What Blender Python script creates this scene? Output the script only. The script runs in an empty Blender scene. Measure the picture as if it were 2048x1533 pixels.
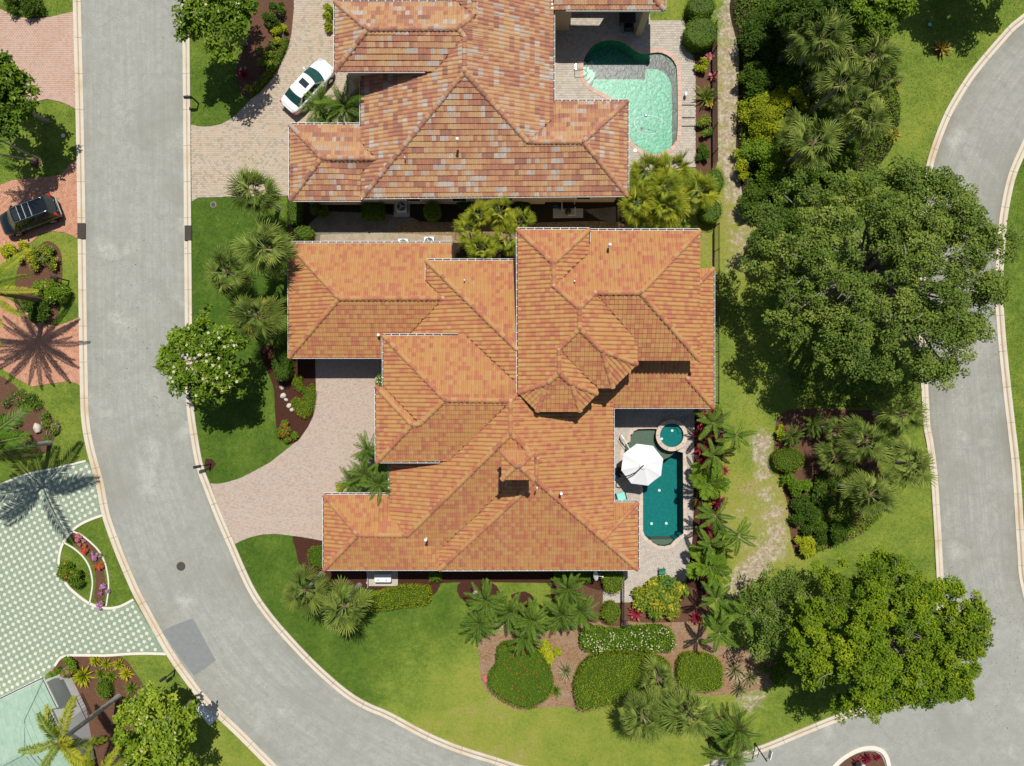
import bpy, math, random
import numpy as np
from mathutils import Vector, Matrix, Euler
from mathutils.geometry import delaunay_2d_cdt

random.seed(7)
RNG = np.random.default_rng(11)
scene = bpy.context.scene
COL = scene.collection
PI = math.pi

# ------------------------------------------------------------------ camera
H, S, CX, CY = 55.0, 25.0, 1024.0, 766.5      # drone height (m), ground pixels per metre, picture centre
cam_d = bpy.data.cameras.new('camera')
cam = bpy.data.objects.new('camera', cam_d)
COL.objects.link(cam)
cam.location = (0, 0, H)
cam_d.sensor_width = 36
cam_d.lens = 36 * H * S / 2048
cam_d.clip_end = 2000
scene.camera = cam

# ------------------------------------------------------------------ sky, sun, exposure
SUN = Vector((-0.08, -0.465, -1.0)).normalized()
w = bpy.data.worlds.new('World')
scene.world = w
w.use_nodes = True
nt = w.node_tree
bg = nt.nodes['Background']
sky = nt.nodes.new('ShaderNodeTexSky')
sky.sky_type = 'NISHITA'
sky.sun_disc = False
sky.sun_elevation = math.asin(-SUN.z)
sky.sun_rotation = math.atan2(-SUN.x, -SUN.y)
nt.links.new(sky.outputs[0], bg.inputs[0])
bg.inputs[1].default_value = 0.07
sd = bpy.data.lights.new('sun', 'SUN')
sd.energy = 4.6
sd.angle = math.radians(0.5)
sd.color = (1.0, 0.955, 0.89)
sun = bpy.data.objects.new('sun', sd)
COL.objects.link(sun)
sun.rotation_euler = SUN.to_track_quat('-Z', 'Y').to_euler()
sun.location = (0, 60, 120)
scene.view_settings.view_transform = 'Standard'
scene.view_settings.look = 'None'
scene.view_settings.gamma = 1
scene.view_settings.use_curve_mapping = False
scene.view_settings.exposure = 0.18
scene.render.engine = 'CYCLES'
scene.cycles.max_bounces = 6
scene.cycles.diffuse_bounces = 3
scene.cycles.glossy_bounces = 3
scene.cycles.transparent_max_bounces = 8
scene.cycles.caustics_reflective = False
scene.cycles.caustics_refractive = False

# ------------------------------------------------------------------ helpers
def W(px, py, z=0.0):
    f = (H - z) / H / S
    return np.array([(px - CX) * f, -(py - CY) * f, z])

def WP(pts, z=0.0):
    return np.array([W(p[0], p[1], z)[:2] for p in pts])

def catmull(pts, step=0.6, closed=False):
    P = [np.array(p, float) for p in pts]
    n = len(P)
    out = []
    segs = n if closed else n - 1
    for i in range(segs):
        if closed:
            p0, p1, p2, p3 = P[i - 1], P[i], P[(i + 1) % n], P[(i + 2) % n]
        else:
            p0, p1, p2, p3 = P[max(i - 1, 0)], P[i], P[i + 1], P[min(i + 2, n - 1)]
        k = max(1, int(np.linalg.norm(p2 - p1) / step))
        for t in np.arange(k) / k:
            out.append(0.5 * ((2 * p1) + (-p0 + p2) * t + (2 * p0 - 5 * p1 + 4 * p2 - p3) * t * t + (-p0 + 3 * p1 - 3 * p2 + p3) * t ** 3))
    if not closed:
        out.append(P[-1])
    return np.array(out)

def resample(P, step, closed=False):
    P = np.asarray(P, float)
    if closed:
        P = np.vstack([P, P[:1]])
    d = np.r_[0, np.cumsum(np.linalg.norm(np.diff(P, axis=0), axis=1))]
    n = max(2, int(round(d[-1] / step)) + 1)
    t = np.linspace(0, d[-1], n)
    Q = np.stack([np.interp(t, d, P[:, k]) for k in range(P.shape[1])], 1)
    return Q[:-1] if closed else Q

def inpoly(P, poly):
    P = np.asarray(P, float); poly = np.asarray(poly, float)
    x, y = P[:, 0], P[:, 1]
    r = np.zeros(len(P), bool)
    j = len(poly) - 1
    for i in range(len(poly)):
        xi, yi = poly[i]; xj, yj = poly[j]
        if yi != yj:
            c = ((yi > y) != (yj > y)) & (x < (xj - xi) * (y - yi) / (yj - yi) + xi)
            r ^= c
        j = i
    return r

def nearest(P, poly):
    P = np.asarray(P, float)[:, :2]
    poly = np.asarray(poly, float)
    best = np.full(len(P), 1e18); Q = P.copy()
    for i in range(len(poly)):
        a = poly[i]; b = poly[(i + 1) % len(poly)]
        ab = b - a
        L = (ab ** 2).sum()
        if L < 1e-12: continue
        t = np.clip(((P - a) @ ab) / L, 0, 1)
        q = a + t[:, None] * ab
        d = ((P - q) ** 2).sum(1)
        m = d < best
        best[m] = d[m]; Q[m] = q[m]
    return Q, np.sqrt(best)

def area(poly):
    p = np.asarray(poly); q = np.roll(p, -1, 0)
    return 0.5 * (p[:, 0] * q[:, 1] - q[:, 0] * p[:, 1]).sum()

def offset(poly, d):
    """offset a closed polygon outwards by d"""
    p = np.asarray(poly, float)
    if area(p) < 0: d = -d
    t = np.roll(p, -1, 0) - np.roll(p, 1, 0)
    t /= np.linalg.norm(t, axis=1)[:, None] + 1e-9
    return p + d * np.stack([t[:, 1], -t[:, 0]], 1)

class MB:
    """collects quads / triangles / n-gons and links them as ONE mesh object"""
    def __init__(s):
        s.V = []; s.F = []; s.A = []; s.n = 0
    def add(s, V, F, mat=0, tint=0.5, pv=None, pu=None):
        V = np.asarray(V, float).reshape(-1, 3)
        if isinstance(F, list) and F and len({len(f) for f in F}) > 1:
            base = s.n
            s.V.append(V); s.A.append(np.zeros((len(V), 2))); s.n += len(V)
            for f in F:
                s.F.append((np.array([f]) + base, mat, np.array([tint])))
            return s
        F = np.asarray(F, int)
        if F.ndim == 1: F = F[None]
        s.V.append(V)
        s.F.append((F + s.n, mat, np.array(np.broadcast_to(tint, (len(F),)), float)))
        A = np.zeros((len(V), 2))
        if pv is not None: A[:, 0] = pv
        if pu is not None: A[:, 1] = pu
        s.A.append(A)
        s.n += len(V)
        return s
    def box(s, c, size, mat=0, rz=0.0, R=None, tint=0.5, bevel=0.0):
        x, y, z = [k / 2 for k in size]
        if bevel:
            b = min(bevel, x * .9, y * .9, z * .9)
            ring = [(-x + b, -y), (x - b, -y), (x, -y + b), (x, y - b), (x - b, y), (-x + b, y), (-x, y - b), (-x, -y + b)]
            V = [(px, py, -z) for px, py in ring] + [(px, py, z - b) for px, py in ring] + [(px * (x - b) / x, py * (y - b) / y, z) for px, py in ring]
            F = [[i, (i + 1) % 8, 8 + (i + 1) % 8, 8 + i] for i in range(8)] + [[8 + i, 8 + (i + 1) % 8, 16 + (i + 1) % 8, 16 + i] for i in range(8)]
            F += [list(range(16, 24)), list(range(7, -1, -1))]
        else:
            V = [(-x, -y, -z), (x, -y, -z), (x, y, -z), (-x, y, -z), (-x, -y, z), (x, -y, z), (x, y, z), (-x, y, z)]
            F = [[0, 3, 2, 1], [4, 5, 6, 7], [0, 1, 5, 4], [1, 2, 6, 5], [2, 3, 7, 6], [3, 0, 4, 7]]
        V = np.array(V, float)
        if R is None: R = np.array(Matrix.Rotation(rz, 3, 'Z'))
        V = V @ np.asarray(R).T + np.asarray(c, float)
        return s.add(V, F, mat, tint)
    def tube(s, pts, r, seg=8, mat=0, tint=0.5, cap=True):
        P = np.asarray(pts, float); n = len(P)
        r = np.broadcast_to(np.asarray(r, float), (n,))
        T = np.gradient(P, axis=0); T /= np.linalg.norm(T, axis=1)[:, None] + 1e-9
        up = np.array([0, 0, 1.0])
        if abs(T[:, 2]).mean() > 0.8: up = np.array([1.0, 0, 0])
        A = np.cross(T, up); A /= np.linalg.norm(A, axis=1)[:, None] + 1e-9
        B = np.cross(T, A)
        a = np.arange(seg) * 2 * PI / seg
        V = (P[:, None] + r[:, None, None] * (np.cos(a)[None, :, None] * A[:, None] + np.sin(a)[None, :, None] * B[:, None])).reshape(-1, 3)
        i, j = np.meshgrid(np.arange(n - 1), np.arange(seg), indexing='ij')
        F = np.stack([i * seg + j, i * seg + (j + 1) % seg, (i + 1) * seg + (j + 1) % seg, (i + 1) * seg + j], -1).reshape(-1, 4)
        s.add(V, F, mat, tint)
        if cap:
            s.F.append((np.array([list(range(seg))]) + s.n - n * seg, mat, np.array([tint])))
            s.F.append((np.array([list(range(seg))[::-1]]) + s.n - seg, mat, np.array([tint])))
        return s
    def cyl(s, c, r, h, seg=16, mat=0, r2=None, tint=0.5):
        c = np.asarray(c, float)
        a = np.arange(seg) * 2 * PI / seg
        r2 = r if r2 is None else r2
        V = np.r_[np.c_[r * np.cos(a), r * np.sin(a), 0 * a], np.c_[r2 * np.cos(a), r2 * np.sin(a), 0 * a + h]] + c
        F = [[i, (i + 1) % seg, seg + (i + 1) % seg, seg + i] for i in range(seg)]
        s.add(V, F, mat, tint)
        b = s.n - 2 * seg
        s.F.append((np.array([list(range(seg, 2 * seg))]) + b, mat, np.array([tint])))
        s.F.append((np.array([list(range(seg))[::-1]]) + b, mat, np.array([tint])))
        return s
    def ball(s, c, r, seg=12, rings=7, mat=0, tint=0.5, zmin=-1.0):
        r = np.broadcast_to(np.asarray(r, float), (3,))
        V = []; F = []
        for i in range(rings + 1):
            ph = -PI / 2 + PI * i / rings
            zz = max(math.sin(ph), zmin)
            for j in range(seg):
                a = 2 * PI * j / seg
                V.append((math.cos(ph) * math.cos(a) * r[0] + c[0], math.cos(ph) * math.sin(a) * r[1] + c[1], zz * r[2] + c[2]))
        for i in range(rings):
            for j in range(seg):
                F.append([i * seg + j, i * seg + (j + 1) % seg, (i + 1) * seg + (j + 1) % seg, (i + 1) * seg + j])
        return s.add(V, F, mat, tint)
    def prism(s, poly, z0, z1, mat=0, tint=0.5, holes=(), top_pv=None, mat_side=None):
        s.sheet(poly, z1, mat, tint, holes)
        for P in [poly] + list(holes):
            P = np.asarray(P); n = len(P)
            V = np.r_[np.c_[P, np.full(n, z0)], np.c_[P, np.full(n, z1)]]
            F = [[i, (i + 1) % n, n + (i + 1) % n, n + i] for i in range(n)]
            s.add(V, F, mat if mat_side is None else mat_side, tint)
        return s
    def sheet(s, poly, z, mat=0, tint=0.5, holes=(), pv=None):
        loops = [np.asarray(poly, float)] + [np.asarray(h, float) for h in holes]
        V = [Vector(p) for l in loops for p in l]
        E = []; k = 0
        for l in loops:
            n = len(l)
            E += [(k + i, k + (i + 1) % n) for i in range(n)]
            k += n
        vo, eo, fo = delaunay_2d_cdt(V, E, [], 0, 1e-6)[:3]
        vo = np.array([(v.x, v.y) for v in vo])
        F = np.array([list(f) for f in fo if len(f) == 3])
        c = vo[F].mean(1)
        m = inpoly(c, loops[0])
        for h in loops[1:]: m &= ~inpoly(c, h)
        F = F[m]
        a = vo[F[:, 1]] - vo[F[:, 0]]; b = vo[F[:, 2]] - vo[F[:, 0]]
        neg = (a[:, 0] * b[:, 1] - a[:, 1] * b[:, 0]) < 0
        F[neg] = F[neg][:, ::-1]
        s.add(np.c_[vo, np.full(len(vo), z)], F, mat, tint)
        return s
    def data(s, name, mats, smooth=False, attrs=False):
        me = bpy.data.meshes.new(name)
        V = np.vstack(s.V)
        me.vertices.add(len(V)); me.vertices.foreach_set('co', V.ravel())
        loops = np.concatenate([f.ravel() for f, _, _ in s.F])
        tot = np.concatenate([np.full(len(f), f.shape[1]) for f, _, _ in s.F])
        mi = np.concatenate([np.full(len(f), m) for f, m, _ in s.F])
        ti = np.concatenate([t for _, _, t in s.F])
        me.loops.add(len(loops)); me.loops.foreach_set('vertex_index', loops.astype(np.int32))
        me.polygons.add(len(tot))
        me.polygons.foreach_set('loop_start', np.r_[0, np.cumsum(tot)[:-1]].astype(np.int32))
        me.polygons.foreach_set('material_index', mi.astype(np.int32))
        me.polygons.foreach_set('use_smooth', np.full(len(tot), bool(smooth)))
        at = me.attributes.new('tint', 'FLOAT', 'FACE'); at.data.foreach_set('value', ti.astype(np.float32))
        if attrs:
            A = np.vstack(s.A)
            for k, nm in enumerate(('pv', 'pu')):
                at = me.attributes.new(nm, 'FLOAT', 'POINT'); at.data.foreach_set('value', A[:, k].astype(np.float32))
        for m in (mats if isinstance(mats, (list, tuple)) else [mats]): me.materials.append(m)
        me.update(calc_edges=True)
        return me

def tag(o, label=None, cat=None, group=None, kind=None):
    if label: o['label'] = label
    if cat: o['category'] = cat
    if group: o['group'] = group
    if kind: o['kind'] = kind
    return o

def obj(name, mb, mats, parent=None, smooth=False, attrs=False, kind=None, label=None):
    """mesh built in world coordinates, linked as one object (its parent may be an Empty at the thing's base)"""
    me = mb if isinstance(mb, bpy.types.Mesh) else mb.data(name, mats, smooth, attrs)
    o = bpy.data.objects.new(name, me)
    COL.objects.link(o)
    if parent:
        o.parent = parent
        if parent.type == 'EMPTY':
            o.matrix_parent_inverse = parent.matrix_basis.inverted()
    if kind: o['kind'] = kind
    if label: o['label'] = label
    return o

def local(name, me, parent, loc=(0, 0, 0), rot=(0, 0, 0), scale=(1, 1, 1)):
    """object that shares mesh data, placed in its parent's own frame"""
    o = bpy.data.objects.new(name, me)
    COL.objects.link(o)
    o.parent = parent
    o.location = loc; o.rotation_euler = rot; o.scale = scale
    return o

def thing(name, label, cat, loc=(0, 0, 0), rz=0.0, group=None):
    o = bpy.data.objects.new(name, None)
    COL.objects.link(o)
    o.empty_display_size = 0.3
    o.location = loc; o.rotation_euler = (0, 0, rz)
    return tag(o, label, cat, group)

def structure(name, mb, mats, attrs=False, parent=None, smooth=False):
    o = obj(name, mb, mats, parent, attrs=attrs, smooth=smooth)
    if parent is None: o['kind'] = 'structure'
    return o

HARD = []          # ground polygons (world) that carry no grass
def hard(poly): HARD.append(np.asarray(poly)); return poly

# ------------------------------------------------------------------ materials
def newmat(name):
    m = bpy.data.materials.new(name); m.use_nodes = True
    t = m.node_tree; t.nodes.clear()
    out = t.nodes.new('ShaderNodeOutputMaterial')
    return m, t, out

def N(t, kind, **kw):
    n = t.nodes.new(kind)
    for k, v in kw.items():
        if k.startswith('i_'):
            n.inputs[int(k[2:]) if k[2:].isdigit() else k[2:].replace('_', ' ')].default_value = v
        else: setattr(n, k, v)
    return n

def ramp(t, stops, interp='LINEAR'):
    r = t.nodes.new('ShaderNodeValToRGB'); e = r.color_ramp
    e.interpolation = interp
    while len(e.elements) < len(stops): e.elements.new(0.5)
    for k, (p, c) in enumerate(stops):
        e.elements[k].position = p; e.elements[k].color = (*c, 1)
    return r

def mathn(t, op, a, b=None, clamp=False):
    n = t.nodes.new('ShaderNodeMath'); n.operation = op; n.use_clamp = clamp
    for k, x in enumerate((a, b)):
        if x is None: continue
        if isinstance(x, (int, float)): n.inputs[k].default_value = x
        else: t.links.new(x, n.inputs[k])
    return n.outputs[0]

def mixc(t, fac, a, b, mode='MIX'):
    n = t.nodes.new('ShaderNodeMix'); n.data_type = 'RGBA'; n.blend_type = mode
    for x, k in ((fac, 0), (a, 6), (b, 7)):
        if isinstance(x, (int, float)): n.inputs[k].default_value = x
        elif isinstance(x, tuple): n.inputs[k].default_value = (*x, 1)
        else: t.links.new(x, n.inputs[k])
    return n.outputs[2]

def noise(t, scale, detail=4, vec=None, rough=0.6, dist=0.0):
    n = N(t, 'ShaderNodeTexNoise'); n.inputs['Scale'].default_value = scale; n.inputs['Detail'].default_value = detail
    n.inputs['Roughness'].default_value = rough; n.inputs['Distortion'].default_value = dist
    if vec is None:
        g = N(t, 'ShaderNodeNewGeometry'); vec = g.outputs['Position']
    t.links.new(vec, n.inputs['Vector'])
    return n.outputs[0]

def attr(t, name):
    return N(t, 'ShaderNodeAttribute', attribute_name=name).outputs['Fac']

def principled(t, out, color, rough=0.7, spec=0.3, metal=0.0, bump=None, bstr=0.3, bdist=0.02, coat=0.0):
    p = N(t, 'ShaderNodeBsdfPrincipled')
    if isinstance(color, tuple): p.inputs['Base Color'].default_value = (*color, 1)
    else: t.links.new(color, p.inputs['Base Color'])
    if isinstance(rough, (int, float)): p.inputs['Roughness'].default_value = rough
    else: t.links.new(rough, p.inputs['Roughness'])
    p.inputs['Specular IOR Level'].default_value = spec
    p.inputs['Metallic'].default_value = metal
    p.inputs['Coat Weight'].default_value = coat
    if bump is not None:
        b = N(t, 'ShaderNodeBump'); b.inputs['Strength'].default_value = bstr; b.inputs['Distance'].default_value = bdist
        t.links.new(bump, b.inputs['Height']); t.links.new(b.outputs[0], p.inputs['Normal'])
    if out is not None: t.links.new(p.outputs[0], out.inputs[0])
    return p

def plain(name, color, rough=0.6, spec=0.3, metal=0.0, var=0.12, scale=6.0, coat=0.0):
    """one base colour with a little grime and grain"""
    m, t, out = newmat(name)
    n = noise(t, scale, 5)
    c = mixc(t, mathn(t, 'MULTIPLY', n, 1.0), tuple(x * (1 - var) for x in color), tuple(min(1, x * (1 + var)) for x in color))
    principled(t, out, c, rough, spec, metal, bump=noise(t, scale * 12, 3), bstr=0.08, coat=coat)
    return m

def leafmat(name, stops, rough=0.42, trans=0.25, spec=0.35, objrand=0.35):
    rough = rough + 0.1; spec = spec * 0.25; trans = trans * 0.45
    m, t, out = newmat(name)
    oi = N(t, 'ShaderNodeObjectInfo')
    f = mathn(t, 'ADD', mathn(t, 'MULTIPLY', attr(t, 'tint'), 1 - objrand), mathn(t, 'MULTIPLY', oi.outputs['Random'], objrand), True)
    stops = [(p, (c[0] * LEAF_K[0], c[1] * LEAF_K[1], c[2] * LEAF_K[2])) for p, c in stops] if not any(q in name for q in ('blade', 'rosette', 'croton', 'dry_')) else stops
    r = ramp(t, stops); t.links.new(f, r.inputs[0])
    p = principled(t, None, r.outputs[0], rough, spec)
    tr = N(t, 'ShaderNodeBsdfTranslucent')
    c2 = mixc(t, 1.0, r.outputs[0], (1.5, 1.45, 0.6), 'MULTIPLY'); t.links.new(c2, tr.inputs[0])
    mx = N(t, 'ShaderNodeMixShader'); mx.inputs[0].default_value = trans
    t.links.new(p.outputs[0], mx.inputs[1]); t.links.new(tr.outputs[0], mx.inputs[2]); t.links.new(mx.outputs[0], out.inputs[0])
    return m

def tilemat(name, stops, grime=0.35, wash=(0.42, 0.20, 0.085)):
    m, t, out = newmat(name)
    r = ramp(t, stops); t.links.new(attr(t, 'tint'), r.inputs[0])
    n1 = noise(t, 9, 6, rough=0.7); n2 = noise(t, 1.1, 4)
    f = mathn(t, 'MULTIPLY', mathn(t, 'SUBTRACT', n1, 0.42, True), 2.2 * grime, True)
    c = mixc(t, f, r.outputs[0], (0.10, 0.055, 0.035))
    c = mixc(t, mathn(t, 'MULTIPLY', n2, 0.3), c, wash)
    principled(t, out, c, 0.75, 0.2, bump=noise(t, 60, 3), bstr=0.15, bdist=0.01)
    return m

def pavermat(name, stops, grime=(0.25, 0.2, 0.16), gf=0.5):
    m, t, out = newmat(name)
    r = ramp(t, stops); t.links.new(attr(t, 'tint'), r.inputs[0])
    n = noise(t, 0.55, 6, rough=0.65); n3 = noise(t, 26, 4)
    f = mathn(t, 'MULTIPLY', mathn(t, 'SUBTRACT', n, 0.47, True), 3.0 * gf, True)
    c = mixc(t, f, r.outputs[0], grime)
    c = mixc(t, mathn(t, 'MULTIPLY', n3, 0.25), c, (0.42, 0.36, 0.30))
    principled(t, out, c, 0.85, 0.2, bump=noise(t, 70, 3), bstr=0.2, bdist=0.01)
    return m

M = {}
LEAF_K = (1.8, 1.55, 0.75)
def build_materials():
    # grass ground: 'pv' holds how dry the lawn is at that spot
    m, t, out = newmat('lawn_ground')
    dry = attr(t, 'pv')
    f = mathn(t, 'ADD', dry, mathn(t, 'MULTIPLY', mathn(t, 'SUBTRACT', noise(t, 0.45, 6, rough=0.7), 0.5), 1.05), True)
    f = mathn(t, 'ADD', f, mathn(t, 'MULTIPLY', mathn(t, 'SUBTRACT', noise(t, 3.2, 7, rough=0.85), 0.5), 1.15), True)
    r = ramp(t, GRASS_STOPS); t.links.new(f, r.inputs[0])
    fine = noise(t, 10, 5, rough=0.9)
    c = mixc(t, mathn(t, 'MULTIPLY', mathn(t, 'SUBTRACT', fine, 0.33, True), 3.0, True), mixc(t, 1.0, r.outputs[0], (0.6, 0.66, 0.55), 'MULTIPLY'), r.outputs[0])
    sd_ = attr(t, 'pu')
    sf = mathn(t, 'ADD', mathn(t, 'SUBTRACT', mathn(t, 'MULTIPLY', sd_, 1.5), 0.55), mathn(t, 'MULTIPLY', mathn(t, 'SUBTRACT', noise(t, 1.3, 8, rough=0.78), 0.5), 3.2))
    sf = mathn(t, 'MULTIPLY', mathn(t, 'MULTIPLY', sf, 1.15, True), mathn(t, 'MULTIPLY', sd_, 2.0, True))
    sc = mixc(t, mathn(t, 'MULTIPLY', mathn(t, 'SUBTRACT', noise(t, 2.6, 8, rough=0.85), 0.44, True), 4.5, True), mixc(t, noise(t, 12, 4, rough=0.8), (0.16, 0.115, 0.06), (0.33, 0.25, 0.165)), (0.56, 0.49, 0.40))
    c = mixc(t, sf, c, sc)
    principled(t, out, c, 0.9, 0.1, bump=noise(t, 30, 4, rough=0.8), bstr=0.5, bdist=0.04)
    M['lawn'] = m
    M['blade'] = leafmat('grass_blade', GRASS_STOPS, 0.6, 0.2, 0.15, 0.0)
    # road: pv across (0..1), pu along (m)
    def roadmat(nm, base, light, dark, EDGE=2.6):
        m, t, out = newmat(nm)
        pv = attr(t, 'pv'); pu = attr(t, 'pu')
        cb = N(t, 'ShaderNodeCombineXYZ'); t.links.new(mathn(t, 'MULTIPLY', pv, 9.0), cb.inputs[0]); t.links.new(mathn(t, 'MULTIPLY', pu, 0.035), cb.inputs[1])
        st = noise(t, 3.0, 6, cb.outputs[0], 0.7)
        c = mixc(t, mathn(t, 'MULTIPLY', mathn(t, 'SUBTRACT', st, 0.38, True), 3.2, True), base, light)
        big = noise(t, 0.16, 5, rough=0.6, dist=0.6)
        c = mixc(t, mathn(t, 'MULTIPLY', mathn(t, 'SUBTRACT', big, 0.52, True), 3.2, True), c, dark)
        pale = noise(t, 0.33, 2, rough=0.4)
        c = mixc(t, mathn(t, 'MULTIPLY', mathn(t, 'SUBTRACT', pale, 0.60, True), 6.0, True), c, tuple(min(1, x * 1.22) for x in light))
        md = noise(t, 1.4, 7, rough=0.75, dist=0.5)
        c = mixc(t, mathn(t, 'MULTIPLY', mathn(t, 'SUBTRACT', md, 0.43, True), 3.6, True), c, tuple(x * 0.80 for x in base))
        g = N(t, 'ShaderNodeNewGeometry')
        vo = N(t, 'ShaderNodeTexVoronoi'); vo.feature = 'DISTANCE_TO_EDGE'; vo.inputs['Scale'].default_value = 0.16; vo.inputs['Randomness'].default_value = 1.0
        wv = N(t, 'ShaderNodeVectorMath'); wv.operation = 'ADD'
        nc = N(t, 'ShaderNodeTexNoise'); nc.inputs['Scale'].default_value = 0.9; nc.inputs['Detail'].default_value = 5; t.links.new(g.outputs['Position'], nc.inputs['Vector'])
        t.links.new(g.outputs['Position'], wv.inputs[0]); t.links.new(nc.outputs['Color'], wv.inputs[1]); t.links.new(wv.outputs[0], vo.inputs['Vector'])
        crack = mathn(t, 'MULTIPLY', mathn(t, 'LESS_THAN', vo.outputs['Distance'], 0.0045), mathn(t, 'GREATER_THAN', noise(t, 0.22, 2), 0.52))
        c = mixc(t, mathn(t, 'MULTIPLY', crack, 0.22), c, (0.12, 0.12, 0.105))
        ed = mathn(t, 'POWER', mathn(t, 'ABSOLUTE', mathn(t, 'SUBTRACT', mathn(t, 'MULTIPLY', pv, 2.0), 1.0)), 4.0, True)
        c = mixc(t, mathn(t, 'MULTIPLY', ed, mathn(t, 'MULTIPLY', mathn(t, 'SUBTRACT', noise(t, 0.3, 6, rough=0.7), 0.38, True), EDGE, True)), c, (0.21, 0.19, 0.145))
        gr = noise(t, 11, 5, rough=0.9)
        c = mixc(t, mathn(t, 'MULTIPLY', mathn(t, 'SUBTRACT', gr, 0.28, True), 2.6, True), tuple(x * 0.66 for x in base), c)
        principled(t, out, c, 0.88, 0.2, bump=noise(t, 45, 3, rough=0.8), bstr=0.25, bdist=0.015)
        return m
    M['road'] = roadmat('old_asphalt', (0.315, 0.32, 0.28), (0.42, 0.42, 0.375), (0.20, 0.195, 0.155))
    M['road2'] = roadmat('streaked_asphalt', (0.30, 0.30, 0.26), (0.42, 0.415, 0.37), (0.20, 0.185, 0.15), 6.0)
    M['patch'] = plain('asphalt_patch', (0.19, 0.20, 0.195), 0.9, 0.15, var=0.18, scale=3)
    m, t, out = newmat('kerb_concrete')
    pv = attr(t, 'pv')
    n = noise(t, 1.6, 5)
    g = mathn(t, 'SUBTRACT', 1.0, mathn(t, 'MULTIPLY', mathn(t, 'ABSOLUTE', mathn(t, 'SUBTRACT', pv, 0.52)), 9.0), True)
    band = mathn(t, 'MULTIPLY', g, mathn(t, 'ADD', 0.35, n), True)
    c = mixc(t, noise(t, 0.7, 6, rough=0.7), (0.58, 0.53, 0.43), (0.47, 0.41, 0.31))
    c = mixc(t, mathn(t, 'MULTIPLY', mathn(t, 'SUBTRACT', noise(t, 0.35, 4), 0.5, True), 3.0, True), c, (0.44, 0.33, 0.19))
    c = mixc(t, band, c, (0.30, 0.20, 0.12))
    principled(t, out, c, 0.85, 0.2, bump=noise(t, 40, 3), bstr=0.2, bdist=0.01)
    M['kerb'] = m
    M['white_kerb'] = plain('white_kerb', (0.60, 0.56, 0.48), 0.8, 0.2, var=0.12, scale=3)
    # beds
    def bed(nm, a, b, c3, scale=26, bs=0.9):
        m, t, out = newmat(nm)
        g = N(t, 'ShaderNodeNewGeometry')
        v = N(t, 'ShaderNodeTexVoronoi'); v.inputs['Scale'].default_value = scale; t.links.new(g.outputs['Position'], v.inputs['Vector'])
        sep = N(t, 'ShaderNodeSeparateColor'); t.links.new(v.outputs['Color'], sep.inputs[0])
        c = mixc(t, sep.outputs[0], a, b)
        c = mixc(t, mathn(t, 'MULTIPLY', mathn(t, 'SUBTRACT', noise(t, 0.9, 6, rough=0.7), 0.45, True), 2.6, True), c, c3)
        principled(t, out, c, 0.95, 0.1, bump=v.outputs['Distance'], bstr=bs, bdist=0.04)
        return m
    M['red_mulch'] = bed('red_mulch', (0.085, 0.032, 0.02), (0.045, 0.02, 0.014), (0.065, 0.028, 0.018))
    M['tan_mulch'] = bed('tan_mulch', (0.34, 0.21, 0.115), (0.17, 0.095, 0.055), (0.30, 0.245, 0.18), 17)
    M['brown_mulch'] = bed('brown_mulch', (0.17, 0.085, 0.05), (0.09, 0.045, 0.03), (0.12, 0.07, 0.045))
    M['soil'] = bed('dark_soil', (0.05, 0.035, 0.022), (0.025, 0.018, 0.012), (0.04, 0.04, 0.015))
    M['pebble'] = bed('river_pebbles', (0.36, 0.25, 0.12), (0.12, 0.085, 0.05), (0.22, 0.15, 0.08), 15, 1.0)
    M['sand'] = bed('sandy_soil', (0.40, 0.34, 0.26), (0.30, 0.24, 0.17), (0.20, 0.16, 0.07), 18, 0.5)
    M['grit'] = bed('grey_grit', (0.24, 0.21, 0.17), (0.15, 0.13, 0.10), (0.10, 0.09, 0.05), 20, 0.6)
    M['concrete'] = plain('concrete', (0.42, 0.38, 0.31), 0.85, 0.2, var=0.18, scale=2)
    M['pale_concrete'] = plain('pale_concrete', (0.66, 0.66, 0.60), 0.8, 0.2, var=0.08, scale=2)
    # pavers
    M['pv_pink'] = pavermat('pink_pavers', [(0, (0.42, 0.265, 0.195)), (0.4, (0.465, 0.305, 0.235)), (0.75, (0.48, 0.335, 0.265)), (1, (0.45, 0.33, 0.275))], (0.36, 0.22, 0.11))
    M['pv_red'] = pavermat('red_pavers', [(0, (0.36, 0.15, 0.09)), (0.5, (0.47, 0.22, 0.13)), (1, (0.50, 0.27, 0.17))], (0.42, 0.17, 0.06), 0.35)
    M['pv_buff'] = pavermat('buff_pavers', [(0, (0.30, 0.26, 0.20)), (0.35, (0.41, 0.35, 0.26)), (0.7, (0.46, 0.38, 0.29)), (1, (0.46, 0.33, 0.24))], (0.42, 0.28, 0.12), 0.55)
    M['pv_cream'] = pavermat('cream_pavers', [(0, (0.35, 0.265, 0.215)), (0.4, (0.42, 0.335, 0.275)), (0.75, (0.45, 0.365, 0.30)), (1, (0.45, 0.30, 0.235))], (0.38, 0.32, 0.27), 0.35)
    M['pv_deck'] = pavermat('deck_pavers', [(0, (0.35, 0.315, 0.275)), (0.5, (0.415, 0.375, 0.325)), (0.85, (0.45, 0.41, 0.355)), (1, (0.44, 0.335, 0.275))], (0.38, 0.36, 0.30), 0.3)
    M['pv_deck2'] = pavermat('grey_deck_pavers', [(0, (0.34, 0.31, 0.26)), (0.5, (0.42, 0.38, 0.31)), (1, (0.47, 0.42, 0.35))], (0.38, 0.30, 0.20), 0.35)
    M['joint'] = plain('joint_sand', (0.20, 0.17, 0.14), 0.95, 0.1)
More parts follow.
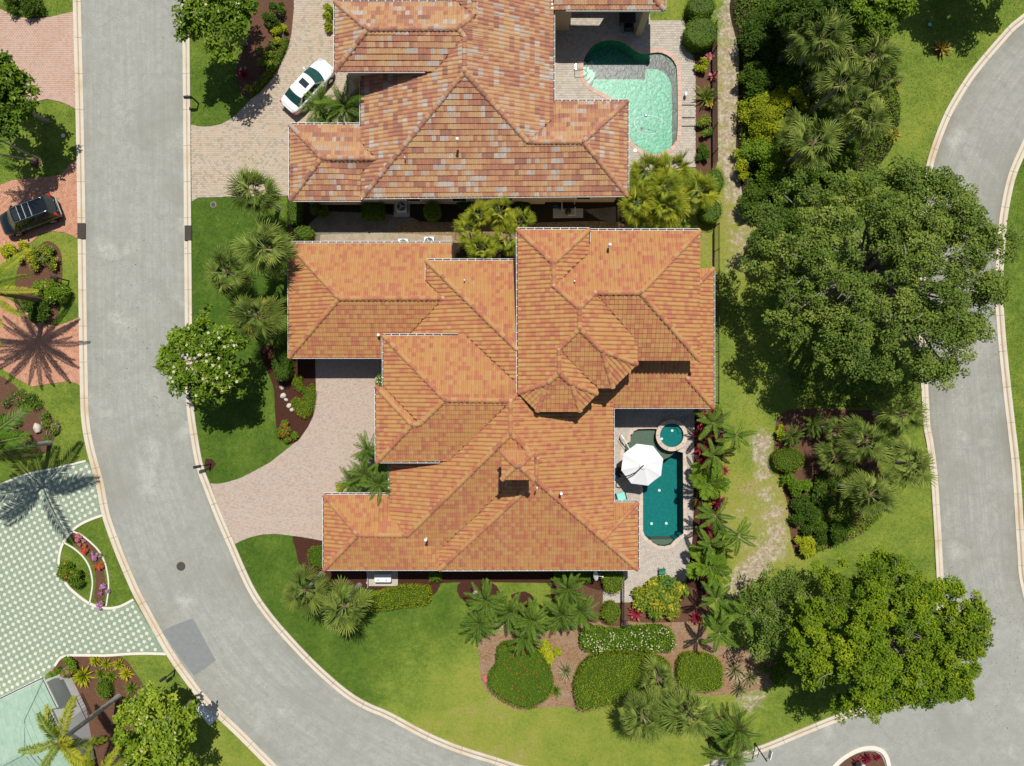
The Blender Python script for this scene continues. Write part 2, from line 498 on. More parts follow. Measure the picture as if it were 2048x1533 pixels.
    M['pv_green'] = pavermat('green_pavers', [(0, (0.185, 0.26, 0.175)), (0.5, (0.205, 0.28, 0.19)), (1, (0.23, 0.30, 0.21))], (0.26, 0.31, 0.21), 0.3)
    M['pv_white'] = plain('white_inset', (0.52, 0.52, 0.43), 0.8, 0.2)
    M['joint_red'] = plain('red_joint_sand', (0.34, 0.17, 0.105), 0.95, 0.1)
    M['joint_pink'] = plain('pink_joint_sand', (0.36, 0.24, 0.18), 0.95, 0.1)
    M['joint_pale'] = plain('pale_joint_sand', (0.31, 0.27, 0.225), 0.95, 0.1)
    M['joint_green'] = plain('green_joint', (0.18, 0.25, 0.17), 0.95, 0.1)
    # roofs and walls
    M['tile_a'] = tilemat('terracotta_tiles', [(0, (0.29, 0.103, 0.058)), (0.28, (0.36, 0.13, 0.072)), (0.42, (0.38, 0.152, 0.07)), (0.55, (0.39, 0.195, 0.07)), (0.8, (0.40, 0.215, 0.08)), (1, (0.395, 0.235, 0.10))], 0.22)
    M['tile_b'] = tilemat('blended_tiles', [(0, (0.20, 0.09, 0.07)), (0.25, (0.33, 0.135, 0.085)), (0.5, (0.38, 0.185, 0.095)), (0.74, (0.43, 0.255, 0.115)), (0.88, (0.42, 0.28, 0.17)), (0.95, (0.34, 0.295, 0.25)), (1, (0.42, 0.38, 0.33))], 0.5, (0.38, 0.22, 0.13))
    M['tile_g'] = tilemat('pale_green_tiles', [(0, (0.25, 0.36, 0.27)), (1, (0.30, 0.41, 0.32))], 0.10, (0.28, 0.40, 0.30))
    M['mortar'] = plain('pink_mortar', (0.50, 0.27, 0.17), 0.9, 0.1)
    M['deck'] = plain('roof_felt', (0.13, 0.055, 0.03), 0.9, 0.1)
    M['stucco'] = plain('cream_stucco', (0.56, 0.47, 0.36), 0.9, 0.1)
    M['stucco2'] = plain('tan_stucco', (0.60, 0.44, 0.28), 0.9, 0.1)
    M['white'] = plain('white_paint', (0.80, 0.79, 0.76), 0.5, 0.3, var=0.05)
    M['trough'] = plain('gutter_trough', (0.07, 0.05, 0.04), 0.8, 0.2)
    M['glass'] = plain('dark_glass', (0.02, 0.03, 0.032), 0.06, 0.6, var=0.3)
    M['greenglass'] = plain('tinted_glass', (0.012, 0.055, 0.045), 0.05, 0.7, var=0.6, scale=2.2)
    M['carwhite'] = plain('white_car_paint', (0.82, 0.82, 0.82), 0.25, 0.5, var=0.02, coat=0.6)
    M['carblack'] = plain('black_car_paint', (0.006, 0.008, 0.008), 0.16, 0.5, var=0.2, coat=0.7)
    M['tyre'] = plain('tyre_rubber', (0.02, 0.02, 0.02), 0.85, 0.2)
    M['rim'] = plain('alloy', (0.55, 0.55, 0.56), 0.3, 0.5, 0.9)
    M['chrome'] = plain('chrome', (0.7, 0.7, 0.7), 0.12, 0.5, 1.0)
    M['redlamp'] = plain('red_lens', (0.45, 0.01, 0.012), 0.15, 0.6)
    M['lens'] = plain('clear_lens', (0.5, 0.52, 0.55), 0.1, 0.6)
    M['black'] = plain('black_metal', (0.018, 0.018, 0.018), 0.45, 0.4)
    M['grey'] = plain('grey_metal', (0.36, 0.37, 0.36), 0.5, 0.4)
    M['iron'] = plain('cast_iron', (0.06, 0.055, 0.05), 0.7, 0.3)
    M['galv'] = plain('galvanised', (0.52, 0.53, 0.52), 0.4, 0.5, 0.4)
    M['canvas'] = plain('umbrella_canvas', (0.66, 0.655, 0.65), 0.85, 0.1, var=0.03)
    M['teal'] = plain('turquoise_fabric', (0.22, 0.58, 0.50), 0.8, 0.1)
    M['greenpaint'] = plain('green_paint', (0.03, 0.20, 0.14), 0.5, 0.3)
    M['blue'] = plain('blue_glaze', (0.01, 0.22, 0.48), 0.2, 0.6)
    M['pipe'] = plain('white_pvc', (0.75, 0.74, 0.70), 0.4, 0.4)
    M['rock'] = plain('pale_rock', (0.50, 0.45, 0.38), 0.9, 0.2, var=0.3, scale=5)
    M['bark'] = plain('grey_bark', (0.25, 0.22, 0.18), 0.9, 0.1, var=0.35, scale=8)
    M['palmtrunk'] = plain('palm_trunk', (0.30, 0.29, 0.26), 0.85, 0.15, var=0.25, scale=7)
    M['fibre'] = plain('palm_fibre', (0.14, 0.09, 0.055), 0.95, 0.1, var=0.4, scale=14)
    M['fence'] = plain('black_aluminium', (0.03, 0.032, 0.03), 0.4, 0.4)
    M['coping'] = pavermat('pink_coping', [(0, (0.48, 0.30, 0.23)), (1, (0.56, 0.38, 0.30))], (0.40, 0.26, 0.2), 0.3)
    M['coping2'] = pavermat('tan_coping', [(0, (0.48, 0.38, 0.30)), (1, (0.56, 0.46, 0.37))], (0.42, 0.33, 0.26), 0.3)
    # pools
    def basin(nm, a, b, scale=16):
        m, t, out = newmat(nm)
        g = N(t, 'ShaderNodeNewGeometry')
        v = N(t, 'ShaderNodeTexVoronoi'); v.inputs['Scale'].default_value = scale; t.links.new(g.outputs['Position'], v.inputs['Vector'])
        f = mathn(t, 'ADD', mathn(t, 'MULTIPLY', v.outputs['Distance'], 1.1), mathn(t, 'MULTIPLY', noise(t, 1.5, 3), 0.25), True)
        principled(t, out, mixc(t, f, a, b), 0.8, 0.1)
        return m
    M['basin1'] = basin('aqua_pebble_caustics', (0.022, 0.17, 0.105), (0.12, 0.39, 0.26), 5)  # pebble cells also paint the rippling caustic light into the floor colour
    M['basin2'] = basin('teal_plaster', (0.006, 0.12, 0.115), (0.012, 0.165, 0.155), 5)
    M['ledge2'] = basin('olive_plaster', (0.105, 0.115, 0.085), (0.14, 0.15, 0.11), 9)
    M['step1'] = plain('pale_step', (0.34, 0.52, 0.38), 0.7, 0.2)
    def water(nm, tintc, scale, strength, rough):
        m, t, out = newmat(nm)
        b = N(t, 'ShaderNodeBump'); b.inputs['Strength'].default_value = strength; b.inputs['Distance'].default_value = 0.06
        t.links.new(noise(t, scale, 2, dist=0.8), b.inputs['Height'])
        fr = N(t, 'ShaderNodeFresnel'); fr.inputs['IOR'].default_value = 1.33; t.links.new(b.outputs[0], fr.inputs['Normal'])
        gl = N(t, 'ShaderNodeBsdfGlossy'); gl.inputs['Roughness'].default_value = rough; t.links.new(b.outputs[0], gl.inputs['Normal'])
        tr = N(t, 'ShaderNodeBsdfTransparent'); tr.inputs[0].default_value = (*tintc, 1)
        mx = N(t, 'ShaderNodeMixShader'); t.links.new(fr.outputs[0], mx.inputs[0]); t.links.new(tr.outputs[0], mx.inputs[1]); t.links.new(gl.outputs[0], mx.inputs[2])
        t.links.new(mx.outputs[0], out.inputs[0])
        return m
    M['water1'] = water('rippled_pool_water', (0.74, 0.95, 0.89), 3.0, 0.30, 0.34)
    M['water2'] = water('calm_pool_water', (0.80, 0.95, 0.94), 2.0, 0.15, 0.05)
    # leaves
    G = lambda *s: list(s)
    M['oak'] = leafmat('oak_leaves', G((0, (0.014, 0.034, 0.010)), (0.45, (0.045, 0.084, 0.024)), (0.8, (0.088, 0.14, 0.042)), (1, (0.14, 0.18, 0.08))), 0.38, 0.22, 0.45)
    M['lime'] = leafmat('bright_tree_leaves', G((0, (0.022, 0.055, 0.007)), (0.4, (0.072, 0.130, 0.013)), (0.75, (0.14, 0.195, 0.017)), (1, (0.22, 0.25, 0.02))), 0.45, 0.25)
    M['magnolia'] = leafmat('glossy_leaves', G((0, (0.02, 0.05, 0.008)), (0.5, (0.055, 0.11, 0.014)), (0.85, (0.11, 0.175, 0.025)), (1, (0.16, 0.22, 0.05))), 0.3, 0.2, 0.5)
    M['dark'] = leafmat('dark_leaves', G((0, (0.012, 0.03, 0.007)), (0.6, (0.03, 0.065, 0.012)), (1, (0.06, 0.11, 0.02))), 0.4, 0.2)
    M['mid'] = leafmat('mid_green_leaves', G((0, (0.025, 0.055, 0.010)), (0.6, (0.06, 0.12, 0.016)), (1, (0.12, 0.19, 0.03))), 0.42, 0.25)
    M['yel'] = leafmat('yellow_green_leaves', G((0, (0.06, 0.10, 0.010)), (0.5, (0.15, 0.20, 0.018)), (1, (0.30, 0.29, 0.03))), 0.45, 0.25)
    M['hedge'] = leafmat('hedge_leaves', G((0, (0.035, 0.065, 0.010)), (0.55, (0.09, 0.138, 0.018)), (1, (0.155, 0.205, 0.03))), 0.5, 0.2)
    M['hedgedark'] = leafmat('dark_hedge_leaves', G((0, (0.022, 0.052, 0.010)), (0.6, (0.06, 0.112, 0.016)), (1, (0.10, 0.165, 0.025))), 0.5, 0.2)
    M['fan'] = leafmat('fan_fronds', G((0, (0.024, 0.048, 0.018)), (0.35, (0.062, 0.105, 0.036)), (0.65, (0.11, 0.16, 0.062)), (0.85, (0.155, 0.20, 0.09)), (1, (0.20, 0.24, 0.12))), 0.42, 0.2, 0.4, 0.5)
    M['fanyel'] = leafmat('yellowing_fan_fronds', G((0, (0.036, 0.066, 0.022)), (0.55, (0.07, 0.11, 0.04)), (0.8, (0.11, 0.145, 0.05)), (0.92, (0.18, 0.15, 0.03)), (1, (0.26, 0.13, 0.02))), 0.45, 0.25, 0.4, 0.6)
    M['fanlime'] = leafmat('lime_fan_fronds', G((0, (0.06, 0.10, 0.015)), (0.5, (0.14, 0.185, 0.03)), (0.85, (0.21, 0.24, 0.04)), (1, (0.28, 0.26, 0.04))), 0.45, 0.25, 0.4, 0.6)
    M['feather'] = leafmat('feather_fronds', G((0, (0.016, 0.048, 0.010)), (0.5, (0.042, 0.095, 0.015)), (0.85, (0.08, 0.145, 0.025)), (1, (0.15, 0.185, 0.035))), 0.35, 0.22, 0.45, 0.4)
    M['royal'] = leafmat('royal_fronds', G((0, (0.045, 0.10, 0.012)), (0.5, (0.12, 0.17, 0.02)), (1, (0.25, 0.25, 0.035))), 0.4, 0.25, 0.4, 0.6)
    M['stem'] = plain('frond_stem', (0.22, 0.24, 0.08), 0.6, 0.3)
    M['wflower'] = plain('white_petals', (0.66, 0.60, 0.42), 0.7, 0.1)
    M['rflower'] = plain('red_petals', (0.55, 0.04, 0.035), 0.6, 0.2, var=0.4)
    M['oflower'] = plain('orange_petals', (0.68, 0.20, 0.08), 0.6, 0.2, var=0.3)
    M['pflower'] = plain('purple_petals', (0.48, 0.17, 0.42), 0.6, 0.2, var=0.3)
    M['kflower'] = plain('pink_petals', (0.65, 0.10, 0.24), 0.6, 0.2, var=0.4)
    M['yflower'] = plain('yellow_petals', (0.72, 0.45, 0.03), 0.6, 0.2)
    M['redleaf'] = leafmat('red_rosette', G((0, (0.10, 0.012, 0.018)), (0.6, (0.24, 0.02, 0.045)), (0.9, (0.34, 0.05, 0.055)), (1, (0.50, 0.22, 0.10))), 0.4, 0.2)
    M['pinkleaf'] = leafmat('pink_rosette', G((0, (0.25, 0.04, 0.06)), (0.6, (0.52, 0.14, 0.17)), (1, (0.68, 0.34, 0.26))), 0.4, 0.2)
    M['croton'] = leafmat('croton_leaves', G((0, (0.03, 0.08, 0.01)), (0.5, (0.09, 0.16, 0.015)), (0.72, (0.26, 0.27, 0.02)), (0.88, (0.50, 0.38, 0.03)), (1, (0.40, 0.12, 0.04))), 0.35, 0.2, 0.5)
    M['gold'] = leafmat('gold_rosette', G((0, (0.12, 0.10, 0.02)), (0.5, (0.32, 0.24, 0.03)), (1, (0.55, 0.36, 0.06))), 0.4, 0.2)
    M['drygrass'] = leafmat('dry_clump', G((0, (0.09, 0.10, 0.035)), (0.6, (0.22, 0.20, 0.09)), (1, (0.36, 0.31, 0.18))), 0.6, 0.2)

GRASS_STOPS = [(0, (0.052, 0.105, 0.013)), (0.3, (0.105, 0.165, 0.022)), (0.55, (0.19, 0.24, 0.038)), (0.75, (0.255, 0.275, 0.045)), (0.9, (0.30, 0.27, 0.075)), (1, (0.34, 0.27, 0.13))]
build_materials()

# ================================================================== GROUND
POOL1 = catmull([(1166,129),(1170,112),(1184,93),(1200,83.5),(1220,80),(1239,82),(1255,90),(1272,103),(1288,109),(1310,105.5),(1326,107),(1340,114),(1350,126),(1354,142),(1355.5,192),(1355,268),(1350,288),(1335,301),(1318,309.6),(1299,309.6),(1283,301),(1266,289),(1257,274),(1252,245),(1245,215),(1228,201),(1209,189),(1190,179.5),(1176,170),(1167,153)], 8, True)
POOL1 = WP(POOL1)
POOL2_PX = [(1260,870),(1266,868),(1268,858),(1309,857)] + [(1343.5 + 31*math.cos(a), 871 - 31*math.sin(a)) for a in np.linspace(2.7, 4.2, 5)] + [(1366,904),(1367,1069),(1359,1071),(1357,1077),(1349,1080)] + \
    [(1326 + 23*math.cos(a), 1080 + 13.5*math.sin(a)) for a in np.linspace(0.15, PI-0.15, 9)] + [(1302,1080),(1294,1079),(1292,1073),(1285,1070),(1285,975)] + \
    [(1270 + 25*math.cos(a), 915 - 33*math.sin(a)*0.9) for a in np.linspace(4.3, 2.6, 7)] + [(1250,886),(1260,883)]
POOL2 = WP(POOL2_PX)
if area(POOL1) < 0: POOL1 = POOL1[::-1]
if area(POOL2) < 0: POOL2 = POOL2[::-1]

DRY = [(430,560,90,.12),(440,900,80,.16),(520,1130,60,.14),(640,1270,90,.16),(760,1260,90,.2),(830,1330,70,.5),(930,1430,90,.78),(870,1240,60,.25),
       (1010,1190,60,.5),(1180,1470,110,.64),(1350,1480,90,.6),(1000,1490,90,.78),(1560,1420,80,.42),(1440,215,60,.9),(1470,480,50,.84),(1450,600,40,.55),
       (1470,780,60,.6),(1490,900,40,.62),(1500,1000,50,.82),(1470,1120,50,.8),(1540,1060,50,.85),(1420,1180,40,.7),(1850,200,110,.5),(1800,250,50,.62),(1850,60,70,.4),
       (1840,850,60,.5),(1830,1060,60,.52),(2040,480,90,.34),(2040,720,90,.42),(1560,700,80,.5),(420,220,50,.25),(120,290,60,.48),(130,490,40,.6),(130,820,60,.5),
       (225,1130,40,.3),(140,1110,30,.35),(380,1370,60,.5),(435,1480,50,.58),(100,20,60,.4),(1490,1390,50,.75),(1335,20,40,.6)]
def dryness(P):
    num = np.full(len(P), 0.4 * 0.02); den = np.full(len(P), 0.02)
    for px, py, r, v in DRY:
        c = W(px, py)[:2]
        wgt = np.exp(-((P - c) ** 2).sum(1) / (2 * (r * 0.8 / S) ** 2))
        num += wgt * v; den += wgt
    return num / den

SAND = [(x, y, r * 1.35, v) for x, y, r, v in [(1461,-10,24,1),(1462,30,24,1),(1462,70,24,1),(1461,110,24,1),(1459,150,24,1),(1457,190,24,1),(1456,230,24,1),(1456,270,24,1),(1458,310,24,1),(1466,345,24,.95),(1476,385,26,.9),(1485,430,26,.85),(1484,480,26,.75),(1474,530,26,.6),(1523,885,20,1),(1524,915,18,.95),(1526,950,18,.8),(1533,990,24,.7),(1545,1030,26,.75),(1552,1065,24,.9),(1545,1100,24,1),(1520,1125,24,1),(1495,1145,22,1),(1475,1168,22,1),(1490,1030,30,.45),(1500,1080,30,.55),(1500,800,40,.35),(1560,760,40,.35),(1480,960,30,.3),(1190,1236,20,.85),(1010,1262,24,.7),(1500,1395,30,.75),(1165,1195,24,.45),(75,328,10,.8)]]
def sandiness(P):
    s = np.zeros(len(P))
    for px, py, r, v in SAND:
        c = W(px, py)[:2]
        s = np.maximum(s, v * np.exp(-((P - c) ** 2).sum(1) / (2 * (r * 0.75 / S) ** 2)))
    return s

def build_ground():
    st = 0.4
    xs = np.arange(-60, 60.01, st); ys = np.arange(-46, 46.01, st)
    X, Y = np.meshgrid(xs, ys, indexing='ij')
    P = np.c_[X.ravel(), Y.ravel()]
    n, m = len(xs), len(ys)
    i, j = np.meshgrid(np.arange(n - 1), np.arange(m - 1), indexing='ij')
    F = np.stack([i * m + j, (i + 1) * m + j, (i + 1) * m + j + 1, i * m + j + 1], -1).reshape(-1, 4)
    bad = np.zeros(len(P), bool)
    for pool in (POOL1, POOL2): bad |= inpoly(P, offset(pool, 0.3)) | inpoly(P, pool)
    F = F[~bad[F].any(1)]
    mb = MB()
    mb.add(np.c_[P, np.zeros(len(P))], F, pv=dryness(P), pu=sandiness(P))
    a, b, c, d = xs[0], xs[-1], ys[0], ys[-1]; R = 420
    V = np.array([(-R,-R,0),(R,-R,0),(R,R,0),(-R,R,0),(a,c,0),(b,c,0),(b,d,0),(a,d,0)], float)
    mb.add(V, [[0,1,5,4],[1,2,6,5],[2,3,7,6],[3,0,4,7]], pv=0.45)
    structure('ground', mb, M['lawn'], attrs=True)
build_ground()

# ------------------------------------------------------------------ roads and kerbs
KL = [(146,-140),(147,0),(152,200),(156,420),(159,640),(161,760),(164,840),(175,903),(193,969),(205,1031),(229,1100),(254,1160),(269,1193),(300,1250),(334,1310),(370,1362),(405,1406),(473,1471),(535,1533),(600,1595),(700,1680)]
KR = [(377,-140),(378,0),(380,60),(383,420),(385,640),(386,760),(388,810),(395,864),(407,930),(421,969),(441,1021),(469,1086),(507,1171),(540,1222),(585,1275),(640,1332),(698,1382),(740,1407),(780,1424),(853,1463),(916,1490),(992,1514),(1050,1532),(1130,1547),(1230,1553)]
K2L = [(2120,-40),(2048,27),(2020,49),(1993,79),(1966,110),(1938,145),(1911,186),(1883,238),(1853,323),(1843,400),(1837,500),(1835,600),(1837,700),(1841,775),(1846,860),(1850,875),(1859,943),(1864,1015),(1869,1101),(1872,1180),(1866,1260),(1845,1330),(1805,1378),(1750,1403),(1680,1426),(1600,1458),(1530,1487),(1447,1517),(1400,1533),(1330,1551),(1230,1560)]
K2R = [(2150,170),(2090,230),(2048,312),(2029,359),(2016,420),(2011,462),(2004,570),(2007,633),(2012,696),(2022,791),(2030,860),(2039,943),(2048,1087),(2056,1170),(2090,1260),(2180,1330)]

def kerb(name, px, side, seglen=2.9, width=0.6):
    """px: outer (back) line; side=+1 when the road lies to the right of the walking direction"""
    P = resample(WP(catmull(px, 14)), 0.48)
    T = np.gradient(P, axis=0); T /= np.linalg.norm(T, axis=1)[:, None]
    Nn = np.stack([T[:, 1], -T[:, 0]], 1) * side
    prof = [(0, -0.02), (0.0, 0.105), (0.03, 0.118), (0.17, 0.118), (0.24, 0.09), (0.31, 0.042), (0.36, 0.026), (width - .02, 0.04), (width, 0.036), (width, -0.02)]
    root = None
    k = max(2, int(round(seglen / 0.48)))
    for s0 in range(0, len(P) - 1, k):
        s1 = min(s0 + k, len(P) - 1)
        mb = MB(); V = []; A = []
        for i in range(s0, s1 + 1):
            q = P[i] + (T[i] * 0.012 if i == s0 else (-T[i] * 0.012 if i == s1 else 0))
            for d, z in prof:
                V.append((*(q + Nn[i] * d), z)); A.append(d / width)
        n = len(prof); F = []
        for i in range(s1 - s0):
            for j in range(n - 1):
                f = [i * n + j, i * n + j + 1, (i + 1) * n + j + 1, (i + 1) * n + j]
                F.append(f if side > 0 else f[::-1])
        mb.add(V, F, pv=A)
        mb.add(V[:n], [list(range(n))], pv=A[:n]); mb.add(V[-n:], [list(range(n))], pv=A[-n:])
        o = obj('kerb_stone' if root else name, mb, M['kerb'], root, attrs=True)
        if root is None:
            root = o; o['kind'] = 'structure'
    return P + Nn * (width - 0.05)

inL = kerb('kerb', KL, -1 if False else 1 * -1)
inR = kerb('kerb', KR, 1)
in2L = kerb('kerb', K2L, -1)
in2R = kerb('kerb', K2R, 1)

def road_strip(name, A, B, z, n=160, cross=10, mat='road'):
    A = resample(A, 1); B = resample(B, 1)
    t = np.linspace(0, 1, n)
    def at(P):
        u = np.linspace(0, 1, len(P))
        return np.stack([np.interp(t, u, P[:, k]) for k in (0, 1)], 1)
    A = at(A); B = at(B)
    v = np.linspace(0, 1, cross)
    V = A[:, None] * (1 - v)[None, :, None] + B[:, None] * v[None, :, None]
    L = np.r_[0, np.cumsum(np.linalg.norm(np.diff((A + B) / 2, axis=0), axis=1))]
    V3 = np.concatenate([V, np.full(V.shape[:2] + (1,), z)], -1).reshape(-1, 3)
    i, j = np.meshgrid(np.arange(n - 1), np.arange(cross - 1), indexing='ij')
    F = np.stack([i * cross + j, (i + 1) * cross + j, (i + 1) * cross + j + 1, i * cross + j + 1], -1).reshape(-1, 4)
    mb = MB(); mb.add(V3, F, pv=np.tile(v, n), pu=np.repeat(L, cross))
    o = structure(name, mb, M[mat], attrs=True)
    hard(np.r_[A, B[::-1]])
    return o
# trim the curves so that both sides of a road run level with each other
road_strip('road', inL, inR, 0.010)
c2 = WP([(1872,1180)])[0]
k2 = np.argmin(((in2L - c2) ** 2).sum(1)); r2 = len(in2R) - 8
road_strip('road', in2L[:k2], in2R[:r2], 0.010, mat='road2')
junction = np.r_[in2L[k2 - 12:], WP([(1200,1700),(1200,1900),(2400,1900),(2400,1200)]), in2R[::-1][:12]]
mb = MB(); mb.sheet(junction, 0.006); mb.A = [np.c_[np.full(mb.n, .5), v[:, 1] ] for v in mb.V]
structure('road', mb, M['road'], attrs=True); hard(junction)
for kl, s in ((KL, 1), (KR, 1), (K2L, 1), (K2R, 1)):
    P = resample(WP(catmull(kl, 14)), 1.0); T = np.gradient(P, axis=0); T /= np.linalg.norm(T, axis=1)[:, None]
    Nn = np.stack([T[:, 1], -T[:, 0]], 1) * (1 if kl in (KR, K2R) else -1)
    hard(np.r_[P, (P + Nn * 0.62)[::-1]])

def patch(name, px, z, mat):
    mb = MB(); mb.sheet(WP(px), z); return structure(name, mb, M[mat])
patch('road_patch', [(324,1263),(345,1252),(385,1237),(389,1242),(405,1272),(422,1304),(432,1321),(410,1337),(388,1352),(360,1316)], 0.014, 'patch')

# manhole, drain grates
def manhole(px, py, r=0.31):
    c = W(px, py, 0.0)
    t = thing('manhole_cover', 'round dark iron manhole cover in the grey curving road', 'manhole', c)
    mb = MB(); mb.cyl((c[0], c[1], 0.008), r + .05, 0.012, 28); obj('rim', mb, M['iron'], t)
    mb = MB(); mb.cyl((c[0], c[1], 0.012), r, 0.016, 28)
    for k in range(-3, 4): mb.box((c[0] + k * .08, c[1], .031), (.03, 2 * math.sqrt(max(.01, (r - .03) ** 2 - (k * .08) ** 2)), .008))
    obj('lid', mb, M['iron'], t)
manhole(362, 1133)
def grate(px, py, w, l, label):
    c = W(px, py)
    t = thing('drain_grate', label, 'drain', c, group='storm drain grates in the kerbs')
    mb = MB(); mb.box((c[0], c[1], .105), (w, l, .06)); obj('pit', mb, M['trough'], t)
    for i in range(2):
        mb = MB()
        for k in range(9): mb.box((c[0] - w / 2 + .04 + k * (w - .08) / 8, c[1] + (i - .5) * l / 2, .142), (.022, l / 2 - .06, .03))
        for e in (-1, 1): mb.box((c[0], c[1] + (i - .5) * l / 2 + e * (l / 4 - .025), .143), (w - .02, .03, .034))
        obj('grille', mb, M['iron'], t)
grate(164.5, 463, .62, 1.25, 'dark storm drain grate in the kerb beside the red brick driveway')
grate(377.5, 467, .56, 1.2, 'dark storm drain grate in the kerb beside the lawn with fan palms')

# ------------------------------------------------------------------ paving
def pavers(poly, ang, pw, pl, z, mat, joint, name, label=None, holes=(), bond=True, joint_w=0.014, tints=None, edge=None):
    """a slab with a running bond of separate paving blocks; blocks at the rim are cut to its outline"""
    poly = np.asarray(poly)
    slab = MB(); slab.prism(poly, -0.02, z - 0.014, holes=holes)
    root = structure(name, slab, M[joint])
    hard(poly)
    ca, sa = math.cos(ang), math.sin(ang)
    R = np.array([[ca, sa], [-sa, ca]])
    Q = poly @ R.T
    lo, hi = Q.min(0) - pl, Q.max(0) + pl
    nx, ny = int((hi[0] - lo[0]) / pl) + 1, int((hi[1] - lo[1]) / pw) + 1
    i, j = np.meshgrid(np.arange(nx), np.arange(ny), indexing='ij')
    x = lo[0] + i * pl + (0.5 * pl * (j % 2) if bond else 0); y = lo[1] + j * pw
    c = np.c_[x.ravel(), y.ravel()]
    h = np.array([[-1, -1], [1, -1], [1, 1], [-1, 1]]) * np.array([pl - joint_w, pw - joint_w]) / 2
    wc = c @ R
    m = inpoly(wc, poly)
    for hh in holes: m &= ~inpoly(wc, hh)
    c = c[m]; n = len(c)
    K = (c[:, None] + h[None]).reshape(-1, 2) @ R
    inside = inpoly(K, poly)
    if (~inside).any():
        q, _ = nearest(K[~inside], poly); K[~inside] = q
    for hh in holes:
        ih = inpoly(K, hh)
        if ih.any(): q, _ = nearest(K[ih], hh); K[ih] = q
    zt = z + RNG.normal(0, 0.0012, n)
    K = K.reshape(n, 4, 2)
    cen = K.mean(1, keepdims=True)
    T = np.concatenate([cen + (K - cen) * 0.96, np.broadcast_to(zt[:, None, None], (n, 4, 1))], -1)
    B = np.concatenate([K, np.full((n, 4, 1), z - 0.016)], -1)
    V = np.concatenate([T, B], 1).reshape(-1, 3)
    o = (np.arange(n) * 8)[:, None]
    tint = RNG.uniform(0, 1, n) if tints is None else tints(K.mean(1), RNG)
    blk = MB()
    blk.add(V, np.concatenate([o + k for k in ([[0, 1, 2, 3]], [[4, 5, 1, 0]], [[5, 6, 2, 1]], [[6, 7, 3, 2]], [[7, 4, 0, 3]])], 0).reshape(-1, 4), tint=np.tile(tint, 5))
    obj('paver', blk, M[mat], root, kind='stuff')
    return root

D1 = WP([(-90,-10),(-20,8),(0,18),(30,33),(55,38),(75,38),(100,35),(122,30),(148,24),(150,120),(152,219),(140,212),(120,204),(95,199),(60,206),(0,215),(-90,215)])
pavers(D1, 0, .155, .21, .05, 'pv_pink', 'joint_pink', 'driveway')
D2 = WP([(-90,385),(0,371),(25,361),(60,357),(100,354),(122,349),(134,336),(141,327),(154,321),(157.5,440),(158.5,479),(148,473),(130,466),(105,463),(80,470),(66,484),(40,497),(20,510),(0,540),(-10,560),(0,590),(25,603),(55,622),(80,645),(115,653),(135,645),(159,635),(162,772),(150,766),(136,764),(100,768),(65,774),(37,759),(0,735),(-90,700)])
pavers(D2, PI / 4, .165, .22, .05, 'pv_red', 'joint_red', 'driveway', tints=lambda c, r: np.clip(r.normal(.5, .25, len(c)), 0, 1))
D4 = WP([(382,250),(395,253),(408,254),(425,253),(442,249),(460,240),(476,227),(500,201),(522,184),(545,158),(562,130),(575,100),(583,70),(588,20),(588,-40),(680,-40),(680,145),(735,150),(735,262),(640,268),(640,392),(582,392),(453,395),(397,396),(384,404)])
pavers(D4, 0, .165, .225, .05, 'pv_buff', 'joint_pale', 'driveway')
D5 = WP([(630,700),(780,700),(800,780),(800,960),(770,1000),(650,1000),(650,1083),(610,1075),(578,1071),(552,1068),(526,1069),(500,1075),(485,1081),(469,1089),(455,1056),(441,1024),(421,967),(435,968),(449,966),(480,957),(500,947),(539,926),(576,897),(599,879),(617,853),(627,832),(631,805),(632,770)])
pavers(D5, math.radians(6), .115, .17, .05, 'pv_cream', 'joint_pale', 'driveway')

# pool decks with the pools cut out of them
DECK1 = WP([(1090,-30),(1300,-30),(1300,42),(1370,42),(1376,90),(1391,130),(1391,335),(1240,345),(1240,215),(1100,215)])
pavers(DECK1, 0, .19, .26, .06, 'pv_deck2', 'joint_pale', 'pool_deck', holes=[POOL1])
DECK2 = WP([(1215,760),(1389,800),(1389,830),(1387,960),(1385,1075),(1375,1150),(1360,1175),(1300,1190),(1262,1205),(1206,1206),(1206,1130),(1255,1120),(1255,1020),(1215,1010)])
pavers(DECK2, PI / 4, .16, .23, .06, 'pv_deck', 'joint_pale', 'pool_deck', holes=[POOL2])

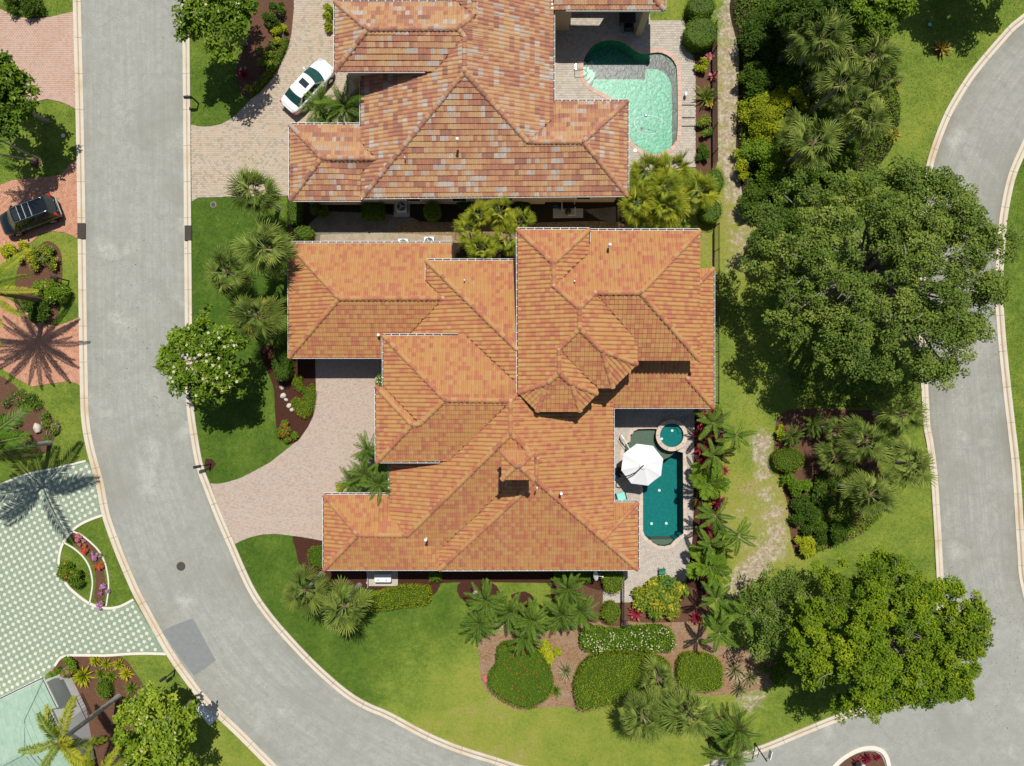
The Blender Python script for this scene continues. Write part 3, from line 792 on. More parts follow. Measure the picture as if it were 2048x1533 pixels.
# green driveway: pale green field with white square insets
D6 = WP([(-120,990),(0,970),(50,951),(110,938),(173,923),(180,929),(194,969),(205,1031),(180,1040),(160,1050),(145,1062),(130,1081),(121,1104),(119,1136),(133,1168),(153,1188),(176,1205),(195,1213),(215,1217),(241,1213),(268,1199),(300,1253),(333,1308),(297,1307),(255,1308),(212,1311),(136,1311),(113,1324),(108,1337),(93,1349),(85,1375),(0,1425),(-120,1470)])
root6 = pavers(D6, math.atan2(-4.9, 16.1), .33, .33, .05, 'pv_green', 'joint_green', 'driveway', bond=True, joint_w=.008)
def insets():
    ux = np.array([16.1, -4.9]) / S; uy = np.array([-5.6, 10.7]) * np.array([-1, -1]) / S
    a = math.atan2(ux[1], ux[0])
    o = W(150, 1250)[:2]
    C = np.array([o + ux * i + uy * j for i in range(-70, 70) for j in range(-90, 90)])
    q, d = nearest(C, D6)
    C = C[inpoly(C, D6) & (d > .2) & (C[:, 0] > -42.5) & (C[:, 1] > -32)]
    C = C[np.argsort((C ** 2).sum(1))]
    me = MB().box((0, 0, 0), (.24, .24, .02), rz=a).data('white_inset', M['pv_white'])
    for c in C[:300]:
        x = local('white_inset', me, root6, (c[0], c[1], .048))
    if len(C) > 300:
        mb = MB()
        for c in C[300:]: mb.box((c[0], c[1], .048), (.24, .24, .02), rz=a)
        obj('white_inset', mb, M['pv_white'], root6, kind='stuff')
insets()

def border(px, w=.16, h=.09, mat='white_kerb', name='edging', closed=False, parent=None):
    P = resample(WP(catmull(px, 8, closed)), .3, closed)
    T = np.gradient(P, axis=0); T /= np.linalg.norm(T, axis=1)[:, None] + 1e-9
    Nn = np.stack([T[:, 1], -T[:, 0]], 1)
    n = len(P); mb = MB()
    prof = [(-w / 2, -.02), (-w / 2, h - .015), (-w / 2 + .02, h), (w / 2 - .02, h), (w / 2, h - .015), (w / 2, -.02)]
    V = [(*(P[i] + Nn[i] * d), z) for i in range(n) for d, z in prof]
    k = len(prof); F = []
    for i in range(n if closed else n - 1):
        for j in range(k - 1): F.append([i * k + j, ((i + 1) % n) * k + j, ((i + 1) % n) * k + j + 1, i * k + j + 1])
    mb.add(V, F)
    o = structure(name, mb, M[mat], parent=parent)
    return o
border([(205,1031),(180,1040),(160,1050),(145,1062),(130,1081),(121,1104),(119,1136),(133,1168),(153,1188),(176,1205),(195,1213),(215,1217),(241,1213),(268,1199)], .2)
border([(138,1061),(160,1068),(182,1085),(200,1104),(212,1130),(218,1165),(216,1195),(213,1212)], .12)
border([(128,1085),(150,1098),(168,1115),(180,1135),(186,1165),(183,1190),(180,1207)], .12)
border([(333,1308),(297,1307),(255,1308),(212,1311),(136,1311),(118,1320),(110,1332)], .2)
border([(173,922),(110,937),(50,950),(0,969),(-60,980)], .16)

# ------------------------------------------------------------------ beds
def bed(px, mat, z=0.022, name='planting_bed', smooth=True):
    P = WP(catmull(px, 10, True)) if smooth else WP(px)
    mb = MB(); mb.sheet(P, z)
    hard(P)
    return structure(name, mb, M[mat])
bed([(520,700),(545,690),(575,700),(580,715),(640,712),(634,780),(631,819),(617,853),(599,879),(578,888),(556,870),(550,820),(548,780),(538,750)], 'red_mulch', .026)
bed([(585,1073),(610,1077),(655,1084),(660,1125),(880,1120),(1110,1130),(1210,1130),(1205,1180),(1150,1165),(1100,1166),(905,1165),(880,1172),(862,1194),(800,1182),(740,1180),(690,1170),(640,1180),(615,1150),(598,1128),(592,1100)], 'red_mulch', .026)
bed([(915,1170),(940,1160),(980,1163),(1000,1185),(985,1215),(950,1215),(920,1195)], 'red_mulch', .03)
bed([(1022,1190),(1050,1183),(1068,1196),(1064,1212),(1040,1215),(1024,1205)], 'red_mulch', .03)
bed([(1110,1165),(1200,1160),(1205,1185),(1200,1240),(1180,1245),(1160,1235),(1120,1240),(1105,1200)], 'brown_mulch', .024)
bed([(957,1287),(959,1328),(963,1364),(978,1387),(1013,1410),(1040,1421),(1080,1416),(1142,1415),(1163,1427),(1233,1405),(1268,1392),(1350,1383),(1420,1392),(1497,1383),(1545,1370),(1560,1330),(1500,1300),(1440,1290),(1400,1245),(1370,1215),(1300,1245),(1247,1240),(1195,1230),(1174,1240),(1116,1262),(1013,1264),(970,1274)], 'tan_mulch')
bed([(478,120),(495,80),(505,30),(520,-25),(590,-25),(587,40),(580,85),(565,125),(545,155),(522,181),(500,199),(483,188),(470,150)], 'brown_mulch')
bed([(575,392),(1250,392),(1250,470),(1033,480),(1033,540),(900,540),(890,500),(575,500)], 'soil', .022, smooth=False)
bed([(640,430),(700,425),(800,432),(840,445),(820,470),(700,470),(640,486),(600,480)], 'grit', .028)
bed([(800,447),(900,445),(1010,450),(1100,445),(1240,445),(1240,470),(1000,480),(905,486),(800,474)], 'pebble', .031)
bed([(640,470),(760,466),(905,472),(905,490),(640,490)], 'sand', .034, smooth=False)
bed([(1480,-20),(1760,-20),(1780,60),(1770,130),(1800,200),(1790,280),(1760,330),(1700,420),(1560,470),(1500,440),(1480,360),(1472,300),(1478,120)], 'soil', .026)
bed([(1560,830),(1620,818),(1700,820),(1760,826),(1755,860),(1745,900),(1765,960),(1770,1010),(1745,1050),(1700,1080),(1600,1110),(1580,1060),(1575,1010),(1560,960),(1548,900)], 'brown_mulch', .026)
bed([(1375,822),(1440,815),(1445,900),(1440,1000),(1445,1100),(1440,1180),(1400,1200),(1372,1195),(1375,1150),(1385,1075),(1388,960)], 'red_mulch', .026)
bed([(1250,1205),(1300,1188),(1362,1173),(1410,1190),(1410,1235),(1340,1245),(1250,1240)], 'brown_mulch', .028)
bed([(1206,1206),(1250,1206),(1250,1250),(1205,1248),(1195,1230)], 'brown_mulch', .03)
bed([(1392,90),(1432,80),(1434,200),(1432,335),(1390,335),(1391,200)], 'brown_mulch')
bed([(1415,1470),(1425,1440),(1450,1430),(1470,1435),(1490,1450),(1500,1480),(1490,1505),(1450,1515),(1420,1500)], 'brown_mulch')
bed([(70,500),(95,482),(120,500),(125,545),(120,590),(112,640),(80,648),(50,620),(30,580),(40,530)], 'brown_mulch', .03)
bed([(-60,745),(0,752),(40,780),(70,800),(95,822),(112,850),(108,880),(92,905),(60,915),(0,920),(-60,920)], 'brown_mulch')
bed([(112,1325),(136,1313),(212,1313),(245,1315),(270,1345),(290,1385),(270,1430),(255,1533),(180,1533),(165,1430),(140,1380),(118,1350)], 'brown_mulch')
bed([(142,1066),(165,1075),(188,1095),(204,1125),(210,1165),(208,1200),(196,1207),(188,1195),(192,1165),(186,1130),(170,1105),(152,1092)], 'brown_mulch')
bed([(411,918),(424,918),(432,928),(424,940),(411,940)], 'red_mulch')
bed([(1868,90),(1880,85),(1895,92),(1893,108),(1880,114),(1868,106)], 'brown_mulch')
bed([(1780,155),(1790,151),(1800,158),(1798,170),(1788,174),(1780,167)], 'brown_mulch')
bed([(1774,262),(1786,257),(1798,264),(1797,278),(1786,284),(1775,277)], 'brown_mulch')
bed([(62,318),(78,315),(84,328),(76,338),(62,332)], 'brown_mulch')

# slabs
def slab(px, z1, mat, name='slab'):
    P = WP(px); hard(P)
    mb = MB(); mb.prism(P, -.02, z1); return structure(name, mb, M[mat])
slab([(733,1139),(796,1139),(796,1172),(735,1172)], .08, 'concrete', 'concrete_pad')
slab([(1106,418),(1166,418),(1166,436),(1106,437)], .08, 'concrete', 'concrete_pad')
slab([(788,398),(820,398),(820,434),(788,434)], .07, 'concrete', 'concrete_pad')
slab([(1168,420),(1232,414),(1232,446),(1200,440)], .06, 'grit', 'side_path')
slab([(86,1364),(122,1348),(142,1376),(172,1440),(150,1452),(118,1420)], .09, 'pale_concrete', 'entrance_slab')
slab([(392,1418),(410,1402),(442,1430),(420,1452)], .05, 'pale_concrete', 'path')

# ------------------------------------------------------------------ pools
def pool(name, label, outline, depth, mats, zw, cop_w, cop_mat, cop_n, basin_mat):
    c = outline.mean(0)
    t = thing(name, label, 'swimming pool', (c[0], c[1], 0))
    mb = MB(); n = len(outline)
    V = np.r_[np.c_[outline, np.full(n, .05)], np.c_[outline * .995 + c * .005, np.full(n, -depth)]]
    mb.add(V, [[i, n + i, n + (i + 1) % n, (i + 1) % n] for i in range(n)])
    mb.sheet(outline * .995 + c * .005, -depth)
    obj('basin', mb, M[basin_mat], t)
    mb = MB(); mb.sheet(outline, zw); wo = obj('water', mb, M[mats], t)
    P = resample(outline, cop_n, True)
    O = offset(P, cop_w); I = offset(P, -.03); n = len(P)
    for i in range(n):
        j = (i + 1) % n
        a = [I[i], I[j], O[j], O[i]]
        cc = sum(a) / 4
        q = [cc + (p - cc) * .965 for p in a]
        mb = MB(); z0, z1 = .0, .085
        V = [(*p, z0) for p in q] + [(*p, z1) for p in q]
        mb.add(V, [[4, 5, 6, 7], [0, 1, 5, 4], [1, 2, 6, 5], [2, 3, 7, 6], [3, 0, 4, 7]], tint=RNG.uniform())
        obj('coping_stone', mb, M[cop_mat], t)
    return t
p1 = pool('swimming_pool', 'free form aqua green swimming pool with pink coping behind the upper house', POOL1, 1.35, 'water1', -.09, .3, 'coping', .4, 'basin1')
p2 = pool('swimming_pool', 'narrow dark teal swimming pool with white umbrella at its edge', POOL2, 1.5, 'water2', -.07, .26, 'coping2', .5, 'basin2')
# steps of the first pool: three quarter rings at the west end
for k, r in enumerate((1.05, .8, .5)):
    c = W(1166, 133)[:2]
    a = np.linspace(-1.5, .75, 14)
    P = np.r_[[c], c + np.c_[np.cos(a) * r * 1.05, np.sin(a) * r * 1.15]]
    ok = inpoly(P, POOL1); q, _ = nearest(P, POOL1); P[~ok] = q[~ok]
    mb = MB(); mb.prism(P, -1.3, -.72 + k * .22); obj('step', mb, M['step1'], p1)
# sun shelf of the second pool
sh = [p for p in POOL2_PX[:9]] + [(1352,906),(1340,916),(1318,925),(1300,950),(1285,976)] + POOL2_PX[27:]
P = WP(sh); ok = inpoly(P, POOL2); q, _ = nearest(P, POOL2); P[~ok] = q[~ok]
mb = MB(); mb.prism(offset(P, -.01), -1.45, -.28); obj('sun_shelf', mb, M['ledge2'], p2)
a = np.linspace(.1, PI - .1, 10)
P = WP([(1326 + 22 * math.cos(x), 1079.5 + 12.5 * math.sin(x)) for x in a])
mb = MB(); mb.prism(P, -1.45, -.3); obj('step', mb, M['ledge2'], p2)
for px, py in ((1318.5, 981), (1303, 1047.5), (1332.5, 1047)):
    c = W(px, py, -1.5) * np.array([1, 1, 0])
    mb = MB(); mb.cyl((c[0], c[1], -1.49), .11, .03, 14); obj('floor_drain', mb, M['white'], p2)

# raised spa
def spa():
    c = W(1343.5, 871, .4)[:2]
    t = thing('spa', 'round raised spa with wide pale coping at the head of the teal pool', 'hot tub', (c[0], c[1], 0))
    n = 40; a = np.arange(n) * 2 * PI / n; ring = np.c_[np.cos(a), np.sin(a)]
    mb = MB(); r0, r1 = .94, 1.16
    V = np.r_[np.c_[c + ring * r1, np.full(n, -.4)], np.c_[c + ring * r1, np.full(n, .36)], np.c_[c + ring * r0, np.full(n, .36)], np.c_[c + ring * r0, np.full(n, .08)]]
    F = []
    for k in range(3): F += [[k * n + i, k * n + (i + 1) % n, (k + 1) * n + (i + 1) % n, (k + 1) * n + i] for i in range(n)]
    mb.add(V, F); mb.sheet(c + ring * .95, .085)
    obj('tub', mb, M['basin2'], t)
    for k in range(10):
        b = np.linspace(k * 2 * PI / 10 + .012, (k + 1) * 2 * PI / 10 - .012, 6)
        o_, i_ = c + np.c_[np.cos(b), np.sin(b)] * 1.26, c + np.c_[np.cos(b), np.sin(b)] * .94
        mb = MB(); mb.prism(np.r_[o_, i_[::-1]], .35, .42, tint=RNG.uniform()); obj('coping_stone', mb, M['coping2'], t)
    mb = MB(); mb.sheet(c + ring * .95, .30); obj('water', mb, M['water2'], t)
    b = np.linspace(.2, 4.2, 20)
    o_, i_ = c + np.c_[np.cos(b), np.sin(b)] * .93, c + np.c_[np.cos(b), np.sin(b)] * (.55 + .1 * np.sin(b * 2))[:, None]
    mb = MB(); mb.prism(np.r_[o_, i_[::-1]], .085, .17); obj('bench', mb, M['basin2'], t)
    for dx, dy in ((.1, .35), (-.75, -.3)):
        mb = MB(); mb.cyl((c[0] + dx, c[1] + dy, (.17 if dx < 0 else .09)), .1, .03, 12); obj('light', mb, M['white'], t)
spa()

# islands
isl = [(1655,1560),(1672,1528),(1700,1507),(1725,1497),(1750,1496),(1768,1506),(1776,1528),(1776,1560),(1740,1600),(1690,1600)]
border(isl, .34, .13, 'white_kerb', 'island_kerb', True)
bed([(1663,1560),(1680,1530),(1702,1513),(1725,1504),(1750,1503),(1763,1512),(1770,1530),(1768,1560),(1738,1592),(1692,1592)], 'brown_mulch', .06)

# ================================================================== HOUSES
def tile_profile(amp, flat=False):
    s = np.array([0, .15, .30, .33, .42, .56, .76, .93, 1.0])
    if flat: return s, np.where((s == 0) | (s == 1), -.006, 0.0)
    h = np.where(s < .31, -.12 * amp * np.sin(PI * s / .31), amp * np.sin(PI * np.clip((s - .30) / .70, 0, 1)) ** .55)
    return s, h

def tile_shape(w, c, amp, lap, flat=False):
    """verts (local: x across, y up the slope, z off the slope) and faces of one roof tile"""
    s, h = tile_profile(amp, flat)
    n = len(s); x = (s - .5) * w * .995
    V = np.concatenate([np.c_[x, np.full(n, -.012), h - .01], np.c_[x, np.full(n, -.012), h + lap], np.c_[x, np.full(n, c + .02), h]])
    F = [[i, i + 1, n + i + 1, n + i] for i in range(n - 1)] + [[n + i, n + i + 1, 2 * n + i + 1, 2 * n + i] for i in range(n - 1)]
    return V, np.array(F)

CAPV = {}
def cap_mesh(mat, r, L):
    """half round ridge tile along +X, flaring at its lower end"""
    key = (mat, r, L)
    if key in CAPV: return CAPV[key]
    out = []
    for k in range(8):
        mb = MB(); a = np.linspace(-.12, PI + .12, 8)
        ra, rb = r * 1.13, r * .94
        V = np.r_[np.c_[np.full(8, 0), -np.cos(a) * ra, np.sin(a) * ra * .8 - .02], np.c_[np.full(8, L * 1.06), -np.cos(a) * rb, np.sin(a) * rb * .8 - .035]]
        mb.add(V, [[i, 8 + i, 8 + i + 1, i + 1] for i in range(7)] + [[8, 0, 7, 15]], tint=(k + .5) / 8)
        mb.add(V[:8], [list(range(8))], tint=(k + .5) / 8)
        out.append(mb.data('ridge_cap', M[mat], smooth=False))
    CAPV[key] = out
    return out

def build_roof(house, verts, faces, ridges, mat, tile_w, course, amp, lap, n_single, tintf, flat=False, cap_r=.16, low_eps=.0, n_caps=300, cap_len=.42, mortar=True):
    # 1. every face's plane from its eave line, then one height per shared corner
    hz = {}
    info = []
    for names, (ea, eb), ez, pitch in faces:
        A = W(*(verts[ea] if isinstance(ea, str) else ea), ez)[:2]; B = W(*(verts[eb] if isinstance(eb, str) else eb), ez)[:2]
        t = (B - A) / np.linalg.norm(B - A)
        cen = np.mean([W(*verts[v], ez)[:2] for v in names], 0)
        nrm = np.array([-t[1], t[0]])
        if (cen - A) @ nrm < 0: nrm = -nrm
        info.append((A, t, nrm))
        for v in names:
            px, py = verts[v]
            q = ((px - CX) * nrm[0] - (py - CY) * nrm[1]) / (H * S)
            z = (ez + pitch * (H * q - A @ nrm)) / (1 + pitch * q)
            wgt = 4.0 if abs(z - ez) < .12 else 1.0
            hz.setdefault(v, []).append((z, wgt))
    Z = {v: sum(a * b for a, b in l) / sum(b for a, b in l) for v, l in hz.items()}
    P3 = {v: W(*verts[v], Z[v]) for v in Z}
    root = MB()
    merged = MB(); single = []
    TV, TF = tile_shape(tile_w, course, amp, lap, flat)
    nv = len(TV)
    for (names, e, ez, pitch), (A, t, nrm) in zip(faces, info):
        poly = np.array([P3[v] for v in names])
        p2 = poly[:, :2]
        if area(p2) < 0: poly = poly[::-1]; p2 = poly[:, :2]
        u = (p2 - A) @ t; v = (p2 - A) @ nrm
        X = np.c_[np.ones(len(v)), v]
        sol = np.linalg.lstsq(X, poly[:, 2], rcond=None)[0]
        a0, b0 = sol
        cosl = 1 / math.sqrt(1 + b0 * b0)
        corr = poly[:, 2] - X @ sol
        vo, _, fo = delaunay_2d_cdt([Vector(p) for p in p2], [(i, (i + 1) % len(p2)) for i in range(len(p2))], [], 0, 1e-6)[:3]
        vo = np.array([(q.x, q.y) for q in vo]); tris = [list(f) for f in fo]
        dz = np.array([corr[np.argmin(((p2 - q) ** 2).sum(1))] for q in vo])
        def zcorr(Q):
            out = np.zeros(len(Q)); done = np.zeros(len(Q), bool)
            for T in tris:
                a, b, c = vo[T]
                M2 = np.array([b - a, c - a]).T
                if abs(np.linalg.det(M2)) < 1e-9: continue
                st = np.linalg.solve(M2, (Q - a).T)
                m = (st[0] >= -1e-6) & (st[1] >= -1e-6) & (st.sum(0) <= 1 + 1e-6) & ~done
                out[m] = dz[T[0]] + st[0][m] * (dz[T[1]] - dz[T[0]]) + st[1][m] * (dz[T[2]] - dz[T[0]])
                done |= m
            return out
        root.sheet(p2, 0); Vs = root.V[-1]; Vs[:, 2] = a0 + b0 * ((Vs[:, :2] - A) @ nrm) + zcorr(Vs[:, :2]) - .03
        cp = course * cosl
        iu = np.arange(math.floor(u.min() / tile_w), math.ceil(u.max() / tile_w) + 1)
        iv = np.arange(math.floor((v.min() - .05) / cp), math.ceil(v.max() / cp) + 1)
        I, J = np.meshgrid(iu, iv, indexing='ij'); I = I.ravel(); J = J.ravel()
        nT = len(I)
        # course by course: plan position of each tile vertex
        lx = I[:, None] * tile_w + tile_w / 2 + TV[None, :, 0]
        vbase = (v.min() if v.min() > -.3 and v.min() < .3 else 0) - .05
        lyp = vbase + J[:, None] * cp + TV[None, :, 1] * cosl
        off = np.broadcast_to(TV[None, :, 2], lx.shape)
        Q = (A + lx[..., None] * t + lyp[..., None] * nrm).reshape(-1, 2)
        ins = inpoly(Q, p2)
        cn = (A + ((I + .5) * tile_w)[:, None] * t + (vbase + (J + .5) * cp)[:, None] * nrm)
        k_in = ins.reshape(nT, nv).sum(1)
        cin = inpoly(cn, p2)
        keep = (k_in >= 6) | cin
        keepv = np.repeat(keep, nv)
        bad = keepv & ~ins
        if bad.any():
            q, d = nearest(Q[bad], p2)
            cm = cn.mean(0)
            Q[bad] = q
        zc = np.zeros(len(Q)); zc[keepv] = zcorr(Q[keepv])
        z = a0 + b0 * ((Q - A) @ nrm) + zc + off.ravel() / cosl * 1.0
        V3 = np.c_[Q, z].reshape(nT, nv, 3)[keep]
        jit = RNG.normal(0, .004, len(V3))
        V3[:, :, 2] += jit[:, None]
        tint = tintf(I[keep], J[keep], RNG)
        whole = (k_in[keep] == nv)
        R = np.array([t[0], t[1], 0]), np.array([nrm[0] * cosl, nrm[1] * cosl, b0 * cosl])
        if np.cross([*t, 0], [*nrm, 0])[2] < 0: flip = True
        else: flip = False
        for idx in range(len(V3)):
            single.append((whole[idx], V3[idx], tint[idx], R, flip, cn[keep][idx], a0, b0, A, nrm, cosl, zc.reshape(nT, nv)[keep][idx].mean()))
    ro = obj('roof', root, M['deck'], house)
    order = sorted((i for i in range(len(single)) if single[i][0] and not single[i][4]), key=lambda i: -single[i][1][:, 2].mean())[:n_single]
    chosen = set(order)
    Vm = []; Fm = []; Tm = []
    TFf = TF[:, ::-1]
    k = 0
    for i, sgl in enumerate(single):
        if i in chosen: continue
        Vm.append(sgl[1]); Fm.append((TFf if sgl[4] else TF) + k * nv); Tm.append(np.full(len(TF), sgl[2])); k += 1
    merged.V = [np.concatenate(Vm)]; merged.A = [np.zeros((len(merged.V[0]), 2))]; merged.n = len(merged.V[0])
    merged.F = [(np.concatenate(Fm), 0, np.concatenate(Tm))]
    obj('roof_tile', merged, M[mat], ro, kind='stuff')
    # the highest tiles one by one, sharing a dozen meshes
    meshes = []
    for q in range(12):
        mb = MB(); mb.add(TV, TF, tint=(q + .5) / 12); meshes.append(mb.data('roof_tile', M[mat]))
    for i in order:
        _, V3, ti, R, flip, cn, a0, b0, A, nrm, cosl, zc = single[i]
        x, y = R; zax = np.cross(x, y)
        # origin: middle of the tile's lower end
        org = V3[8 + 9 + 0 - 9 + 0] * 0 + (V3[9] + V3[17]) / 2
        n9 = len(TV) // 3
        base = (V3[n9] + V3[2 * n9 - 1]) / 2
        lb = (TV[n9] + TV[2 * n9 - 1]) / 2
        Mx = Matrix(((x[0], y[0], zax[0], 0), (x[1], y[1], zax[1], 0), (x[2], y[2], zax[2], 0), (0, 0, 0, 1)))
        o = bpy.data.objects.new('roof_tile', meshes[min(11, int(ti * 12))])
        COL.objects.link(o); o.parent = ro
        loc = base - (x * lb[0] + y * lb[1] + zax * lb[2])
        Mx.translation = Vector(loc)
        o.matrix_basis = Mx
    # ridges and hips: lower end first
    caps = cap_mesh(mat, cap_r, cap_len)
    extra = []; cnt = 0
    for a, b in ridges:
        pa, pb = P3.get(a), P3.get(b)
        if pa is None: pa = W(*verts[a], Z.get(a, 0))
        if pb is None: pb = W(*verts[b], Z.get(b, 0))
        if pa[2] > pb[2] + 1e-3: pa, pb = pb, pa
        d = pb - pa; L = np.linalg.norm(d); x = d / L
        y = np.cross([0, 0, 1], x); y /= np.linalg.norm(y); zz = np.cross(x, y)
        lift = np.array([0, 0, amp * .45 + .045])
        n = max(1, int(round(L / cap_len)))
        if mortar:
            mb = MB(); mb.box((pa + pb) / 2 + lift - np.array([0, 0, .015]), (L, cap_r * 2.12, .05), R=np.array([x, y, zz]).T)
            obj('mortar', mb, M['mortar'], ro)
        for i in range(n):
            p = pa + d * i / n + lift
            Mx = Matrix(((x[0], y[0], zz[0], p[0]), (x[1], y[1], zz[1], p[1]), (x[2], y[2], zz[2], p[2] + RNG.normal(0, .004)), (0, 0, 0, 1)))
            o = bpy.data.objects.new('ridge_cap', caps[RNG.integers(8)]); COL.objects.link(o); o.parent = ro
            o.matrix_basis = Mx @ Matrix.Scale(L / n / cap_len, 4, (1, 0, 0))
        if mortar:
            mb = MB(); mb.ball(pb + lift + np.array([0, 0, .02]), (cap_r * 1.0, cap_r * 1.0, .12), 10, 5); obj('mortar', mb, M['mortar'], ro)
    return ro, P3, Z

def gutter(house, a, b, z, side=None, inset=0.0, straps=True):
    """white box gutter along an eave given by two picture points at height z"""
    A = W(*a, z); B = W(*b, z); d = B - A; L = np.linalg.norm(d); x = d / L
    mid = (A + B) / 2
    n = np.array([-x[1], x[0], 0])
    if side is not None and n[:2] @ np.array(side) < 0: n = -n
    R = np.array([x, np.cross([0, 0, 1], x), [0, 0, 1.0]]).T
    o_ = (-.045 if n[1] < -.5 else (.0 if abs(n[0]) > .5 else .05))
    mb = MB(); c = mid + n * o_
    mb.box(c + [0, 0, -.10], (L, .10, .02), 1, R=R)
    mb.box(c + n * .06 + [0, 0, -.045], (L, .022, .13), 0, R=R)
    mb.box(c - n * .06 + [0, 0, -.045], (L, .02, .13), 0, R=R)
    if straps:
        for k in range(1, int(L / .6)):
            mb.box(A + x * (k * .6) + n * o_ + [0, 0, .018 if o_ > .02 else -.02], (.035, .15, .012), 0, R=R)
    return obj('gutter', mb, [M['white'], M['trough']], house)

def block(house, px0, py0, px1, py1, z, wall='stucco', inset=.55, soffit=True, wins=True, zbase=0.0):
    """walls and soffit under a rectangle of eaves (picture corners at eave height z)"""
    a = W(px0, py1, z)[:2]; b = W(px1, py0, z)[:2]
    cx, cy = (a + b) / 2; sx, sy = b - a
    mb = MB(); mb.box((cx, cy, (zbase + z - .16) / 2), (sx - 2 * inset, sy - 2 * inset, z - .16 - zbase))
    wl = obj('wall', mb, M[wall], house)
    if zbase == 0: hard(np.array([[a[0] + inset, a[1] + inset], [b[0] - inset, a[1] + inset], [b[0] - inset, b[1] - inset], [a[0] + inset, b[1] - inset]]))
    if soffit:
        mb = MB(); mb.box((cx, cy, z - .10), (sx - .06, sy - .06, .05)); obj('soffit', mb, M['white'], house)
    if wins:
        for (ax, ay, ln, hor, sg) in ((cx, a[1] + inset, sx, 1, -1), (cx, b[1] - inset, sx, 1, 1), (a[0] + inset, cy, sy, 0, -1), (b[0] - inset, cy, sy, 0, 1)):
            k = int((ln - 1.6) / 3.6)
            for i in range(k):
                o_ = (i - (k - 1) / 2) * 3.6
                c = np.array([ax + (o_ if hor else sg * .02), ay + (sg * .02 if hor else o_), zbase + (z - zbase) * .5])
                sz = (1.25, .08, 1.35) if hor else (.08, 1.25, 1.35)
                m1 = MB(); m1.box(c, sz); f = obj('window', m1, M['white'], wl)
                m2 = MB(); m2.box(c + np.array([0, sg * .03, 0] if hor else [sg * .03, 0, 0]), tuple(s_ * .84 if s_ > .1 else s_ for s_ in sz)); obj('pane', m2, M['glass'], wl)
    return wl

def vent(house, px, py, z, r=.08, h=.3, mat='white'):
    c = W(px, py, z)
    mb = MB(); mb.cyl(c - [0, 0, .3], r, .3 + h, 12); mb.cyl(c + [0, 0, h - .02], r * 1.4, .08, 12, r2=r * .9)
    return obj('vent_pipe', mb, M[mat], house)

# ------------------------------------------------------------------ the large house in the middle
MV = dict(a1=(577,487), a2=(904,487), a2b=(904,560), a3=(578,716), a4=(767,716), a4b=(800,690), r1=(678,597.5), r2=(886,597),
    b1=(853,522), bN=(1034,522), b2=(1033,698), b3=(1034,768), b4=(931,671), b5=(870,692), b6=(806,684), b7=(853,562),
    c1=(767,672), c4=(890,800), c5=(1021,802), c6=(1036,786), c7=(767,774), g1=(752,773), g2=(824,850), g3=(839,849), g4=(753,925), g5=(899,922), g6=(1016,808),
    s1=(779,918), s1b=(779,1031), s2=(815,1071), v21=(1021,868), d1=(648,990), d2=(779,990), d3=(715,1070), d4=(648,1140),
    v23=(1075,916), v24=(1072,961), f1=(878,1101), f2=(878,1140), e2=(1206,1079), e3=(1276,1140), h1=(1227,1050), h2=(1226,700), h3=(1110,730), h4=(1276,1005), h5=(1227,1005),
    l1=(1226,816), l2=(1427,816), l3=(1375,757), l4=(1375,700), l5=(1215,700), l6=(1427,537), l7=(1400,565), l8=(1375,590), l9=(1399,537),
    u1=(1035,460), u2=(1178,460), u3=(1107,527), u4=(1108,572), u5=(1159,617), u6=(1159,658), u7=(1118,699), u8=(1118,747), u9=(1096,766), u10=(1036,786),
    u11=(1178,507), u12=(1178,462), m1=(1400,462), v10=(1281,586), v11=(1190,586), q1=(1400,722), q2=(1275,722), q3=(1275,683), q4=(1202,600), q5=(1275,729), u13=(1204,702),
    w1=(1226,777), w2=(1196,777), w3=(1195,788), u14=(1143,768), w4=(1161,824), w5=(1074,824))
P_ = .37
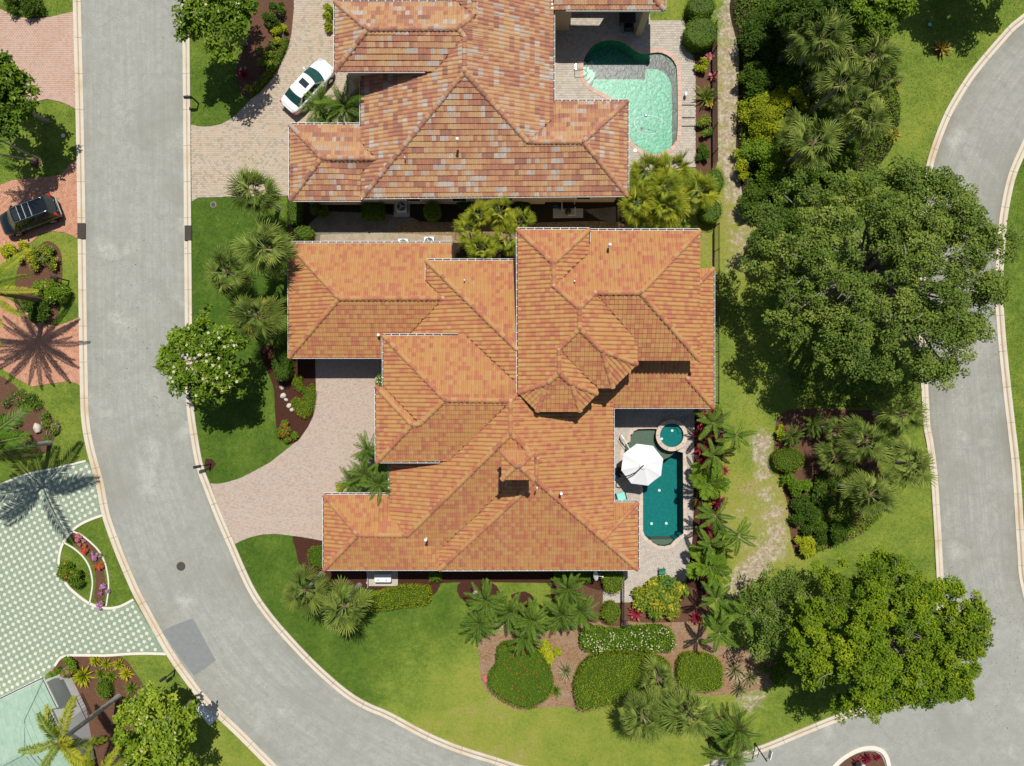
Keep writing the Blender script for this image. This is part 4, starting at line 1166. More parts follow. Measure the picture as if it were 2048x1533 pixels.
MF = [
 (['a1','a2','a2b','r2','r1'], ('a1','a2'), 3.2, P_),
 (['a1','r1','a3'], ('a1','a3'), 3.2, P_),
 (['a3','r1','r2','a4b','a4'], ('a3','a4'), 3.2, P_),
 (['b1','b2','b3','b4','b5','b6','r2','b7'], ('b1','b7'), 4.5, P_),
 (['b1','bN','b2'], ('b1','bN'), 4.5, P_),
 (['c1','b4','b3','c6','c5','c4'], ('c1',(900,672)), 5.6, P_),
 (['c1','c4','g3','c7'], ('c1','c7'), 5.5, P_),
 (['g1','c7','g3','g2'], ('g1','c7'), 5.5, P_),
 (['g1','g2','g4'], ('g1','g4'), 5.5, P_),
 (['g4','g2','g3','c4','c5','g6','g5'], ('g4',(880,925)), 5.45, P_),
 (['s1','g5','g6','c5','v21','s2','s1b'], ('s1',(779,990)), 3.6, P_),
 (['d1','d2','s1b','s2','d3'], ('d1','d2'), 3.6, P_),
 (['d1','d3','d4'], ('d1','d4'), 3.6, P_),
 (['d4','d3','s2','v21','v23','f1','f2'], ('d4','f2'), 3.6, .37),
 (['f2','f1','v23','v24'], ('f2','f1'), 3.62, P_),
 (['f2','v24','e2','e3'], ('f2','e3'), 3.6, P_),
 (['c6','c5','v21','v23','v24','e2','h1','h2','h3'], ('h1','h2'), 3.9, .365),
 (['h5','h4','e2','h1'], ('h5','h4'), 3.6, P_),
 (['h4','e3','e2'], ('h4','e3'), 3.6, P_),
 (['l1','l2','l3','l4','l5'], ('l1','l2'), 3.6, P_),
 (['l6','l2','l3','l8','l7'], ('l6','l2'), 3.6, P_),
 (['l9','l6','l7'], ('l9','l6'), 3.6, P_),
 (['u1','u3','u4','u5','u6','u7','u8','u9','u10'], ('u1','u10'), 7.0, P_),
 (['u1','u2','u3'], ('u1','u2'), 7.0, P_),
 (['u2','u11','u4','u3'], ('u2','u11'), 7.0, P_),
 (['u12','m1','v10','v11','u5','u4','u11'], ('u12','m1'), 6.45, P_),
 (['m1','q1','v10'], ('m1','q1'), 6.45, P_),
 (['v11','v10','q1','q2','q3','q4'], ('q1','q2'), 6.4, P_),
 (['u5','v11','q4','q3','q5','u13','u6'], ('q3','q5'), 7.0, P_),
 (['u13','q5','w1'], ('q5','w1'), 7.0, P_),
 (['u6','u13','w1','w2','u7'], ('w1','w2'), 7.0, P_),
 (['u7','w2','w3','u14','u8'], ('w2','w3'), 7.0, P_),
 (['u14','w3','w4'], ('w3','w4'), 7.0, P_),
 (['u8','u14','w4','w5','u9'], ('w4','w5'), 7.0, P_),
 (['u9','w5','u10'], ('w5','u10'), 7.0, P_)]
MR = [('a1','r1'),('a3','r1'),('r1','r2'),('b1','b2'),('c1','c4'),('c4','c5'),('c5','c6'),('g1','g2'),('g4','g2'),('g2','g3'),('g3','c4'),('c5','v21'),('s2','v21'),('v21','v23'),('v23','v24'),
      ('d1','d3'),('d4','d3'),('d3','s2'),('f2','v24'),('v24','e2'),('h4','e2'),('e3','e2'),('l2','l3'),('l6','l7'),
      ('u1','u3'),('u2','u3'),('u3','u4'),('u4','u5'),('u5','u6'),('u6','u7'),('u7','u8'),('u8','u9'),('u9','u10'),('u5','v11'),('v11','v10'),('m1','v10'),('q1','v10'),
      ('u6','u13'),('u13','q5'),('u13','w1'),('u8','u14'),('u14','w3'),('u14','w4'),('u9','w5')]
def tint_main(I, J, r):
    n = len(I)
    t = r.choice([.18, .3, .52, .6, .75, .92], n, p=[.06, .24, .24, .24, .16, .06]) + r.normal(0, .05, n)
    return np.clip(t, 0, .999)
def tint_nb(I, J, r):
    """tiles were laid from mixed batches: runs of two to four alike tiles, with pale weathered runs between"""
    n = len(I); ph = r.uniform(0, 50)
    run = np.floor((I + np.floor(np.sin(J * 12.9 + ph) * 9)) / (2 + (np.abs(np.floor(np.sin(J * 4.1 + ph) * 10)) % 3)))
    hsh = np.abs(np.sin(run * 127.1 + J * 311.7 + ph) * 43758.5453) % 1.0
    t = np.interp(hsh, [0, .12, .3, .5, .7, .83, .84, 1], [.05, .22, .34, .55, .72, .82, .90, 1.0])
    t = np.where(r.random(n) < .25, r.choice([.2, .45, .6, .75, .93], n), t)
    return np.clip(t + r.normal(0, .045, n), 0, .999)

c0 = W(1000, 800)
main_house = thing('house', 'large house with orange barrel tile roofs on two levels beside the teal pool', 'house', (c0[0], c0[1], 0))
ro_m, P3m, Zm = build_roof(main_house, MV, MF, MR, 'tile_a', .30, .345, .056, .044, 300, tint_main)
block(main_house, 580, 489, 902, 714, 3.2)
block(main_house, 855, 525, 1100, 700, 4.45, wins=False)
block(main_house, 769, 674, 1030, 923, 5.4, wins=False)
block(main_house, 754, 775, 900, 923, 5.4, wins=False)
block(main_house, 781, 920, 1224, 1100, 3.6)
block(main_house, 650, 992, 1000, 1138, 3.58)
block(main_house, 880, 1007, 1274, 1139, 3.56)
block(main_house, 1060, 700, 1425, 814, 3.6, wins=False)
block(main_house, 1380, 540, 1425, 814, 3.58, wins=False)
block(main_house, 1037, 462, 1176, 784, 6.95)
block(main_house, 1100, 464, 1398, 720, 6.4)
block(main_house, 1074, 700, 1180, 822, 6.9, wins=False, soffit=False, inset=.9)
block(main_house, 1150, 700, 1240, 776, 6.9, wins=False, soffit=False, inset=.7)
for a, b, z, s in [((577,486),(904,486),3.2,(0,1)),((576.5,487),(577.5,716),3.2,(-1,0)),((578,717),(767,717),3.2,(0,-1)),((853,521),(1033,521),4.5,(0,1)),((852,522),(852,561),4.5,(-1,0)),
      ((766,671),(916,671),5.6,(0,1)),((766,672),(766,773),5.5,(-1,0)),((751,773),(752,925),5.5,(-1,0)),((752,926),(880,926),5.45,(0,-1)),((778,928),(778,1015),3.6,(-1,0)),
      ((648,989),(779,989),3.6,(0,1)),((647,990),(647,1140),3.6,(-1,0)),((648,1141),(878,1141),3.6,(0,-1)),((878,1142),(1276,1141),3.6,(0,-1)),((1277,1005),(1277,1140),3.6,(1,0)),
      ((1228,1004),(1276,1004),3.6,(0,1)),((1227,818),(1227,1004),3.9,(1,0)),((1227,817),(1427,817),3.6,(0,-1)),((1428,537),(1428,816),3.6,(1,0)),
      ((1034,459),(1035,785),7.0,(-1,0)),((1035,459),(1179,459),7.0,(0,1)),((1179,460),(1179,485),7.0,(1,0)),((1180,461),(1400,461),6.45,(0,1))]:
    gutter(main_house, a, b, z, s)
for px, py, z in ((758,671,4.0),(852,1079,5.3),(1122,987,6.2),(1219,491,7.6),(1149,563,8.0),(929,561,5.4),(791,671,3.9),(1074,976,7.2)):
    vent(main_house, px, py, z, .085 if px not in (1149,929,791,1074) else .045, .28 if px not in (1149,929,791,1074) else .1)

# chimney with its own little hipped tile roof
def chimney():
    CV = dict(k1=(1003,904), k2=(1068,904), k3=(1068,960), k4=(1003,960), k5=(1031,932.5), k6=(1040,932.5))
    CF = [(['k1','k2','k6','k5'], ('k1','k2'), 9.3, P_), (['k2','k3','k6'], ('k2','k3'), 9.3, P_), (['k4','k5','k6','k3'], ('k4','k3'), 9.3, P_), (['k1','k5','k4'], ('k1','k4'), 9.3, P_)]
    e = bpy.data.objects.new('chimney', None); COL.objects.link(e); e.parent = main_house
    e.matrix_parent_inverse = main_house.matrix_basis.inverted()
    a = W(1008, 955, 9.2); b = W(1063, 909, 9.2)
    mb = MB(); mb.box(((a[0] + b[0]) / 2, (a[1] + b[1]) / 2, 7.2), (b[0] - a[0], b[1] - a[1], 3.9)); 
    st = obj('stack', mb, M['stucco2'], e)
    return CV, CF
CV, CF = chimney()
chim = [o for o in main_house.children if o.name.startswith('chimney')][0]
ro_c, _, _ = build_roof(main_house, CV, CF, [('k1','k5'),('k2','k6'),('k3','k6'),('k4','k5'),('k5','k6')], 'tile_a', .30, .345, .056, .044, 0, tint_main)
ro_c.name = 'chimney_roof'

# ------------------------------------------------------------------ the neighbour's house above it
NV = dict(n1=(580,250), n2=(722,250), n2b=(722,286), n3=(580,402), n4=(722,402), n4b=(722,347), n5=(643,317), n6=(752,317),
    t1=(722,140), t2=(872,140), t3=(929,74), n7=(928.5,145), n10=(724,396), n8=(1056,285), n9=(1166,284), n11=(1255,392),
    m1=(670,4), m2=(670,144), m3=(735,59), m4=(916,58), m5=(948,31), m6=(868,144), m7=(905,-3), m8=(900,4), m9=(949,-80), m10=(840,-80),
    e1=(1107,237), e2=(1107,-80), e3=(1107,203), e4=(1255,203), k1=(1108,21), k2=(1329,21), k3=(1310,0), k4=(1230,-100), k5=(1108,-100), k6=(1329,-230))
NF = [
 (['n1','n2','n2b','n6','n5'], ('n1','n2'), 3.4, P_), (['n1','n5','n3'], ('n1','n3'), 3.4, P_), (['n3','n5','n6','n4b','n4'], ('n3','n4'), 3.4, P_),
 (['t1','t2','t3','n7','n10','n4b','n6','n2b'], ('t1','n10'), 3.7, .37),
 (['n10','n7','n8','n9','n11'], ('n10','n11'), 3.7, .36),
 (['m1','m3','m2'], ('m1','m2'), 5.8, P_), (['m2','m3','m4','t3','t2','m6'], ('m2','m6'), 5.8, P_), (['m1','m3','m4','m5','m7','m8'], ('m1','m8'), 5.8, P_),
 (['m7','m5','m9','m10'], ((840,-80),(840,60)), 5.6, P_),
 (['m9','m5','m4','t3','n7','n8','e1','e2'], ('e1','e2'), 3.9, .365),
 (['e3','e4','n9','n8','e1'], ('e3','e4'), 3.7, P_), (['e4','n11','n9'], ('e4','n11'), 3.7, P_),
 (['k1','k2','k3','k4','k5'], ('k1','k2'), 4.2, P_), (['k2','k6','k4','k3'], ('k2','k6'), 4.2, P_)]
NR = [('n1','n5'),('n3','n5'),('n5','n6'),('n10','n7'),('n7','n8'),('n8','n9'),('n9','e4'),('n9','n11'),('m1','m3'),('m2','m3'),('m3','m4'),('m4','m5'),('m5','m9'),('m4','t3'),('t3','n7'),('k2','k3')]
c0 = W(930, 200)
nb_house = thing('house', 'house with weathered multicoloured tile roof beside the free form aqua pool', 'house', (c0[0], c0[1], 0))
build_roof(nb_house, NV, NF, NR, 'tile_b', .30, .40, .045, .058, 300, tint_nb)
block(nb_house, 582, 252, 760, 400, 3.38, 'stucco2', inset=.5)
block(nb_house, 724, 60, 1105, 394, 3.65, 'stucco2', inset=.4)
block(nb_house, 672, 6, 950, 142, 5.75, 'stucco2', inset=.5)
block(nb_house, 900, 205, 1253, 390, 3.63, 'stucco2', inset=.4)
block(nb_house, 900, -80, 1105, 60, 3.85, 'stucco2', inset=.4, wins=False)
block(nb_house, 1000, -80, 1160, 19, 4.1, 'stucco2', inset=.5, wins=False)
block(nb_house, 1108, -260, 1329, -70, 4.1, 'stucco2', inset=.3, wins=False)  # wall added out of view, with the longer roof, to shade the patio
for px in (1296,):
    c = W(px, 12, 4.0); mb = MB(); mb.box((c[0], c[1], 2.0), (.5, .5, 4.0)); obj('column', mb, M['stucco2'], nb_house)
for a, b, z, s in [((579,250),(579,402),3.4,(-1,0)),((580,249),(722,249),3.4,(0,1)),((580,403),(722,403),3.4,(0,-1)),((724,398),(1255,393),3.7,(0,-1)),((721,160),(721,250),3.7,(-1,0)),
      ((669,4),(669,144),5.8,(-1,0)),((670,3),(900,3),5.8,(0,1)),((690,145),(850,145),5.8,(0,-1)),((1108,0),(1108,203),3.9,(1,0)),((1256,203),(1256,392),3.7,(1,0)),((1108,202),(1255,202),3.7,(0,1)),((1132,22),(1329,22),4.2,(0,-1)),((1330,-60),(1330,21),4.2,(1,0))]:
    gutter(nb_house, a, b, z, s)
vent(nb_house, 915, 281, 5.9, .09); vent(nb_house, 810, 316, 4.9, .04, .1)

# ------------------------------------------------------------------ pale green roof at the lower left
GV = dict(g1=(-90,1442), g2=(85,1359), g3=(47,1441), g4=(47,1508), g5=(-90,1580), g6=(113,1416), g7=(97,1420), g8=(61,1434), g9=(140,1508), g10=(165,1580), g11=(-60,1680))
GF = [(['g1','g2','g3','g4','g5'], ('g1','g2'), 3.4, .30), (['g2','g6','g7','g8','g3'], ('g2','g6'), 3.4, .42), (['g8','g7','g9','g4','g3'], ('g7','g9'), 3.4, .42), (['g4','g9','g10','g11','g5'], ('g11','g10'), 3.0, .42)]
c0 = W(20, 1500)
gr_house = thing('house', 'house with pale green flat tile roof beside the green driveway', 'house', (c0[0], c0[1], 0))
build_roof(gr_house, GV, GF, [('g2','g3'),('g4','g5'),('g3','g4')], 'tile_g', .30, .36, .0, .03, 120, lambda I, J, r: r.uniform(0, 1, len(I)), flat=True, cap_r=.1, mortar=False)
def gr_walls():
    P = WP([(-80,1446),(78,1369),(120,1455),(128,1500),(140,1570),(-60,1640)], 3.4)
    c = P.mean(0); P = c + (P - c) * .94
    mb = MB(); mb.prism(P, 0, 3.2); obj('wall', mb, M['white'], gr_house); hard(P)
gr_walls()
gutter(gr_house, (-60,1428), (85,1358), 3.4, (-.4,.9), straps=False); gutter(gr_house, (86,1359), (114,1416), 3.4, (.9,.4), straps=False); gutter(gr_house, (61,1434), (97,1419), 3.4, (-.4,.9), straps=False); gutter(gr_house, (98,1420), (140,1508), 3.4, (.9,.4), straps=False)

# ================================================================== PLANTS
def unit(v): return v / (np.linalg.norm(v, axis=-1, keepdims=True) + 1e-9)

def leaf_quads(mb, P, axis, nrm, L, Wd, tint, mat=0):
    n = len(P)
    side = unit(np.cross(nrm, axis))
    L = np.broadcast_to(L, (n,))[:, None]; Wd = np.broadcast_to(Wd, (n,))[:, None]
    V = np.stack([P, P + axis * L * .45 + side * Wd * .5, P + axis * L + nrm * L * -.08, P + axis * L * .45 - side * Wd * .5], 1).reshape(-1, 3)
    mb.add(V, np.arange(4 * n).reshape(n, 4), mat, tint)

def scatter_leaves(mb, blobs, n, L, rng, wid=.55, up=.7, tintv=.14, mat=0, flat=.85, zbias=.8, shell=(.6, 1.0)):
    """leaves spread through a set of (x, y, z, r, tint) clumps"""
    B = np.asarray(blobs, float)
    p = B[:, 3] ** 2; p /= p.sum()
    k = rng.choice(len(B), n, p=p)
    d = unit(rng.normal(size=(n, 3)))
    fl = (d[:, 2] < 0) & (rng.random(n) < zbias)
    d[fl, 2] *= -1
    rad = B[k, 3] * rng.uniform(shell[0], shell[1], n) ** .8
    P = B[k, :3] + d * rad[:, None] * np.array([1, 1, flat])
    nrm = unit(d * .5 + rng.normal(size=(n, 3)) * .55 + np.array([0, 0, up]))
    ax = unit(np.cross(nrm, rng.normal(size=(n, 3))))
    l = L * rng.uniform(.7, 1.25, n)
    leaf_quads(mb, P, ax, nrm, l, l * wid, np.clip(B[k, 4] + rng.normal(0, tintv, n), 0, 1), mat)
    return P

def flowers_on(mb, P, n, r, rng, mat):
    """small five petalled blossoms on top of a crown"""
    idx = rng.choice(len(P), n * 4)
    z = P[idx, 2]
    idx = idx[np.argsort(-z + rng.normal(0, .25, len(z)))][:n]
    for i in idx:
        c = P[i] + [0, 0, r * .6]; a0 = rng.uniform(0, 6)
        a = a0 + np.arange(5) * 2 * PI / 5
        V = [c]
        for x in a:
            V += [c + r * np.array([math.cos(x - .4) * .7, math.sin(x - .4) * .7, .12]), c + r * np.array([math.cos(x), math.sin(x), .02]), c + r * np.array([math.cos(x + .4) * .7, math.sin(x + .4) * .7, .12])]
        mb.add(V, [[0, 1 + 3 * q, 2 + 3 * q, 3 + 3 * q] for q in range(5)], mat)

def limb(mb, a, b, r0, r1, rng, bend=.12, seg=6):
    a = np.asarray(a, float); b = np.asarray(b, float); L = np.linalg.norm(b - a)
    t = np.linspace(0, 1, 6)[:, None]
    w_ = rng.normal(0, bend * L, 3)
    P = a + (b - a) * t + w_ * np.sin(PI * t) * .5 + np.array([0, 0, 1]) * L * .08 * np.sin(PI * t)
    mb.tube(P, np.linspace(r0, r1, 6), seg)
    return P

def broad_tree(name, label, cat, px, py, rx, ry, zc, rz, mat, nblob, nleaf, L, seed, group=None, flower=None, wob=.12, trunk_r=.3, tint=.5, wid=.55, brf=.24, hollow=.35, twigs=0, up=.7, sub=6):
    rng = np.random.default_rng(seed)
    c = W(px, py, zc); f = (H - zc) / H / S
    RX, RY = rx * f, ry * f
    t = thing(name, label, cat, (c[0], c[1], 0), group=group)
    ph = rng.uniform(0, 6.28, 4)
    blobs = []
    R = (RX + RY) / 2
    while len(blobs) < nblob:
        th = rng.uniform(0, 2 * PI); u = rng.uniform(0, 1) ** .5
        wb = 1 + wob * math.sin(2 * th + ph[0]) + wob * .8 * math.sin(3 * th + ph[1]) + wob * .7 * math.sin(5 * th + ph[2]) + wob * .5 * math.sin(9 * th + ph[3])
        br = R * brf * rng.uniform(.55, 1.3)
        q = u * wb * (1 - brf * .55)
        dome = math.sqrt(max(0, 1 - (u * .96) ** 2))
        zz = rz * dome * (rng.uniform(.5, 1.08) if rng.random() < .8 else rng.uniform(-.3, .4))
        blobs.append((c[0] + math.cos(th) * RX * q, c[1] + math.sin(th) * RY * q, zc + zz, br, tint + rng.normal(0, .17)))
    limbs_to = [b[:3] for b in blobs]
    fine = []
    for bx, by, bz, br, bt in blobs:
        for _ in range(sub):
            v = unit(rng.normal(size=3)) * br * rng.uniform(.35, 1.05)
            fine.append((bx + v[0], by + v[1], bz + v[2] * .75, br * rng.uniform(.28, .62), bt + rng.normal(0, .10)))
    blobs = fine
    top = (c[0], c[1], zc - rz * .25)
    tr = MB()
    base = np.array([c[0] + rng.normal(0, .1), c[1] + rng.normal(0, .1), -.05]); fork = np.array([c[0], c[1], max(.5, zc - rz * .95)])
    tr.tube(np.linspace(base, fork, 5) + rng.normal(0, .03, (5, 3)) * [1, 1, 0], np.array([1.35, 1.0, .9, .85, .8]) * trunk_r, 10)
    to = obj('trunk', tr, M['bark'], t)
    pick = rng.choice(len(limbs_to), min(len(limbs_to), max(5, nblob // 3)), replace=False)
    bm = MB()
    for i in pick:
        b = np.array(limbs_to[i])
        P = limb(bm, fork, b, trunk_r * .5, trunk_r * .06, rng)
        for _ in range(2):
            q = P[rng.integers(2, 5)]
            limb(bm, q, q + (b - fork) * .08 + rng.normal(0, R * .10, 3), trunk_r * .12, .012, rng, seg=4)
    tw = MB()
    for _ in range(twigs):
        b = np.array(blobs[rng.integers(len(blobs))]); q = b[:3] + unit(rng.normal(size=3)) * b[3] * .8; q[2] = b[2] + b[3] * .75
        limb(tw, q, q + np.array([*rng.normal(0, .45, 2), rng.uniform(.0, .25)]), .028, .008, rng, seg=4)
    if twigs: obj('bare_twig', tw, M['bark'], to, kind='stuff')
    obj('branch', bm, M['bark'], to)
    cr = MB()
    P = scatter_leaves(cr, blobs, nleaf, L, rng, wid=wid, up=up)
    mats = [M[mat]]
    if flower:
        fl = MB(); flowers_on(fl, P, flower[1], flower[2], rng, 0)
    co = obj('crown', cr, mats, t)
    if flower: obj('blossom', fl, M[flower[0]], co)
    return t

def shrub(name, label, cat, px, py, rx, ry, h, mat, nleaf, L, seed, group=None, flower=None, tint=.5, nblob=None, wid=.6, body=True, dome=.8, up=.6):
    rng = np.random.default_rng(seed)
    zc = h * .5; c = W(px, py, zc); f = (H - zc) / H / S
    RX, RY = rx * f, ry * f; R = (RX + RY) / 2
    t = thing(name, label, cat, (c[0], c[1], 0), group=group)
    nb = nblob or max(5, int(9 * R))
    blobs = []
    for _ in range(nb):
        a = rng.uniform(0, 2 * PI); q = math.sqrt(rng.uniform(0, 1))
        br = min(max(R * .32 * rng.uniform(.7, 1.2), .14), 1.2)
        qq = q * max(.15, 1 - br / R * .75)
        blobs.append((c[0] + RX * qq * math.cos(a), c[1] + RY * qq * math.sin(a), max(br * .5, h * (1 - dome * .55 * q * q) - br * .8), br, tint + rng.normal(0, .12)))
    st = MB()
    for i in range(min(6, nb)):
        b = np.array(blobs[i][:3]); limb(st, (c[0] + rng.normal(0, .08), c[1] + rng.normal(0, .08), -.03), b, .035, .012, rng, seg=5)
    obj('stem', st, M['bark'], t)
    cr = MB()
    P = scatter_leaves(cr, blobs, nleaf, L, rng, wid=wid, up=up, zbias=.85, shell=(.35, 1))
    co = obj('foliage', cr, [M[mat]], t)
    if flower:
        fl = MB(); flowers_on(fl, P, flower[1], flower[2], rng, 0); obj('blossom', fl, M[flower[0]], co)
    return t

def hedge(label, px, h, mat, seed, dens=150, L=.085, group=None, name='clipped_hedge', cat='hedge', smooth=True, flower=None, tint=.5, lump=.05):
    rng = np.random.default_rng(seed)
    P = WP(catmull(px, 6, True) if smooth else px, h)
    if area(P) < 0: P = P[::-1]
    P = resample(P, .25, True)
    c = P.mean(0)
    t = thing(name, label, cat, (c[0], c[1], 0), group=group)
    body = MB(); n = len(P)
    I1, I2 = offset(P, -.10), offset(P, -.22)
    V = np.r_[np.c_[I1, np.full(n, 0)], np.c_[I1, np.full(n, h - .24 - lump)], np.c_[I2, np.full(n, h - .12 - 1.2 * lump)]]
    body.add(V, [[k * n + i, k * n + (i + 1) % n, (k + 1) * n + (i + 1) % n, (k + 1) * n + i] for k in (0, 1) for i in range(n)], tint=.1)
    body.sheet(I2, h - .12 - 1.2 * lump, tint=.35)
    bo = obj('light_block_core', body, M['dark'], t)  # solid dark core added inside the leaves to block light
    lo, hi = P.min(0), P.max(0)
    A = abs(area(P)); nt = int(A * dens)
    Q = rng.uniform(lo, hi, (int(nt * (hi - lo).prod() / A * 1.1), 2)); Q = Q[inpoly(Q, P)]
    _, d = nearest(Q, P)
    wave = np.sin(Q[:, 0] * 3.1 + seed) * np.sin(Q[:, 1] * 2.7 + seed * 2) * lump
    z = h - .13 * np.clip(1 - d / .25, 0, 1) ** 2 + wave + rng.normal(0, .025, len(Q))
    Pt = np.c_[Q, z - .03]
    nt_ = unit(np.c_[rng.normal(0, .55, (len(Q), 2)), np.full(len(Q), .9)])
    per = np.linalg.norm(np.roll(P, -1, 0) - P, axis=1).sum(); ns = int(per * h * dens * .8)
    s = rng.integers(0, n, ns); u = rng.random(ns)[:, None]
    Ed = np.roll(P, -1, 0)
    e = P[s] * (1 - u) + Ed[s] * u
    tv = unit(Ed[s] - P[s]); out = np.stack([tv[:, 1], -tv[:, 0]], 1)
    Ps = np.c_[e + out * rng.normal(-.04, .04, ns)[:, None], rng.uniform(.02, h - .05, ns)]
    ns_ = unit(np.c_[out, np.full(ns, .5)] + rng.normal(0, .45, (ns, 3)))
    PP = np.r_[Pt, Ps]; NN = np.r_[nt_, ns_]
    ax = unit(np.cross(NN, rng.normal(size=NN.shape)))
    l = L * rng.uniform(.7, 1.3, len(PP))
    big = np.sin(PP[:, 0] * 1.1 + seed * 3) * np.sin(PP[:, 1] * 1.3 + seed) * .14
    m = MB(); leaf_quads(m, PP, ax, NN, l, l * .62, np.clip(tint + big + rng.normal(0, .16, len(PP)), 0, 1))
    fo = obj('foliage', m, M[mat], t)
    if flower:
        for fm, k, r in flower:
            fl = MB(); flowers_on(fl, Pt, k, r, rng, 0); obj('blossom', fl, M[fm], fo)
    return t

# ---- palms: fronds are separate parts that share a few meshes
FROND = {}
def fan_frond(v, seed, reach=1.0, petiole=1.0, nseg=24, droop=.3):
    """costapalmate leaf: a folded fan of narrow segments, free for their outer half"""
    rng = np.random.default_rng(seed); mb = MB()
    p = np.array([[0, 0, 0], [petiole * .5, 0, .05], [petiole, 0, .02]])
    mb.tube(p, [.028, .02, .014], 4, 1, cap=False)
    hub = p[-1]; span = math.radians(rng.uniform(105, 128)); fold = rng.uniform(.15, .5)
    V = []; F = []; T = []
    for i in range(nseg):
        a = -span + 2 * span * (i + .5) / nseg + rng.normal(0, .025)
        L = reach * (.66 + .38 * math.cos(a * .6)) * rng.uniform(.82, 1.12)
        d = np.array([math.cos(a), math.sin(a), 0]); s = np.array([-math.sin(a), math.cos(a), 0])
        w_ = L * .42 * math.tan(span / nseg) * .86
        dr = droop * rng.uniform(.5, 1.9)
        zf = -fold * abs(math.sin(a))
        k = len(V)
        V += [hub, hub + d * L * .42 + s * w_ + [0, 0, zf * L * .42 - .03], hub + d * L * .42 + [0, 0, zf * L * .42 + .015], hub + d * L * .42 - s * w_ + [0, 0, zf * L * .42 - .03],
              hub + d * L * .76 + s * w_ * .62 + [0, 0, zf * L * .76 - dr * L * .22], hub + d * L * .76 - s * w_ * .62 + [0, 0, zf * L * .76 - dr * L * .22],
              hub + d * L * (1 - .3 * dr) + s * rng.normal(0, .03) + [0, 0, zf * L * .9 - dr * L * .75]]
        F += [[k, k + 2, k + 1], [k, k + 3, k + 2], [k + 1, k + 2, k + 4], [k + 2, k + 3, k + 5], [k + 2, k + 5, k + 4], [k + 4, k + 5, k + 6]]
        t0 = rng.uniform(0, .85) ** 1.1; T += [t0 * .6, t0 * .6, t0, t0, t0, t0 + .25]
    mb.add(V, F, 0, np.clip(T, 0, 1))
    return mb

def feather_frond(seed, L=2.0, n=34, leaf=.42, droop=.55, wid=.034, plumose=False, vee=.35):
    rng = np.random.default_rng(seed); mb = MB()
    t = np.linspace(0, 1, 9)
    def pos(t): return np.stack([L * (t - .12 * droop * t ** 2), 0 * t, L * (.28 * t - droop * t ** 2)], -1)
    mb.tube(pos(t), np.linspace(.03, .006, 9) * (L / 2), 4, 1, cap=False)
    V = []; F = []; T = []
    for i in range(n):
        u = .12 + .88 * i / (n - 1)
        p = pos(np.array([u]))[0]; tg = unit(pos(np.array([min(1, u + .03)]))[0] - pos(np.array([u - .03]))[0])
        up = unit(np.cross(tg, [0, 1, 0])); up = up if up[2] > 0 else -up
        ll = leaf * math.sin(PI * min(.97, .14 + .8 * u)) ** .7
        for s in (-1, 1):
            for q in range(2 if plumose else 1):
                fw = .55 + .5 * u + rng.normal(0, .08)
                vv = vee + rng.normal(0, .12) + (rng.uniform(-1.3, 1.0) if plumose else 0)
                d = unit(np.array([0, s, 0]) + tg * fw + up * vv)
                wv = unit(np.cross(d, up)) * wid
                e = ll * rng.uniform(.75, 1.15)
                k = len(V)
                mid = p + d * e * .5 + np.array([0, 0, -.01]); tip = p + d * e + np.array([0, 0, -.22 * e])
                V += [p, mid + wv, tip, mid - wv]
                F += [[k, k + 1, k + 2, k + 3]]; T.append(rng.uniform(.1, .9))
    mb.add(V, F, 0, T)
    return mb

def fronds(kind):
    if kind in FROND: return FROND[kind]
    out = []
    for q in range(4):
        if kind == 'fan': mb, m = fan_frond(q, 50 + q, .93, .92), 'fan'
        elif kind == 'fanyel': mb, m = fan_frond(q, 60 + q, .95, .9), 'fanyel'
        elif kind == 'fansmall': mb, m = fan_frond(q, 70 + q, .62, .75, 20, .14), 'fanlime'
        elif kind == 'fanclump': mb, m = fan_frond(q, 75 + q, .85, .85, 22, .2), 'fanlime'
        elif kind == 'date': mb, m = feather_frond(80 + q, 1.7, 32, .28, .5, .018, False, .3), 'feather'
        elif kind == 'areca': mb, m = feather_frond(90 + q, 1.6, 36, .33, .6, .026, False, .25), 'feather'
        elif kind == 'cycad': mb, m = feather_frond(95 + q, 1.25, 30, .2, .28, .02, False, .15), 'dark'
        elif kind == 'coconut': mb, m = feather_frond(100 + q, 4.7, 64, .95, .42, .032, False, .1), 'feather'
        elif kind == 'royal': mb, m = feather_frond(110 + q, 3.3, 64, .62, .5, .03, True, .2), 'royal'
        elif kind == 'phoenix': mb, m = feather_frond(120 + q, 3.9, 70, .42, .30, .022, False, .3), 'royal'
        elif kind == 'paddle': mb, m = feather_frond(130 + q, 1.9, 16, .75, .5, .10, False, .15), 'mid'
        out.append(mb.data('frond', [M[m], M['stem']]))
    FROND[kind] = out
    return out

